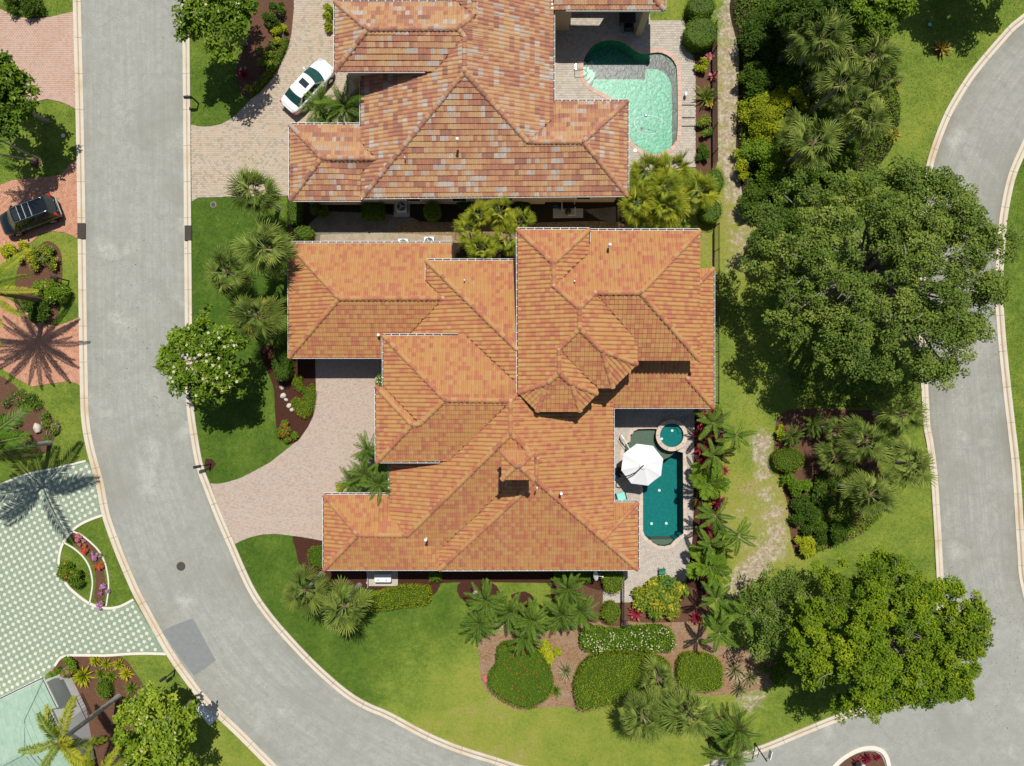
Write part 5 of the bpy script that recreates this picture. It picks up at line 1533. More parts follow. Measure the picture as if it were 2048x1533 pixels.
def palm(label, px, py, h, kind, n, seed, name='palm_tree', cat='palm tree', group=None, scale=1.0, elev=(-.5, 1.25), base=None, trunk_r=.16, trunk=True, tmat='palmtrunk', arc=None, bulge=0.0):
    """crown seen at picture point px, py and height h; base = picture point of the trunk's foot when it leans"""
    rng = np.random.default_rng(seed)
    c = W(px, py, h)
    b = np.array([c[0], c[1], 0]) if base is None else W(*base, 0)
    t = thing(name, label, cat, b, group=group)
    top = c - b
    if trunk and h > .5:
        mb = MB(); u = np.linspace(0, 1, 12)[:, None]
        P = top * u + np.array([0, 0, -.05]) * (1 - u)
        if base is not None: P[:, :2] = top[:2] * (u ** 1.35)
        r = trunk_r * (1.15 - .25 * u[:, 0] + bulge * np.sin(PI * u[:, 0])); r[0] *= 1.4
        r[1:-1:2] *= 1.05
        mb.tube(P, r, 9); local('trunk', mb.data('trunk', M[tmat]), t)
    ms = fronds(kind)
    if trunk:
        mb = MB(); mb.ball((0, 0, 0), (trunk_r * 1.5, trunk_r * 1.5, trunk_r * 2.2), 8, 5); local('crown_shaft', mb.data('crown_shaft', M['fibre']), t, top - np.array([0, 0, .1]))
    for i in range(n):
        yaw = i * 2.39996 + rng.normal(0, .4)
        if arc is not None: yaw = arc[0] + (arc[1] - arc[0]) * rng.random()
        u = (i + .5) / n
        el = elev[0] + (elev[1] - elev[0]) * u ** 1.25 + rng.normal(0, .1)
        s = scale * (rng.uniform(.72, 1.16) if kind.startswith('fan') else rng.uniform(.84, 1.12))
        local('frond', ms[i % 4], t, top + rng.normal(0, .03, 3), (rng.normal(0, .42 if kind.startswith('fan') else .25), -el, yaw), (s, s, s))
    return t

def rosette(label, px, py, r, mat, seed, n=26, h=0.0, wid=.11, elev=(.15, 1.2), name='bromeliad', cat='bromeliad', group=None, z=0.35):
    rng = np.random.default_rng(seed)
    c = W(px, py, h + z * .5); R = r / S
    t = thing(name, label, cat, (c[0], c[1], 0), group=group)
    mb = MB()
    for i in range(n):
        yaw = i * 2.39996 + rng.normal(0, .15); u = i / n
        el = elev[0] + (elev[1] - elev[0]) * u; L = R * rng.uniform(.8, 1.15) * (1.05 - .3 * u)
        d = np.array([math.cos(yaw) * math.cos(el), math.sin(yaw) * math.cos(el), math.sin(el)]); s = np.array([-math.sin(yaw), math.cos(yaw), 0])
        b = np.array([c[0], c[1], h + .05]); w_ = L * wid
        V = [b - s * w_ * .5, b + s * w_ * .5, b + d * L * .6 + s * w_, b + d * L * .6 - s * w_, b + d * L + np.array([0, 0, -.12 * L])]
        mb.add(V[:4], [[0, 1, 2, 3]], 0, np.clip(.35 + .4 * (1 - u) + rng.normal(0, .2), 0, 1))
        mb.add([V[3], V[2], V[4]], [[0, 1, 2]], 0, np.clip(.5 + .4 * (1 - u) + rng.normal(0, .2), 0, 1))
    obj('leaf_whorl', mb, M[mat], t)
    if h > .05:
        st = MB(); st.cyl((c[0], c[1], 0), .05, h + .05, 7); obj('stem', st, M['fibre'], t)
    return t

# ------------------------------------------------------------------ big trees
broad_tree('oak_tree', 'huge spreading dark green oak overhanging the right hand road', 'tree', 1756, 545, 252, 228, 7.0, 3.4, 'oak', 250, 105000, .19, 1, trunk_r=.42, wob=.05, brf=.115, hollow=.15, twigs=90, tint=.55)
broad_tree('shade_tree', 'big bright yellow green tree by the road junction at lower right', 'tree', 1764, 1262, 190, 168, 6.0, 3.2, 'lime', 180, 90000, .20, 2, trunk_r=.36, wob=.07, brf=.13, hollow=.2, twigs=60)
broad_tree('shade_tree', 'smaller dark fine leaved tree on the left flank of the yellow green junction tree', 'tree', 1545, 1212, 82, 92, 3.8, 2.0, 'oak', 50, 13000, .16, 3, trunk_r=.18, tint=.5, twigs=10)
FLT = 'flowering street trees'
broad_tree('magnolia_tree', 'round glossy tree with cream blossoms leaning over the kerb beside the curving driveway', 'tree', 418, 722, 88, 88, 4.6, 2.2, 'magnolia', 60, 11000, .28, 4, FLT, ('wflower', 90, .125), trunk_r=.16, tint=.62, twigs=16)
broad_tree('magnolia_tree', 'glossy leaved tree at the top edge between the road and the white car', 'tree', 442, 32, 88, 82, 4.6, 2.2, 'magnolia', 55, 8500, .30, 5, FLT, ('wflower', 24, .11), trunk_r=.16, tint=.52, twigs=10)
broad_tree('magnolia_tree', 'glossy leaved tree at the left edge between the pink and the red driveways', 'tree', 8, 195, 66, 86, 4.6, 2.2, 'magnolia', 45, 7000, .30, 6, FLT, ('wflower', 16, .11), trunk_r=.16, tint=.38)
broad_tree('magnolia_tree', 'glossy leaved tree with few white blossoms beside the green roofed house', 'tree', 318, 1462, 92, 86, 4.6, 2.2, 'magnolia', 60, 9000, .30, 7, FLT, ('wflower', 22, .12), trunk_r=.16, tint=.6)
broad_tree('shade_tree', 'dark tree at the top right corner shading the road bend', 'tree', 1975, -100, 130, 72, 4.5, 2.0, 'oak', 60, 16000, .24, 8, trunk_r=.3, tint=.45)
broad_tree('shade_tree', 'bright green broadleaf tree at the top edge left of the open right lawn', 'tree', 1745, 22, 82, 58, 4.5, 2.0, 'mid', 45, 9000, .24, 9, trunk_r=.2, tint=.6)
broad_tree('shade_tree', 'dark green broadleaf tree at the top edge above the sandy path', 'tree', 1620, 20, 92, 62, 4.5, 2.0, 'dark', 45, 9000, .22, 10, trunk_r=.2, tint=.6)

# ------------------------------------------------------------------ undergrowth between the sandy path and the right lawn
UG = 'shrubs in the woodland strip behind the houses'
for i, (px, py, rx, ry, h, mat, n, L, lab) in enumerate([
    (1515,75,45,60,2.6,'dark',5200,.17,'tall dark shrub at the head of the sandy path'),
    (1508,165,38,46,2.2,'dark',4200,.17,'dark shrub beside the sandy path just above the yellow green shrubs'),
    (1590,110,48,50,2.4,'dark',4600,.18,'dark shrub left of the topmost woodland fan palm'),
    (1520,232,52,52,2.4,'yel',5200,.15,'yellow green shrub beside the sandy path, upper one of the yellow ones'),
    (1578,205,42,40,2.2,'yel',3600,.15,'yellow green shrub under the fan palms, away from the path'),
    (1530,318,56,48,2.4,'mid',5200,.16,'mid green shrub beside the path south of the yellow green shrubs'),
    (1600,372,52,46,2.2,'mid',4600,.16,'mid green shrub just north of the huge oak'),
    (1505,400,36,40,2.0,'dark',3400,.16,'dark shrub at the path bend west of the huge oak'),
    (1570,445,48,42,2.2,'dark',4200,.17,'dark shrub under the upper left edge of the huge oak'),
    (1660,330,45,38,1.8,'mid',3400,.16,'low green shrub between the fan palms and the huge oak'),
    (1700,385,50,40,1.8,'yel',3600,.15,'yellowish shrub under the top edge of the huge oak'),
    (1560,30,44,46,2.4,'dark',4600,.17,'dark shrub at the top edge beside the tall one at the path head'),
    (1590,160,40,36,2.0,'dark',3400,.17,'dark shrub between the topmost fan palm and the yellow green shrubs'),
    (1560,275,48,40,2.3,'yel',4400,.15,'yellow green shrub, lower one of the yellow ones beside the path'),
    (1660,225,40,34,1.5,'mid',2600,.16,'low green shrub in the gap between the woodland fan palms'),
    (1552,375,44,40,2.2,'dark',4000,.16,'dark shrub in the middle of the group north of the huge oak'),
    (1690,300,34,30,1.3,'mid',2200,.16,'low green shrub right of the lowest woodland fan palm'),
    (1480,330,16,40,1.4,'yel',1800,.15,'narrow yellow green shrub right at the edge of the sandy path'),
    (1530,490,36,34,1.8,'dark',3000,.17,'dark shrub at the left foot of the huge oak')]):
    shrub('shrub', lab, 'shrub', px, py, rx, ry, h, mat, n, L, 200 + i, UG, tint=.5)
FP = 'cabbage palms in the woodland strip'
for i, (px, py, h, sc, lab) in enumerate([
    (1640,82,5.2,1.22,'grey green fan palm, topmost of the woodland strip'),
    (1742,122,4.6,1.12,'fan palm bordering the right lawn below the bright broadleaf tree'),
    (1700,98,4.2,.85,'small fan palm tucked between the two topmost woodland fan palms'),
    (1680,172,5.0,1.15,'fan palm in the middle of the upper woodland group'),
    (1738,248,4.6,1.12,'fan palm by the right lawn above the huge oak'),
    (1626,288,4.8,1.2,'fan palm standing among yellow green shrubs north of the huge oak')]):
    palm(lab, px, py, h, 'fan', 24, 300 + i, 'fan_palm', group=FP, scale=sc)
FP2 = 'fan palms in the bed below the huge oak'
for i, (px, py, h, sc, kind, lab) in enumerate([
    (1806,832,4.0,1.05,'fan','fan palm just under the lower edge of the huge oak by the right road'),
    (1728,884,4.4,1.12,'fan','fan palm at the centre of the bed below the huge oak'),
    (1818,930,4.6,1.18,'fan','big fan palm overhanging the lawn strip beside the right road'),
    (1738,990,4.6,1.12,'fan','dark fan palm at the south end of the bed, above the yellow green junction tree'),
    (1668,912,2.6,.8,'fan','small fan palm right of the clipped round shrub'),
    (1672,862,2.2,.7,'fan','small fan palm above and left of the central bed palm'),
    (1782,888,3.4,.8,'fan','fan palm on the grass between the upper and the big roadside palms')]):
    palm(lab, px, py, h, kind, 23, 320 + i, 'fan_palm', group=FP2, scale=sc)
palm('low spiky palm in the shade at the edge of the huge oak', 1626, 846, 1.2, 'cycad', 24, 330, 'cycad', 'cycad', scale=.95, elev=(-.1, 1.2), trunk=False)
palm('low pale spiky palm at the sandy end of the bed', 1583, 872, 1.0, 'cycad', 22, 331, 'cycad', 'cycad', scale=.8, elev=(-.1, 1.2), trunk=False)
hedge('clipped round shrub beside the sandy track in the bed below the huge oak', [(1552,908),(1575,897),(1600,900),(1611,918),(1605,938),(1582,946),(1558,940),(1549,924)], 1.2, 'hedge', 5, name='round_shrub', cat='shrub')
UG2 = 'shrubs in the bed below the huge oak'
for i, (px, py, rx, ry, h, mat, n, L, lab) in enumerate([
    (1592,972,34,28,1.2,'mid',2600,.18,'light green broad leaved shrub right below the clipped round shrub'),
    (1612,1030,32,42,1.4,'dark',3600,.18,'dark green shrub halfway down the bed beside the sandy track'),
    (1650,985,32,36,1.4,'dark',3000,.18,'dark green shrub between the bed palms and the light green shrub'),
    (1610,1095,26,24,1.1,'yel',2000,.18,'yellow green shrub at the lower tip of the bed next to the sandy track'),
    (1665,1062,36,34,1.6,'dark',3200,.17,'dark shrub touching the top of the yellow green junction tree'),
    (1558,865,18,16,.7,'yel',900,.16,'small yellowish shrub above the clipped round shrub')]):
    shrub('shrub', lab, 'shrub', px, py, rx, ry, h, mat, n, L, 230 + i, UG2)

for i, (px, py, h, sc, lab) in enumerate([(1612,60,5.0,1.0,'fan palm half hidden behind the topmost woodland fan palm'), (1712,205,4.2,.9,'fan palm squeezed between the middle palm and the one by the lawn'), (1660,135,4.4,.9,'fan palm left above the middle woodland palm'), (1768,160,3.6,.8,'small fan palm leaning to the right lawn'), (1590,262,3.8,.85,'fan palm at the yellow green shrubs, furthest to the path')]):
    palm(lab, px, py, h, 'fan', 22, 710 + i, 'fan_palm', group=FP, scale=sc)
def undergrowth(label, px, n, mat, seed, hmax=.7, L=.16):
    """ground cover too dense to count"""
    rng = np.random.default_rng(seed); P = WP(catmull(px, 10, True))
    lo, hi = P.min(0), P.max(0); Q = rng.uniform(lo, hi, (n * 2, 2)); Q = Q[inpoly(Q, P)][:n]
    hgt = hmax * (.35 + .65 * np.abs(np.sin(Q[:, 0] * 1.3 + seed) * np.sin(Q[:, 1] * 1.1 + 2 * seed)))
    Pt = np.c_[Q, hgt * rng.uniform(.3, 1, len(Q))]
    nr = unit(rng.normal(size=(len(Q), 3)) * .5 + np.array([0, 0, .8])); ax = unit(np.cross(nr, rng.normal(size=nr.shape)))
    l = L * rng.uniform(.6, 1.4, len(Q)); mb = MB()
    leaf_quads(mb, Pt, ax, nr, l, l * .5, np.clip(.5 + .25 * np.sin(Q[:, 0] * .8 + seed) * np.sin(Q[:, 1] * .9) + rng.normal(0, .18, len(Q)), 0, 1))
    o = obj('undergrowth', mb, M[mat], kind='stuff'); tag(o, label, 'undergrowth')
undergrowth('dense dark green ground cover between the sandy path and the right lawn', [(1486,-15),(1755,-15),(1775,60),(1765,130),(1795,200),(1785,280),(1755,330),(1690,410),(1560,465),(1505,435),(1485,360),(1478,300),(1484,118)], 26000, 'mid', 3, .9)
undergrowth('mixed green ground cover in the bed below the huge oak', [(1650,930),(1690,925),(1730,935),(1765,980),(1765,1020),(1740,1050),(1700,1075),(1610,1100),(1600,1010),(1640,960)], 6500, 'mid', 5, .7)
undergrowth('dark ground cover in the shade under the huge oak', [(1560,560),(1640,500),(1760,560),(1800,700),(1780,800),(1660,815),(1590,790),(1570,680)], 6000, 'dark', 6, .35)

# three little palms on the right lawn
for i, (px, py, r, lab) in enumerate([(1884,97,24,'young yellow palm in a mulch ring, largest and topmost of three on the right lawn'), (1792,162,17,'young yellow palm in a mulch ring, middle one of three on the right lawn'), (1788,270,18,'young yellow palm in a mulch ring, lowest of three on the right lawn')]):
    rosette(lab, px, py, r, 'gold', 340 + i, 26, .1, .07, (.1, 1.1), 'young_palm', 'palm', 'young palms on the right lawn')

# ------------------------------------------------------------------ fan palms of the front lawn
FP3 = 'fan palms along the front of the two houses'
for i, (px, py, h, sc, kind, lab) in enumerate([
    (512,385,4.8,1.16,'fan','grey green fan palm in front of the corner of the multicoloured roof'),
    (532,498,5.4,1.28,'fan','largest fan palm of the front lawn, its fronds touching the orange roof'),
    (455,545,4.2,1.12,'fan','fan palm standing furthest out on the front lawn towards the road'),
    (513,632,4.8,1.2,'fanyel','fan palm with orange tipped fronds above the blossoming street tree')]):
    palm(lab, px, py, h, kind, 26, 350 + i, 'fan_palm', group=FP3, scale=sc)
palm('yellow tipped fan palm at the southwest corner of the large house', 612, 1180, 4.2, 'fanyel', 24, 360, 'fan_palm', group=FP3, scale=1.08)
palm('grey green fan palm over the left end of the long yellow green hedge', 688, 1212, 5.0, 'fan', 26, 361, 'fan_palm', group=FP3, scale=1.18)
FP4 = 'fan palms around the clipped shrubs of the lower lawn'
palm('grey fan palm growing out of the big clipped hedge', 1316, 1358, 2.6, 'fan', 24, 362, 'fan_palm', group=FP4, scale=.95)
palm('grey fan palm on the lower lawn with a fallen looking brown trunk, left one', 1285, 1432, 4.6, 'fan', 26, 363, 'fan_palm', group=FP4, scale=1.15, base=(1268,1385), tmat='fibre')
palm('grey fan palm on the lower lawn below the rounded square shrub, right one', 1378, 1428, 4.8, 'fan', 26, 364, 'fan_palm', group=FP4, scale=1.22, base=(1352,1378), tmat='fibre')
FP5 = 'yellow green fan palms in the side yard'
for i, (px, py, h, lab) in enumerate([(938,462,3.4,'yellow green slender fan palm, leftmost in the side yard clump'), (962,432,3.6,'yellow green slender fan palm, second from the left in the side yard clump'), (1000,426,4.2,'yellow green slender fan palm, topmost in the side yard clump'),
    (1042,448,3.6,'yellow green slender fan palm, rightmost in the side yard clump'), (962,500,4.0,'yellow green slender fan palm, lowest in the side yard clump, over the orange eave'), (1012,478,3.8,'yellow green slender fan palm beside the upper storey wall in the side yard clump')]):
    palm(lab, px, py, h, 'fansmall', 22, 370 + i, 'fan_palm', group=FP5, scale=1.0, trunk_r=.06, elev=(-.3, 1.3))
FP6 = 'fan palms at the corner of the aqua pool'
for i, (px, py, h, sc, lab) in enumerate([(1292,348,3.4,1.0,'yellow green fan palm at the top left of the clump below the aqua pool'), (1345,340,3.6,1.05,'yellow green fan palm at the top right of the clump below the aqua pool'), (1395,385,3.4,1.0,'yellow green fan palm at the right of the clump below the aqua pool'),
    (1272,408,3.4,1.0,'dark centred fan palm at the lower left of the clump below the aqua pool'), (1330,412,3.8,1.1,'fan palm at the bottom of the clump below the aqua pool'), (1330,378,4.2,1.0,'tall fan palm in the middle of the clump below the aqua pool')]):
    palm(lab, px, py, h, 'fanclump', 26, 380 + i, 'fan_palm', group=FP6, scale=sc, trunk_r=.08)

# ------------------------------------------------------------------ feather palms
DP = 'date palms between the large house and the mulch island'
for i, (px, py, h, sc, lab) in enumerate([(972,1200,2.6,1.0,'pygmy date palm in the left mulch patch at the left end of the row'), (958,1246,2.4,.95,'pygmy date palm at the left end of the row, below its taller twin'), (1020,1222,2.2,.95,'pygmy date palm third along the row from the left'),
    (1063,1238,2.6,1.0,'pygmy date palm below the small oval mulch patch'), (1050,1272,2.4,.9,'pygmy date palm overlapping the top of the red flowered round bush'), (1124,1228,2.6,1.0,'pygmy date palm at the right part of the row'), (1160,1222,2.4,.95,'pygmy date palm at the right end of the row beside the clipped ball'), (1136,1178,2.2,.9,'pygmy date palm nearest to the house wall')]):
    palm(lab, px, py, h, 'date', 34, 400 + i, 'date_palm', group=DP, scale=sc, trunk_r=.09, tmat='fibre', elev=(-.35, 1.3))
EP = 'palms in the entry bed of the large house'
for i, (px, py, h, sc, lab) in enumerate([(736,900,2.8,.85,'feathery palm at the top of the entry bed'), (730,948,2.8,.95,'feathery palm at the left of the entry bed'), (758,968,3.4,.95,'feathery palm in the entry bed whose fronds lie over the orange eave'), (764,920,2.6,.85,'feathery palm against the wall in the entry bed'), (704,962,2.2,.8,'feathery palm at the outer left tip of the entry bed')]):
    palm(lab, px, py, h, 'date', 30, 410 + i, 'date_palm', group=EP, scale=sc, trunk_r=.08, tmat='fibre')
CP = 'palms beside the white car'
for i, (px, py, h, sc, lab) in enumerate([(690,216,2.8,1.25,'feathery palm nearest to the multicoloured roof beside the white car'), (644,212,2.4,1.0,'feathery palm leaning over the side of the white car'), (652,240,2.2,.9,'feathery palm behind the tail of the white car')]):
    palm(lab, px, py, h, 'date', 34, 420 + i, 'date_palm', group=CP, scale=sc, trunk_r=.1, tmat='fibre')
AP = 'palms in the red mulch bed beside the teal pool'
for i, (px, py, h, sc, kind, lab) in enumerate([(1426,846,3.0,.95,'areca','small palm at the top of the pool bed by the roof corner'), (1472,872,3.6,.95,'areca','palm leaning out of the pool bed over the grass, level with the spa'), (1426,910,3.2,.95,'areca','palm in the pool bed beside the umbrella'), (1416,965,2.0,.85,'paddle','broad leaved palm in the pool bed beside the middle of the pool'),
    (1430,1032,3.2,.95,'areca','palm in the pool bed right of the red and yellow crotons'), (1476,1070,3.8,.9,'areca','palm leaning out over the grass, level with the foot of the pool'), (1420,1090,3.2,.95,'areca','palm in the pool bed at the foot of the pool'), (1418,1132,2.2,.9,'paddle','broad leaved palm at the lower end of the pool bed'),
    (1432,1196,4.0,1.0,'areca','palm below the pool bed, above the croton bush'), (1488,1226,4.4,1.05,'areca','palm overlapping the dark fine leaved tree'), (1436,1266,4.4,1.05,'areca','palm standing on the tan mulch, with its shadow beside it')]):
    palm(lab, px, py, h, kind, 10 if kind == 'areca' else 10, 430 + i, 'feather_palm', group=AP, scale=sc, trunk_r=.07, elev=(-.1, 1.0))
palm('bushy feather palm in the mulch ring beside the street sign', 1474, 1458, 2.4, 'date', 34, 450, 'date_palm', scale=1.2, trunk_r=.1, tmat='fibre', elev=(-.2, 1.3))
palm('feather palm at the bottom edge beside the street sign', 1466, 1512, 2.0, 'date', 26, 451, 'date_palm', scale=1.15, trunk_r=.1, tmat='fibre')
palm('royal palm with a smooth pale trunk arching over the green roof', 121, 1482, 7.4, 'royal', 9, 452, 'royal_palm', scale=.86, base=(237,1393), trunk_r=.15, elev=(-.05, .75), bulge=.15)
palm('second royal palm at the bottom edge beside the glossy street tree', 195, 1560, 7.4, 'royal', 9, 453, 'royal_palm', scale=.86, base=(257,1492), trunk_r=.15, elev=(-.05, .75))
palm('tall date palm whose crown shades the red driveway at the left edge', -44, 578, 7.0, 'phoenix', 34, 454, 'date_palm', scale=1.0, trunk_r=.22, elev=(-.25, 1.1), tmat='fibre')
palm('coconut palm at the left edge whose shadow falls on the green driveway', -48, 905, 7.6, 'coconut', 15, 455, 'coconut_palm', scale=1.0, trunk_r=.16, elev=(-.15, .9))
palm('slim palm with curved bare trunk at the left edge, upper one of a pair', -45, 258, 6.0, 'date', 20, 456, 'date_palm', scale=1.2, base=(76,318), trunk_r=.07, tmat='palmtrunk')
palm('slim palm with curved bare trunk at the left edge, lower one of a pair', -32, 306, 5.4, 'date', 20, 457, 'date_palm', scale=1.2, base=(72,325), trunk_r=.07, tmat='palmtrunk')

# ================================================================== CLIPPED HEDGES, FLOWERS, SHRUBS
def ell(px, py, rx, ry, n=12, sq=1.0, rot=0.0):
    out = []
    for k in range(n):
        a = 2 * PI * k / n; c, s = math.cos(a), math.sin(a)
        x = rx * math.copysign(abs(c) ** sq, c); y = ry * math.copysign(abs(s) ** sq, s)
        out.append((px + x * math.cos(rot) - y * math.sin(rot), py + x * math.sin(rot) + y * math.cos(rot)))
    return out
CH = 'clipped hedges round the large house'
hedge('long bright yellow green hedge with bulging right end on the lower lawn', [(722,1203),(745,1190),(775,1181),(800,1174),(835,1173),(857,1177),(862,1195),(858,1208),(846,1213),(800,1218),(760,1223),(727,1226),(716,1215)], .9, 'yel', 11, 190, .08, CH, tint=.35)
hedge('small cube of clipped green hedge against the south wall', [(858,1143),(882,1143),(882,1165),(858,1167)], 1.0, 'hedgedark', 12, 200, .07, CH, smooth=False, tint=.7)
hedge('low dark hedge along the south wall under the satellite dish', [(1108,1140),(1188,1140),(1188,1167),(1108,1168)], .9, 'hedgedark', 13, 160, .08, CH, smooth=False)
hedge('dark hedge block in the mulch wedge beside the cream driveway', [(614,1103),(630,1096),(648,1098),(650,1135),(640,1140),(618,1134)], 1.0, 'hedgedark', 14, 160, .08, CH)
hedge('dark tall hedge strip at the edge of the red mulch near the blossoming tree', ell(560, 725, 17, 38, 12, .7), 1.6, 'dark', 15, 130, .11, CH, tint=.7)
hedge('small round clipped bush with white blossoms at the corner of the garage court', ell(758, 763, 10, 15, 10), 1.2, 'hedgedark', 16, 170, .08, CH, tint=.7, flower=[('wflower', 14, .05)])
hedge('yellow green hooked groundcover hedge in the red mulch by the driveway', [(583,762),(593,748),(603,752),(603,768),(612,776),(622,766),(629,780),(630,800),(625,822),(612,838),(598,834),(584,818),(580,800),(590,794),(602,800),(606,792),(594,782),(584,774)], .55, 'yel', 17, 190, .08, CH, tint=.3)
hedge('big clipped hedge with a rounded left end beside the grey fan palm', [(1150,1395),(1149,1370),(1158,1345),(1175,1325),(1195,1315),(1225,1313),(1265,1313),(1300,1316),(1335,1325),(1345,1345),(1340,1375),(1320,1390),(1290,1385),(1268,1390),(1250,1400),(1220,1415),(1185,1424),(1160,1424)], 1.3, 'hedge', 18, 150, .10, CH, tint=.6, lump=.08)
hedge('rounded square clipped shrub beside the dry grass clump', [(1358,1330),(1368,1316),(1395,1312),(1430,1318),(1447,1332),(1450,1360),(1442,1383),(1415,1388),(1375,1386),(1358,1368)], 1.2, 'hedge', 19, 150, .10, CH, tint=.6, lump=.07)
hedge('large round bush dotted with red flowers on the tan mulch', [(995,1300),(1020,1289),(1055,1292),(1082,1310),(1100,1340),(1108,1370),(1100,1395),(1080,1414),(1050,1422),(1020,1412),(995,1398),(975,1375),(978,1350),(990,1335)], 1.2, 'hedgedark', 20, 150, .10, CH, tint=.72, lump=.12, flower=[('rflower', 42, .06)])
hedge('long loose hedge flecked with white flowers on the tan mulch', [(1160,1285),(1165,1264),(1185,1257),(1230,1262),(1270,1258),(1320,1255),(1345,1265),(1353,1285),(1345,1305),(1310,1306),(1250,1303),(1190,1306),(1168,1303)], 1.0, 'mid', 21, 110, .14, CH, tint=.75, lump=.14, flower=[('wflower', 150, .055)])
hedge('clipped ball shrub between the gate fence and the row of date palms', ell(1223, 1229, 20, 22), 1.2, 'hedge', 22, 170, .08, CH)
hedge('clipped rounded shrub overhanging the paving beside the gate fence', [(1205,1143),(1246,1143),(1248,1165),(1245,1182),(1232,1190),(1218,1188),(1207,1175)], 1.2, 'hedge', 23, 150, .09, CH)
NH = 'clipped shrubs beside the neighbouring house'
hedge('thin curved low hedge edging the driveway of the white car', [(497,187),(507,184),(525,166),(545,142),(560,116),(572,88),(576,72),(566,70),(556,95),(542,122),(525,146),(508,165),(498,176)], .6, 'hedgedark', 24, 190, .08, NH)
hedge('dark rectangular hedge in the shaded side yard, left of the air conditioner', [(720,404),(768,404),(768,436),(720,437)], 1.0, 'hedgedark', 25, 140, .09, NH, smooth=False)
hedge('clipped egg shaped shrub in the side yard, right of the air conditioner', ell(863, 420, 18, 20), 1.3, 'hedge', 26, 170, .08, NH)
hedge('square green hedge at the corner below the west wing of the neighbouring house', [(573,402),(598,402),(598,442),(575,444)], 1.0, 'hedgedark', 27, 150, .09, NH, tint=.7)
hedge('green mounded shrub beside the largest front lawn fan palm', ell(606, 465, 20, 15), 1.0, 'hedgedark', 28, 150, .09, NH, tint=.75)
hedge('big round clipped shrub at the corner of the aqua pool terrace', ell(1405, 60, 34, 32), 1.6, 'hedgedark', 29, 150, .1, NH, tint=.6, lump=.1)
hedge('round dark shrub behind the fence under the yellow green fan palms, upper one', ell(1432, 360, 20, 26), 1.3, 'hedgedark', 30, 150, .09, NH)
hedge('round dark shrub behind the yellow green fan palms, lower one', ell(1424, 420, 24, 26), 1.3, 'hedgedark', 31, 150, .09, NH)
hedge('round shrub at the top edge of the sandy path', ell(1404, 8, 30, 22), 1.4, 'hedgedark', 32, 140, .1, NH)
hedge('clipped green box hedge in the mulch bed beside the pale green roof', [(192,1365),(208,1360),(218,1385),(216,1400),(200,1402),(188,1385)], .9, 'hedgedark', 33, 160, .08, tint=.7)
hedge('little rectangular hedge at the porch of the green roofed house', [(92,1349),(110,1338),(118,1348),(98,1362)], .7, 'hedgedark', 34, 180, .07, smooth=False)

def crotons():
    for i, (px, py, rx, ry, h, mat, n, L, lab, fl) in enumerate([
        (1325,1196,64,50,1.7,'croton',5200,.25,'big croton bush with yellow and green leaves at the foot of the pool terrace', None),
        (1408,1002,20,20,.9,'croton',1600,.14,'yellow croton in the red mulch bed beside the pool', None),
        (1390,1006,10,12,.7,'gold',700,.12,'small golden shrub against the pool paving', None),
        (640,428,26,22,1.1,'mid',1300,.16,'loose shrub with red flowers in the shaded side yard', ('rflower', 16, .08)),
        (573,862,24,25,.9,'mid',1700,.14,'flowering shrub with red and pink blooms at the tip of the red mulch', ('rflower', 34, .08)),
        (145,1148,34,33,1.1,'mid',3000,.15,'round shrub with orange flowers in the curbed garden island', ('oflower', 26, .10)),
        (690,976,22,14,.6,'yel',900,.13,'low yellow shrub at the foot of the entry palms', None),
        (98,586,42,34,1.3,'mid',3200,.17,'green shrub with white blossoms beside the left mailbox', ('wflower', 22, .07)),
        (66,622,38,38,1.3,'dark',3000,.17,'dark green shrub at the edge of the round palm shadow', None),
        (84,520,34,32,1.1,'croton',2000,.16,'mixed yellow green shrub near the black car', None),
        (30,505,34,24,1.0,'yel',1800,.16,'pale yellow green shrub beside the black car', None),
        (128,1338,26,24,1.1,'mid',2000,.14,'hibiscus shrub with pale pink flowers at the corner of the green driveway', ('kflower', 8, .12)),
        (48,6,46,30,1.3,'dark',3400,.15,'dark rounded shrub at the top left corner', None),
        (562,70,22,22,.9,'yel',1500,.14,'yellow green shrub at the top of the planted bed by the white car', None),
        (548,28,26,30,1.2,'dark',2200,.15,'dark shrub in the planted bed at the top edge', None),
        (658,30,13,34,1.0,'yel',1400,.14,'narrow yellow green shrub against the upper wall of the neighbouring house', None),
        (532,112,26,36,1.0,'croton',2200,.14,'orange green shrub in the planted bed behind the curved hedge', None),
        (1096,1305,28,30,.8,'yel',1700,.2,'broad leaved yellow shrub behind the red flowered round bush', None),
        (1408,255,18,26,.9,'croton',1700,.14,'croton beside the fence, level with the middle of the aqua pool', None),
        (1410,310,18,24,.8,'dark',1500,.14,'dark shrub beside the fence at the lower end of the aqua pool', None),
        (1406,132,18,20,.8,'yel',1300,.14,'yellow green shrub beside the fence above the pink bromeliads', None),
        (940,412,36,14,.9,'dark',1600,.15,'dark shrub under the eave behind the side yard palms', None),
        (1040,412,24,13,.9,'dark',1200,.15,'dark shrub under the eave, right of the side yard palms', None),
        (1560,1340,46,40,1.0,'mid',1800,.17,'loose green shrub in the shade under the yellow green junction tree', None),
        (1440,1490,20,34,.7,'croton',1300,.14,'yellow croton in the mulch ring beside the street sign', None),
        (46,800,50,22,.5,'croton',1900,.12,'flowering edging shrubs along the upper rim of the left bed', ('kflower', 22, .06)),
        (98,850,17,42,.5,'croton',1400,.12,'low edging shrub curving along the road side of the left bed', ('pflower', 14, .06)),
        (20,855,40,30,.8,'dark',1700,.16,'dark shrub beneath the coconut palm fronds', None)]):
        shrub('shrub', lab, 'shrub', px, py, rx, ry, h, mat, n, L, 500 + i, 'garden shrubs', fl)
crotons()
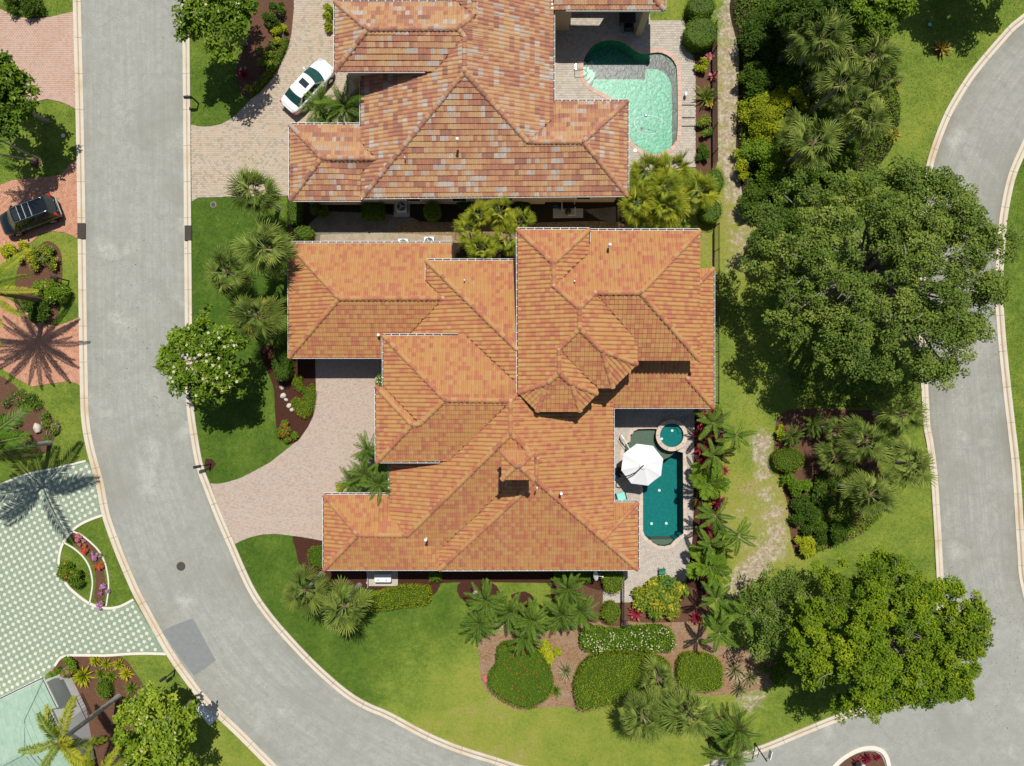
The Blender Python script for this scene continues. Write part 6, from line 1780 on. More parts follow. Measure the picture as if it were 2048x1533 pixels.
# flower clumps of the kerbed island
for i, (px, py, r, fm, lab) in enumerate([(157,1080,13,'kflower','pink flower clump at the top of the kerbed garden island'), (172,1098,13,'rflower','red flower clump second from the top of the garden island'), (191,1112,13,'pflower','lilac flower clump in the middle of the garden island'),
    (199,1136,14,'rflower','red flower clump below the lilac one on the garden island'), (206,1178,15,'pflower','purple flower clump in the lower garden island'), (203,1212,12,'pflower','purple flower clump at the bottom tip of the garden island'),
    (110,852,8,'pflower','purple flower clump at the road side of the left bed'), (973,1358,7,'kflower','pink flower clump at the left edge of the red flowered round bush')]):
    shrub('flower_clump', lab, 'flowers', px, py, r, r, .4, 'mid', 420, .09, 560 + i, 'bright flower clumps', (fm, 75, .065))
# tufts of the lower left bed and other ornamental grasses
for i, (px, py, r, mat, lab) in enumerate([(190,1322,15,'yel','grassy tuft at the top left of the bed by the pale kerb'), (212,1328,15,'yel','grassy tuft second along the pale kerb'), (238,1330,16,'yel','grassy tuft at the right end along the pale kerb'), (200,1348,14,'mid','grassy tuft in the middle of the lower left bed'), (222,1352,16,'mid','grassy tuft beside the box hedge'),
    (252,1348,17,'yel','grassy tuft at the lawn side of the lower left bed'), (262,1376,17,'mid','grassy tuft halfway down the lawn side of the lower left bed'), (258,1402,15,'mid','grassy tuft at the top edge of the glossy tree'), (166,1352,26,'yel','large strap leaved tuft beside the hibiscus'), (1132,1342,24,'drygrass','pale dry grass clump between the two big clipped bushes'), (1112,1382,16,'mid','grey green tuft at the right foot of the red flowered round bush'),
    (1470,1340,28,'drygrass','dry grass clump right of the rounded square shrub'), (1500,1355,26,'drygrass','dry grass clump at the shade edge under the junction tree'), (1478,1378,22,'drygrass','brown dry grass clump at the tip of the tan mulch')]):
    rosette(lab, px, py, r, mat, 580 + i, 60, .0, .05, (.25, 1.35), 'grass_clump', 'plant', 'ornamental grass clumps')
for i, (px, py, r, mat, h, lab) in enumerate([(1271,1228,19,'redleaf',.2,'red and orange bromeliad beside the gate fence'), (1418,113,12,'pinkleaf',.2,'pink bromeliad by the fence, upper one'), (1427,152,13,'pinkleaf',.2,'pink bromeliad by the fence, lower one'), (1413,192,30,'mid',.3,'dark spiky plant with long leaves beside the aqua pool fence'), (1420,207,12,'gold',.3,'orange yellow bromeliad below the dark spiky plant'),
    (1402,838,20,'redleaf',.4,'dark red plant at the top of the red mulch bed by the roof corner'), (1424,826,18,'redleaf',.4,'red plant at the top of the pool bed next to the fence'), (1446,940,16,'redleaf',.3,'red plant leaning over the fence beside the pool'), (1436,1004,22,'redleaf',.4,'bright red plant right of the yellow croton'), (1408,930,20,'redleaf',.3,'dark red plant between palms beside the pool'), (1404,1146,20,'redleaf',.3,'red plant under the broad leaved palm at the lower pool bed'), (1424,1162,18,'redleaf',.3,'red plant at the lower end of the pool bed'),
    (1398,870,20,'redleaf',.3,'dark red plant at the pool paving, level with the spa'), (1404,900,19,'redleaf',.3,'dark red plant at the pool paving, above the umbrella level'), (1440,880,16,'redleaf',.3,'dark red plant between two palms at the grass side of the pool bed'), (1410,1062,19,'redleaf',.3,'dark red plant in the pool bed near the foot of the pool'), (1392,1236,16,'redleaf',.3,'dark red plant at the right foot of the croton bush'), (488,150,17,'redleaf',.3,'dark red plant in the bed above the curved hedge'), (497,178,12,'gold',.2,'orange plant at the tip of the curved hedge'), (1716,1524,11,'redleaf',.2,'red plant at the left in the road island'), (1735,1518,15,'redleaf',.2,'largest red plant in the middle of the road island'), (1757,1516,10,'redleaf',.2,'red plant at the right in the road island'), (56,806,9,'yflower',.1,'small yellow plant in the left bed')]):
    if mat == 'yflower': shrub('flower_clump', lab, 'flowers', px, py, r, r, .3, 'mid', 200, .08, 640, None, ('yflower', 30, .07)); continue
    rosette(lab, px, py, r, mat, 610 + i, 30, h, .10 if mat != 'mid' else .045, group='bright rosette plants')

# ================================================================== CARS
def car(name, label, px, py, zc, heading, Lc, Wc, Hc, paint, kind):
    c = W(px, py, zc)
    t = thing(name, label, 'car', (c[0], c[1], .055), heading)
    h = Lc / 2; w2 = Wc / 2
    suv = kind == 'suv'
    # station, half width factor, bottom, shoulder height, crown height at the middle
    if suv: st = [(-h, .74, .45, .78, .84), (-h + .06, .86, .33, .98, 1.03), (-h + .22, .95, .24, 1.06, 1.10), (-h + .9, 1, .22, 1.06, 1.10), (0, 1, .22, 1.04, 1.10), (h - 1.4, 1, .22, 1.02, 1.10), (h - .9, .98, .22, .98, 1.07), (h - .3, .90, .24, .86, .95), (h - .08, .78, .32, .72, .78), (h, .62, .42, .6, .64)]
    else: st = [(-h, .66, .42, .70, .76), (-h + .08, .80, .33, .86, .93), (-h + .3, .90, .24, .92, 1.0), (-h + .95, .985, .2, .92, 1.0), (0, 1, .2, .90, 1.0), (h - 1.5, .99, .2, .88, .98), (h - .8, .95, .2, .82, .92), (h - .35, .86, .22, .72, .81), (h - .1, .70, .3, .62, .68), (h, .48, .38, .52, .56)]
    V = []; n = 14
    for x, wf, zb, zs, zt in st:
        ww = w2 * wf
        half = [(ww * .82, zb), (ww * .97, zb + .10), (ww, zb + (zs - zb) * .55), (ww * .985, zs - .06), (ww * .90, zs + (zt - zs) * .35), (ww * .62, zs + (zt - zs) * .8), (ww * .25, zt)]
        for y, z in half: V.append((x, y, z))
        for y, z in half[::-1]: V.append((x, -y, z))
    F = []
    for i in range(len(st) - 1):
        for j in range(n): F.append([i * n + j, i * n + (j + 1) % n, (i + 1) * n + (j + 1) % n, (i + 1) * n + j])
    mb = MB(); mb.add(V, F); mb.F.append((np.array([list(range(n))]), 0, np.array([.5]))); mb.F.append((np.array([list(range(n))[::-1]]) + (len(st) - 1) * n, 0, np.array([.5])))
    body = local('body', mb.data('body', M[paint], smooth=True), t)
    # greenhouse: base ring and roof ring
    if suv: xb0, xb1, xr0, xr1, wb, wr = -h + .10, h - 1.05, -h + .34, h - 1.75, .90, .72
    else: xb0, xb1, xr0, xr1, wb, wr = -h + .62, h - 1.22, -h + 1.32, h - 2.05, .86, .66
    zb = 1.03 if suv else .93; zr = Hc - .03
    def ring(x0, x1, wf, z, bow=.0):
        k = np.linspace(-1, 1, 7)
        fr = [(x1 + bow * (1 - y * y), y * w2 * wf, z) for y in k]
        bk = [(x0 - bow * .7 * (1 - y * y), y * w2 * wf, z) for y in k[::-1]]
        return fr + bk
    lo = ring(xb0, xb1, wb, zb, .20); hi = ring(xr0, xr1, wr, zr, .10)
    def quadstrip(idx, k0=.06, k1=.94, out=.004):
        a = np.array(lo); b = np.array(hi); VV = []; FF = []
        for q, i in enumerate(idx):
            d = np.array([a[i, 0] - (xb0 + xb1) / 2, a[i, 1] * 2, .3]); d /= np.linalg.norm(d)
            VV += [a[i] * (1 - k0) + b[i] * k0 + d * out, a[i] * (1 - k1) + b[i] * k1 + d * out]
            if q: FF.append([2 * q - 2, 2 * q, 2 * q + 1, 2 * q - 1])
        m = MB(); m.add(VV, FF); return m
    m = MB(); VV = lo + hi; FF = [[i, (i + 1) % 14, 14 + (i + 1) % 14, 14 + i] for i in range(14)]
    m.add(VV, FF)
    # crowned roof
    rr = np.array(hi); cc = rr.mean(0) + [0, 0, .03]
    mid = cc + (rr - cc) * .7; mid[:, 2] = zr + .025
    m.add(np.r_[rr, mid, [cc + [0, 0, .005]]], [[i, (i + 1) % 14, 14 + (i + 1) % 14, 14 + i] for i in range(14)])
    m.add(np.r_[mid, [cc + [0, 0, .005]]], [[i, (i + 1) % 14, 14] for i in range(14)])
    local('roof', m.data('roof', M[paint], smooth=False), t)
    local('windshield', quadstrip(range(0, 7)).data('windshield', M['greenglass'], smooth=True), t)
    local('rear_window', quadstrip(range(7, 14)).data('rear_window', M['glass' if suv else 'greenglass'], smooth=True), t)
    for s in (1, -1):
        pair = (6, 7) if s > 0 else (13, 0)
        a = np.array(lo); b = np.array(hi)
        for u0, u1 in ((.10, .48), (.52, .90)):
            q = []
            for u, k in ((u0, .12), (u1, .12), (u1, .86), (u0, .86)):
                pl = a[pair[0]] * (1 - u) + a[pair[1]] * u; ph = b[pair[0]] * (1 - u) + b[pair[1]] * u
                q.append(pl * (1 - k) + ph * k + np.array([0, s * .006, .003]))
            m = MB(); m.add(q, [[0, 1, 2, 3]]); local('side_window', m.data('side_window', M['glass']), t)
        m = MB(); m.box((xb1 - .45, s * (w2 + .09), zb + .05), (.12, .20, .13), bevel=.03); local('mirror', m.data('mirror', M[paint]), t)
        m = MB(); m.box((h - .32, s * w2 * .70, .74), (.36, .26, .10), bevel=.03, rz=-s * .45); local('headlight', m.data('headlight', M['lens']), t)
        if suv: m = MB(); m.box((-h + .14, s * w2 * .80, 1.08), (.16, .26, .34), bevel=.03, rz=s * .25)
        else: m = MB(); m.box((-h + .13, s * w2 * .64, .80), (.15, .42, .14), bevel=.03, rz=s * .38)
        local('taillight', m.data('taillight', M['redlamp']), t)
        for hx in (.35, -.65):
            m = MB(); m.box((hx, s * (w2 * .985 + .01), zb - .17), (.2, .03, .03)); local('door_handle', m.data('door_handle', M['chrome'] if suv else M[paint]), t)
    for x in (-h + (.95 if not suv else .9), h - .92):
        for s in (1, -1):
            m = MB(); r = .335 if not suv else .37
            a = np.linspace(0, 2 * PI, 20, endpoint=False)
            for rad, wd, nm, mt in ((r, .21, 'tyre', 'tyre'), (r * .66, .225, 'rim', 'rim')):
                m = MB(); P0 = np.c_[np.cos(a) * rad, np.full(20, -wd / 2), np.sin(a) * rad]; P1 = P0 * [1, -1, 1]
                m.add(np.r_[P0, P1], [[i, (i + 1) % 20, 20 + (i + 1) % 20, 20 + i] for i in range(20)])
                m.F.append((np.array([list(range(20))]), 0, np.array([.5]))); m.F.append((np.array([list(range(20))[::-1]]) + 20, 0, np.array([.5])))
                if nm == 'tyre': wh = local('wheel', m.data('tyre', M[mt]), t, (x, s * (w2 - .10), r - .0))
                else:
                    e = local('rim', m.data('rim', M[mt]), wh)
    m = MB()
    if suv:
        for s in (1, -1): m = MB(); m.tube([(xr0 + .05, s * w2 * .60, zr + .03), (xr0 + .2, s * w2 * .62, zr + .075), (xr1 - .2, s * w2 * .62, zr + .075), (xr1 - .05, s * w2 * .60, zr + .03)], .022, 6); local('roof_rail', m.data('roof_rail', M['chrome']), t)
        for x in (-.25 - .35, .25 - .35, 1.05 - .35 - .35): m = MB(); m.box((x - .25, 0, zr + .072), (.04, w2 * 1.2, .02)); local('cross_bar', m.data('cross_bar', M['galv']), t)
        m = MB(); m.box((xr1 - .30, 0, zr + .026), (.52, w2 * .95, .012)); local('sunroof', m.data('sunroof', M['glass']), t)
        m = MB(); m.box((-h + .03, 0, .62), (.14, w2 * 1.55, .12), bevel=.04); local('rear_bumper', m.data('rear_bumper', M['grey']), t)
        m = MB(); m.box((-h + .10, 0, 1.02), (.04, w2 * .75, .05)); local('chrome_strip', m.data('chrome_strip', M['chrome']), t)
    else:
        m = MB(); m.box((xr1 - .52, 0, zr + .029), (.50, w2 * .82, .012)); local('sunroof', m.data('sunroof', M['glass']), t)
        m = MB(); m.box((h - .03, 0, .50), (.10, w2 * .7, .16), bevel=.03); local('grille', m.data('grille', M['black']), t)
        m = MB(); m.box((-h - .002, 0, .60), (.03, .34, .12)); local('number_plate', m.data('number_plate', M['galv']), t)
    return t
car('parked_car', 'white saloon car with dark sunroof parked on the buff driveway', 616, 172, .75, math.radians(47.5), 4.85, 1.84, 1.44, 'carwhite', 'sedan')
car('parked_car', 'black car with roof rails on the red brick driveway at the left edge', 56, 432, .9, math.radians(200.5), 4.75, 1.88, 1.76, 'carblack', 'suv')

# ================================================================== FENCES
def fence(label, pts, h, gap=.115, name='metal_fence', joined=True):
    P = WP(pts)
    c = P.mean(0); t = thing(name, label, 'fence', (P[0][0], P[0][1], 0))
    seg = np.linalg.norm(np.diff(P, axis=0), axis=1); pk = MB(); npk = 0
    me = MB().box((0, 0, h / 2), (.022, .022, h)).data('picket', M['fence'])
    pme = MB().box((0, 0, h / 2 + .04), (.06, .06, h + .08)).data('post', M['fence'])
    pts_ = []
    for i in range(len(P) - 1):
        d = (P[i + 1] - P[i]) / seg[i]; a = math.atan2(d[1], d[0])
        for z in (.12, h - .18, h - .03):
            m = (P[i] + P[i + 1]) / 2; mb = MB(); mb.box((m[0], m[1], z), (seg[i], .035, .035), rz=a); obj('rail', mb, M['fence'], t)
        for k in range(int(seg[i] / 2.0) + 1):
            q = P[i] + d * k * 2.0; local('post', pme, t, (q[0] - P[0][0], q[1] - P[0][1], 0), (0, 0, a))
        for k in range(int(seg[i] / gap)): pts_.append((P[i] + d * (k + .5) * gap, a))
    pts_.sort(key=lambda p: (p[0] ** 2).sum())
    for q, a in pts_[:280]: local('picket', me, t, (q[0] - P[0][0], q[1] - P[0][1], 0), (0, 0, a))
    if len(pts_) > 280:
        for q, a in pts_[280:]: pk.box((q[0], q[1], h / 2), (.022, .022, h), rz=a)
        obj('picket', pk, M['fence'], t, kind='stuff')
    return t
fence('long black picket fence between the large house and the grass track', [(1428,455),(1427,820),(1429,1000),(1427,1180)], 1.5)
fence('black picket fence along the planted bed of the aqua pool', [(1424,60),(1425,335)], 1.5)
fence('short pale grey gate fence between the clipped shrubs and the croton bush', [(1243,1152),(1243,1240),(1256,1241)], 1.3)

# ================================================================== POOLSIDE THINGS
def umbrella():
    c = W(1285.5, 930.5, 2.55)
    b = W(1236, 945, 0)
    t = thing('cantilever_umbrella', 'open white octagonal umbrella held over the teal pool by a bent dark arm', 'umbrella', (b[0], b[1], .06))
    n = 8; R = 43.5 * (H - 2.5) / H / S; a0 = math.radians(15)
    ring = [np.array([c[0] + R * math.cos(a0 + k * PI / 4), c[1] + R * math.sin(a0 + k * PI / 4), 2.36]) for k in range(n)]
    apex = np.array([c[0], c[1], 2.86])
    cv = MB()
    for k in range(n):
        a, b_ = ring[k], ring[(k + 1) % n]
        u = np.linspace(0, 1, 5)
        rows = []
        for s in u:
            p0 = apex * (1 - s) + a * s; p1 = apex * (1 - s) + b_ * s
            row = []
            for v in np.linspace(0, 1, 5):
                q = p0 * (1 - v) + p1 * v; q = q + np.array([0, 0, -.07 * s * math.sin(PI * v)]); row.append(q)
            rows.append(row)
        V = np.array(rows).reshape(-1, 3)
        cv.add(V, [[i * 5 + j, (i + 1) * 5 + j, (i + 1) * 5 + j + 1, i * 5 + j + 1] for i in range(4) for j in range(4)])
    co = obj('canopy', cv, M['canvas'], t, smooth=False)
    for k in range(n):
        mb = MB(); mb.tube([apex - [0, 0, .05], ring[k] - [0, 0, .035]], .014, 5); obj('rib', mb, M['black'], t)
    mb = MB(); mb.cyl(apex - [0, 0, .03], .30, .05, 16, r2=.18); obj('vent_cap', mb, M['canvas'], t)
    p = np.array([b[0], b[1], .06])
    mb = MB(); mb.tube([p, p + [0, 0, 1.2], p + [.02, 0, 2.5], p * [1, 1, 0] + np.array([.35, .12, 3.0]), (p + apex) / 2 * [1, 1, 0] + np.array([.1, -.05, 3.14]), apex + [-.2, -.08, .25], apex], [.045] * 7, 8); obj('mast', mb, M['black'], t)
    mb = MB(); mb.cyl((b[0], b[1], .06), .42, .08, 20); obj('base', mb, M['black'], t)
umbrella()
def handrail():
    a, b = W(1242, 871, .5), W(1260, 900, .5)
    t = thing('handrail', 'white pole rail with its modelled shadow at the shallow corner of the teal pool', 'handrail', (a[0], a[1], .06))
    mb = MB(); mb.tube([a * [1, 1, 0] + [0, 0, .05], a + [0, 0, .30], a * .8 + b * .2 + [0, 0, .42], b + [0, 0, -.1], b * [1, 1, 0] + [0, 0, -.2]], .05, 8); obj('rail', mb, M['white'], t)
    d = np.array([-.12, -.22, 0])
    mb = MB(); mb.tube([a * [1, 1, 0] + d + [0, 0, .05], a + d + [0, 0, .25], b * .6 + a * .4 + d, b + d * .3 + [0, 0, -.1]], .018, 6); obj('rail_shadow', mb, M['black'], t)  # thin black tube standing in for the rail's cast shadow
handrail()
def armchair(px, py, rz, label, mat, group=None, s=1.0):
    c = W(px, py, .3)
    t = thing('armchair', label, 'chair', (c[0], c[1], .06), rz, group)
    for nm, ctr, sz, mt in (('seat', (0, 0, .34), (.62, .62, .16), mat), ('backrest', (-.30, 0, .56), (.14, .66, .46), mat)):
        mb = MB(); mb.box(np.array(ctr) * s, np.array(sz) * s, bevel=.04); local(nm, mb.data(nm, M[mt]), t)
    for e in (-1, 1):
        mb = MB(); mb.box(np.array((0, e * .36, .42)) * s, np.array((.66, .07, .06)) * s, bevel=.02); local('armrest', mb.data('armrest', M['black']), t)
        for x in (-.28, .28): mb = MB(); mb.box(np.array((x, e * .34, .2)) * s, np.array((.05, .05, .42)) * s); local('leg', mb.data('leg', M['black']), t)
armchair(1242, 993.5, math.radians(105), 'turquoise cushioned armchair at the roof corner beside the teal pool', 'teal', s=1.05)
def ball_(px, py, r, mat, label, name, cat, z=.06):
    c = W(px, py, r); t = thing(name, label, cat, (c[0], c[1], z))
    mb = MB(); mb.ball((c[0], c[1], z + r), r, 14, 9); obj('ball', mb, M[mat], t, smooth=True)
    mb = MB(); mb.cyl((c[0], c[1], z), r * .45, .04, 12); obj('stand', mb, M['black'], t)
ball_(1231.5, 955, .19, 'blue', 'blue gazing ball on the paving left of the umbrella', 'gazing_ball', 'ornament')
def pool_net():
    a = W(1366, 842, .1)[:2]; b = W(1376, 833, .1)[:2]
    t = thing('pool_net', 'blue framed pool net lying in the shade beside the spa', 'pool net', (a[0], a[1], .06))
    k = np.linspace(0, 2 * PI, 16); c = W(1366, 839)[:2]
    mb = MB(); mb.tube([(c[0] + .17 * math.cos(x), c[1] + .22 * math.sin(x), .09) for x in k], .02, 5, cap=False); obj('hoop', mb, M['blue'], t)
    mb = MB(); mb.tube([(a[0], a[1], .09), (b[0], b[1], .1)], .018, 6); obj('handle', mb, M['blue'], t)
pool_net()
def stepping_disc(px, py, r, label, name, mat, cat, h=.03, z=.06):
    c = W(px, py); t = thing(name, label, cat, (c[0], c[1], z))
    mb = MB(); mb.cyl((c[0], c[1], z), r, h, 18); obj('lid', mb, M[mat], t)
    mb = MB(); mb.cyl((c[0], c[1], z), r * 1.15, h * .5, 18); obj('rim', mb, M['concrete'], t)
stepping_disc(1270, 302, .14, 'white round skimmer lid on the paving below the aqua pool', 'skimmer_lid', 'white', 'lid')
stepping_disc(1252, 1189, .2, 'patterned round stepping stone on the paving beside the gate fence', 'stepping_stone', 'concrete', 'stepping stone')
def garden_chair():
    c = W(1324, 1143, .4)
    t = thing('garden_chair', 'green metal garden seat at the top of the croton bush', 'chair', (c[0], c[1], .06), .05)
    mb = MB(); mb.box((0, 0, .42), (.52, .42, .05), bevel=.02); local('seat', mb.data('seat', M['greenpaint']), t)
    for k in range(5): mb = MB(); mb.box((-.2 + k * .1, .23, .68), (.04, .03, .5)); local('slat', mb.data('slat', M['greenpaint']), t)
    for x in (-.22, .22):
        for y in (-.18, .2): mb = MB(); mb.box((x, y, .2), (.04, .04, .42)); local('leg', mb.data('leg', M['greenpaint']), t)
    k = np.linspace(0, 2 * PI, 20); c = W(1330, 1162, .3)
    t = thing('hoop_trellis', 'thin green hoop standing out of the croton bush', 'trellis', (c[0], c[1], 0))
    mb = MB(); mb.tube([(c[0] + .45 * math.cos(x), c[1] + .12, 1.25 + .45 * math.sin(x)) for x in k], .02, 5, cap=False); obj('hoop', mb, M['greenpaint'], t)
    mb = MB(); mb.tube([(c[0], c[1] + .12, 0), (c[0], c[1] + .12, .82)], .02, 5); obj('stake', mb, M['greenpaint'], t)
garden_chair()
def table_set():
    c = W(1255, 33, .7); t = thing('patio_table', 'dark covered patio table in the shade under the upper roof edge', 'table', (c[0], c[1], .06))
    mb = MB(); mb.box((0, 0, .72), (1.3, 1.1, .06), bevel=.03); local('tabletop', mb.data('tabletop', M['black']), t)
    for x in (-.5, .5):
        for y in (-.4, .4): mb = MB(); mb.box((x, y, .35), (.06, .06, .7)); local('leg', mb.data('leg', M['black']), t)
    armchair(1257, 56, math.radians(90), 'dark chair in the shade south of the covered patio table', 'black')
table_set()
def ladder():
    c = W(1160, 135, .5); t = thing('pool_rail', 'bent white entry rail at the steps of the aqua pool', 'handrail', (c[0], c[1], .06))
    for y in (-.28, .28):
        p = np.array([c[0], c[1] + y, 0]); mb = MB()
        mb.tube([p + [-.35, 0, .06], p + [-.35, 0, .7], p + [-.2, 0, .82], p + [.35, 0, .75], p + [.6, 0, .2], p + [.62, 0, -.5]], .024, 8); obj('rail', mb, M['chrome'], t)
    mb = MB(); mb.tube([c * [1, 1, 0] + [-.35, -.28, .6], c * [1, 1, 0] + [-.35, .28, .6]], .018, 6); obj('cross_bar', mb, M['chrome'], t)
ladder()
def cleaner():
    k = np.linspace(.3, 5.2, 40); c = W(1297, 247)[:2]
    t = thing('pool_cleaner', 'blue pool cleaner with a looping white hose floating on the aqua pool', 'pool cleaner', (c[0], c[1], -.1))
    P = [(c[0] + (1.1 + .12 * math.sin(3 * x)) * math.cos(x) , c[1] + .75 * math.sin(x) - .1, -.075) for x in k]
    mb = MB(); mb.tube(P, .022, 6); obj('hose', mb, M['white'], t)
    d = W(1292, 231)[:2]
    mb = MB(); mb.box((d[0], d[1], -.06), (.24, .2, .12), bevel=.04); obj('head', mb, M['blue'], t)
cleaner()
for i, (py, lab) in enumerate([(211.5, 'dark strip across the paving right of the aqua pool, uppermost'), (236.5, 'dark strip across the paving right of the aqua pool, middle'), (253.5, 'dark strip across the paving right of the aqua pool, lowest')]):
    a, b = W(1358, py), W(1390, py); m = (a + b) / 2
    t = thing('deck_strip', lab, 'drain', (m[0], m[1], .06), group='dark strips beside the aqua pool')
    mb = MB(); mb.box((m[0], m[1], .067), (b[0] - a[0], .10, .012)); obj('dark_strip', mb, M['trough'], t)  # thin dark strip lying on the paving
    for k in range(12): mb = MB(); mb.box((a[0] + (k + .5) * (b[0] - a[0]) / 12, m[1], .074), (.02, .09, .006)); obj('bar', mb, M['iron'], t)
def statue():
    c = W(1371, 190, .3); t = thing('garden_ornament', 'small white heron ornament on the paving right of the aqua pool', 'ornament', (c[0], c[1], .06))
    mb = MB(); mb.ball((c[0], c[1], .42), (.12, .2, .12), 10, 6); mb.tube([(c[0], c[1] + .12, .46), (c[0] + .04, c[1] + .24, .66), (c[0] + .02, c[1] + .3, .74)], [.05, .035, .03], 7); mb.tube([(c[0] + .02, c[1] + .3, .74), (c[0] - .03, c[1] + .42, .72)], [.03, .008], 6); obj('body', mb, M['white'], t, smooth=True)
    for s in (-.05, .05): mb = MB(); mb.tube([(c[0] + s, c[1], .06), (c[0] + s, c[1], .36)], .012, 5); obj('leg', mb, M['black'], t)
    mb = MB(); mb.cyl((c[0], c[1], .06), .14, .03, 14); obj('plinth', mb, M['rock'], t)
statue()

# ================================================================== SERVICE EQUIPMENT
def ac_unit(px, py, label, s=.86, z0=.07, group='air conditioning units'):
    c = W(px, py, .7); t = thing('air_conditioner', label, 'air conditioner', (c[0], c[1], z0), group=group)
    mb = MB(); mb.box((0, 0, .38), (s, s, .76), bevel=.06); local('casing', mb.data('casing', M['galv']), t)
    mb = MB(); mb.cyl((0, 0, .755), s * .40, .012, 28); local('fan_opening', mb.data('fan_opening', M['black']), t)
    for k in range(3):
        mb = MB(); a = k * 2 * PI / 3; mb.box((math.cos(a) * s * .17, math.sin(a) * s * .17, .774), (s * .30, s * .13, .008), rz=a); local('fan_blade', mb.data('fan_blade', M['grey']), t)
    for k in range(1, 4):
        mb = MB(); x = np.linspace(0, 2 * PI, 24); mb.tube(np.c_[np.cos(x) * s * .1 * k, np.sin(x) * s * .1 * k, np.full(24, .79)], .006, 4, cap=False); local('guard_ring', mb.data('guard_ring', M['grey']), t)
ac_unit(803, 414, 'square grey air conditioner with round fan in the shaded side yard')
ac_unit(858, 484, 'air conditioner half hidden behind the orange eave of the large house, right one', z0=0)
ac_unit(806, 488, 'air conditioner almost hidden behind the orange eave of the large house, left one', z0=0)
def generator():
    c = W(766, 1157, .6); t = thing('standby_generator', 'cream boxed standby generator on a concrete pad at the south wall', 'generator', (c[0], c[1], .08))
    mb = MB(); mb.box((0, 0, .32), (1.28, .66, .62), bevel=.05); local('casing', mb.data('casing', M['pipe']), t)
    mb = MB(); mb.box((0, .04, .66), (1.32, .62, .07), bevel=.03); local('lid', mb.data('lid', M['canvas']), t)
    for x in (-.35, .3): mb = MB(); mb.box((x, -.1, .70), (.1, .07, .03)); local('latch', mb.data('latch', M['iron']), t)
    p = W(738, 1160); t = thing('gas_pipe', 'grey upright gas pipe beside the generator pad', 'pipe', (p[0], p[1], 0))
    mb = MB(); mb.tube([(p[0], p[1] + .55, .3), (p[0], p[1] + .5, .55), (p[0], p[1] - .5, .5), (p[0], p[1] - .5, 0)], .03, 7); obj('pipe', mb, M['galv'], t)
    mb = MB(); mb.box((p[0] - .05, p[1] - .1, .5), (.14, .18, .14), bevel=.03); obj('valve', mb, M['grey'], t)
generator()
def pool_plant():
    c = W(1136, 424, .3); t = thing('pool_pump', 'pool pump and filter with white pipes on a concrete pad in the side yard', 'pump', (c[0], c[1], .08))
    mb = MB(); mb.cyl((0, 0, 0), .22, .62, 18); mb.ball((0, 0, .62), (.22, .22, .12), 14, 6, zmin=0); local('filter_tank', mb.data('filter_tank', M['black'], smooth=False), t)
    mb = MB(); mb.tube([(-.75, .28, .2), (-.35, .28, .2)], .11, 10); local('motor', mb.data('motor', M['iron']), t)
    for P in ([(-.5, .1, .3), (-.5, .1, .5), (-.5, .75, .5), (-.8, .75, .5)], [(-.35, 0, .5), (-.5, -.0, .5), (-.5, .5, .5)], [(0, -.35, .5), (.55, -.35, .5), (.55, .3, .5)], [(.5, .55, .5), (.5, 1.0, .5), (.15, 1.0, .5), (.65, 1.0, .5)], [(0, -.1, .5), (0, -.35, .5)]):
        mb = MB(); mb.tube(P, .035, 7); local('pipe', mb.data('pipe', M['pipe']), t)
    k = np.linspace(0, 9, 30); mb = MB(); mb.tube([(-.95 + .12 * math.cos(x), .45 + .12 * math.sin(x) - x * .02, .1 + x * .01) for x in k], .02, 5); local('hose', mb.data('hose', M['blue']), t)
pool_plant()
def dish():
    c = W(1190, 1152, 1.8); t = thing('satellite_dish', 'pale satellite dish on a pole beside the south wall', 'satellite dish', (c[0], c[1], 0))
    mb = MB(); mb.tube([(0, 0, 0), (0, 0, 1.7)], .03, 8); local('pole', mb.data('pole', M['galv']), t)
    m = MB(); V = []; F = []; n = 20; k = 5
    for i in range(k + 1):
        r = i / k
        for j in range(n):
            a = 2 * PI * j / n; V.append((.28 * r * math.cos(a), .40 * r * math.sin(a), .10 * r * r))
    for i in range(k):
        for j in range(n): F.append([i * n + j, i * n + (j + 1) % n, (i + 1) * n + (j + 1) % n, (i + 1) * n + j])
    m.add(V, F); local('reflector', m.data('reflector', M['galv'], smooth=True), t, (0, 0, 1.7), (0, .75, .2))
    mb = MB(); mb.tube([(0, -.05, 1.6), (.35, .0, 1.95), (.55, 0, 2.05)], .018, 6); local('arm', mb.data('arm', M['white']), t)
    mb = MB(); mb.box((.56, 0, 2.06), (.1, .08, .08)); local('feed', mb.data('feed', M['white']), t)
    mb = MB(); mb.tube([(0, 0, 1.2), (.5, .05, 1.45)], .015, 6); local('brace', mb.data('brace', M['white']), t)
dish()

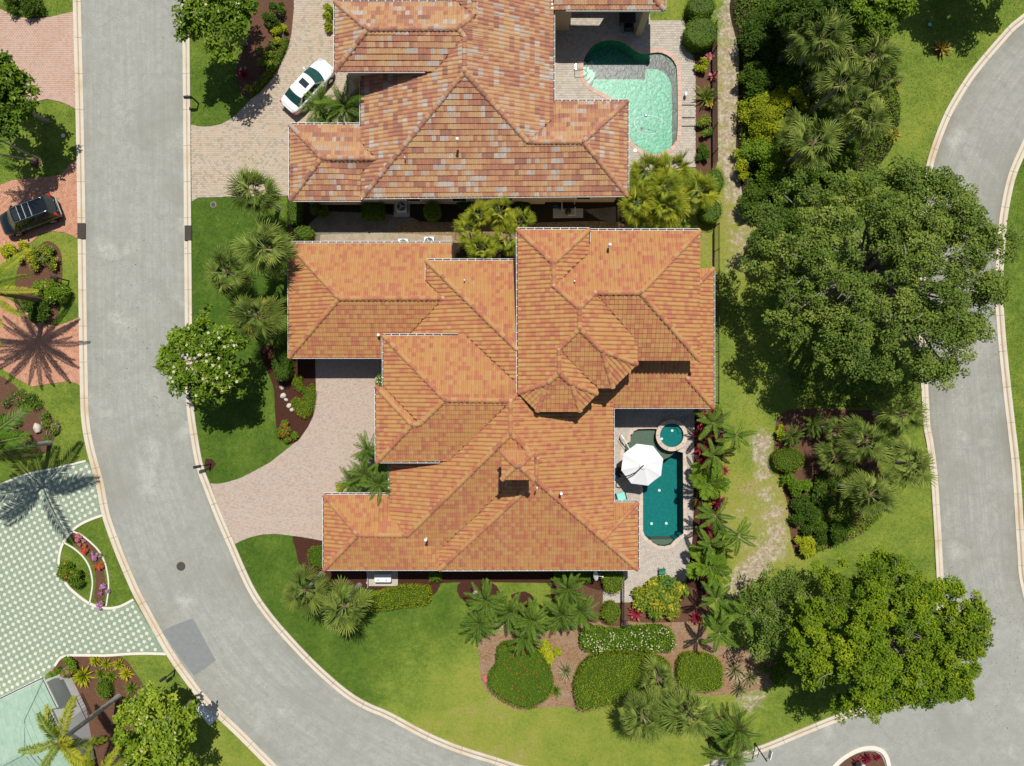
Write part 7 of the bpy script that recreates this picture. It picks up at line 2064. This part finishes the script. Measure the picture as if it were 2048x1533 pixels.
# ================================================================== STREET FURNITURE
def mailbox(px, py, ang, label, arm=.55):
    b = W(px, py, 0); t = thing('mailbox', label, 'mailbox', b, ang, 'black mailboxes on posts')
    mb = MB(); mb.box((0, 0, .6), (.10, .10, 1.2), bevel=.01); local('post', mb.data('post', M['black']), t)
    mb = MB(); mb.tube([(0, 0, .75), (arm * .6, 0, 1.02), (arm, 0, 1.05)], .03, 6); local('arm', mb.data('arm', M['black']), t)
    mb = MB(); a = np.linspace(0, PI, 9)
    prof = [(-.11, 1.08)] + [(-.11 * math.cos(x), 1.20 + .10 * math.sin(x)) for x in a] + [(.11, 1.08)]
    n = len(prof); V = [(arm - .24, y, z) for y, z in prof] + [(arm + .30, y, z) for y, z in prof]
    mb.add(V, [[i, (i + 1) % n, n + (i + 1) % n, n + i] for i in range(n)]); mb.F.append((np.array([list(range(n))]), 0, np.array([.5]))); mb.F.append((np.array([list(range(n, 2 * n))]), 0, np.array([.5])))
    local('box', mb.data('box', M['black']), t)
    mb = MB(); mb.cyl((0, 0, 1.2), .06, .1, 8, r2=.01); local('finial', mb.data('finial', M['black']), t)
    mb = MB(); mb.box((arm, -.125, 1.26), (.04, .01, .14)); local('flag', mb.data('flag', M['redlamp']), t)
mailbox(422, 928, math.radians(190), 'black mailbox on a post in a small mulch circle by the cream driveway')
mailbox(397, 207, math.radians(180), 'black mailbox on the small lawn opposite the pink driveway', .3)
mailbox(138, 562, math.radians(170), 'dark mailbox on the left verge beside the white blossomed shrub', .35)
mailbox(350, 1340, math.radians(215), 'black mailbox on the lower left lawn near the road patch', .4)
def street_sign():
    b = W(1510, 1488); t = thing('street_sign', 'tall black sign post with a white panel at the road corner', 'street sign', b)
    mb = MB(); mb.tube([(0, 0, 0), (0, 0, 2.45)], .05, 10); mb.cyl((0, 0, 0), .11, .3, 10, r2=.06); local('post', mb.data('post', M['black']), t)
    mb = MB(); mb.tube([(0, 0, 2.2), (.18, .1, 2.3), (.42, .24, 2.3)], .022, 6); local('bracket', mb.data('bracket', M['black']), t)
    mb = MB(); mb.box((.45, .26, 2.05), (.05, .62, .5), rz=-.25); local('panel', mb.data('panel', M['white']), t)
    mb = MB(); mb.ball((0, 0, 2.48), .07, 10, 6); local('finial', mb.data('finial', M['black']), t)
    mb = MB(); mb.tube([(0, 0, 1.0), (-.12, .08, 1.05), (-.3, .1, 1.0)], .018, 6); local('hook', mb.data('hook', M['black']), t)
street_sign()
def island_sign():
    c = W(1722, 1530, .5); t = thing('island_sign', 'small white post with a dark square panel among red plants in the road island', 'sign', (c[0], c[1], .06))
    mb = MB(); mb.box((0, 0, .35), (.1, .1, .7)); local('post', mb.data('post', M['white']), t)
    mb = MB(); mb.box((-.25, .12, .6), (.4, .4, .05), rz=.3); local('panel', mb.data('panel', M['black']), t)
    mb = MB(); mb.box((.12, -.05, .55), (.3, .12, .2), rz=.3); local('cap', mb.data('cap', M['white']), t)
island_sign()
def boulder(px, py, r, label, seed, group=None, z=0):
    rng = np.random.default_rng(seed); c = W(px, py, r * .5)
    mb = MB(); mb.ball((0, 0, 0), (r, r * rng.uniform(.6, .9), r * .7), 10, 7)
    V = mb.V[0]; V += .12 * r * np.sin(V[:, [1, 2, 0]] * 7 / r + seed) * rng.uniform(.5, 1, 3)
    o = bpy.data.objects.new('boulder', mb.data('boulder', M['rock'], smooth=True)); COL.objects.link(o)
    o.location = (c[0], c[1], r * .35 + z); o.rotation_euler = (0, 0, rng.uniform(0, 6))
    tag(o, label, 'boulder', group)
boulder(74, 857, .42, 'pale rounded boulder in the left bed beside the purple flowers', 1)
boulder(1433, 1528, .55, 'pale boulder at the bottom edge left of the street sign', 2)
BG = 'white rocks in the red mulch beside the driveway'
for i, (px, py, r, lab) in enumerate([(563,776,.22,'white rock at the top of the chain of rocks in the red mulch'), (566,792,.26,'white rock second from the top of the chain in the red mulch'), (572,800,.18,'small white rock between the two ends of the chain in the red mulch'), (578,812,.24,'white rock near the lower end of the chain in the red mulch'), (584,820,.22,'white rock at the lower end of the chain in the red mulch')]): boulder(px, py, r, lab, 20 + i, BG)
boulder(950, 1187, .25, 'grey rock at the top of the left mulch patch', 40)
stepping_disc(127, 272, .15, 'pale round sprinkler lid in the left lawn', 'sprinkler_lid', 'pale_concrete', 'lid', .03, .03)
stepping_disc(1859, 50, .13, 'pale green round valve lid in the right lawn', 'valve_lid', 'teal', 'lid', .03, .03)
stepping_disc(427, 410, .2, 'brown valve lid in the lawn near the fan palms', 'valve_lid', 'iron', 'lid', .03, .03)
def sandals():
    c = W(107, 1378, .1); t = thing('sandals', 'pair of small dark sandals on the pale porch slab', 'sandals', (c[0], c[1], .09), .3)
    for s in (-.09, .09):
        mb = MB(); mb.box((s, 0, .02), (.09, .25, .03), bevel=.03); local('sole', mb.data('sole', M['black']), t)
        mb = MB(); mb.box((s, .04, .05), (.1, .05, .03), bevel=.01); local('strap', mb.data('strap', M['black']), t)
sandals()
def railing():
    a, b = W(152, 1396, .9), W(172, 1438, .9)
    t = thing('railing', 'low dark railing at the edge of the porch by the royal palm', 'railing', (a[0], a[1], 0))
    for z in (.25, .9): mb = MB(); mb.tube([a * [1, 1, 0] + [0, 0, z], b * [1, 1, 0] + [0, 0, z]], .025, 6); obj('rail', mb, M['black'], t)
    for k in range(8): p = a + (b - a) * k / 7; mb = MB(); mb.tube([p * [1, 1, 0], p], .015, 5); obj('baluster', mb, M['black'], t)
railing()

# ================================================================== GRASS
def grass():
    rng = np.random.default_rng(77)
    n = 420000
    P = np.c_[rng.uniform(-43, 43, n), rng.uniform(-32.5, 32.5, n)]
    ok = np.ones(n, bool)
    for h in HARD:
        lo, hi = h.min(0), h.max(0)
        idx = np.where(ok & (P[:, 0] > lo[0]) & (P[:, 0] < hi[0]) & (P[:, 1] > lo[1]) & (P[:, 1] < hi[1]))[0]
        ok[idx[inpoly(P[idx], h)]] = False
    sdn = sandiness(P); ok &= rng.random(n) > np.clip(sdn * 1.5 - .2, 0, .93)
    P = P[ok]; n = len(P)
    dry = dryness(P)
    a = rng.uniform(0, 2 * PI, n); s = np.c_[np.cos(a), np.sin(a)]
    lean = rng.normal(0, .035, (n, 2)); h = rng.uniform(.04, .10, n)
    w_ = rng.uniform(.012, .03, n)[:, None]
    V = np.stack([np.c_[P - s * w_, np.zeros(n)], np.c_[P + s * w_, np.zeros(n)], np.c_[P + lean, h]], 1).reshape(-1, 3)
    pat = np.sin(P[:, 0] * .9 + 1.3 * np.sin(P[:, 1] * .7)) * np.sin(P[:, 1] * 1.1 + .8 * np.sin(P[:, 0] * .5)) * .08
    mb = MB(); mb.add(V, np.arange(3 * n).reshape(n, 3), tint=np.clip(dry + pat + rng.normal(0, .17, n), 0, 1))
    o = obj('grass', mb, M['blade'], kind='stuff')
grass()
def litter():
    """fallen leaves on roads, lawns and paving"""
    rng = np.random.default_rng(5); Q = []
    for px, py, r, n in [(1800,640,170,420),(1880,1300,150,320),(410,740,90,160),(440,90,80,120),(350,1420,90,120),(720,830,90,60),(240,700,200,120),(1300,1450,160,120),(1480,900,90,200),(1330,1120,70,60),(480,300,90,60),(300,1350,140,90)]:
        c = W(px, py)[:2]; Q.append(c + rng.normal(0, r * .55 / S, (n, 2)))
    Q = np.concatenate(Q); n = len(Q)
    z = np.where(np.any([inpoly(Q, p) for p in (D1, D2, D4, D5, D6, DECK1, DECK2)], 0), .07, .045)
    for p in (POOL1, POOL2): z[inpoly(Q, offset(p, .3))] = -3
    Q = Q[z > 0]; z = z[z > 0]; n = len(Q)
    nr = unit(rng.normal(size=(n, 3)) * .25 + np.array([0, 0, 1.])); ax = unit(np.cross(nr, rng.normal(size=(n, 3))))
    l = rng.uniform(.06, .14, n); mb = MB(); leaf_quads(mb, np.c_[Q, z], ax, nr, l, l * .5, rng.uniform(0, 1, n))
    obj('leaf_litter', mb, M['drygrass'], kind='stuff')
litter()
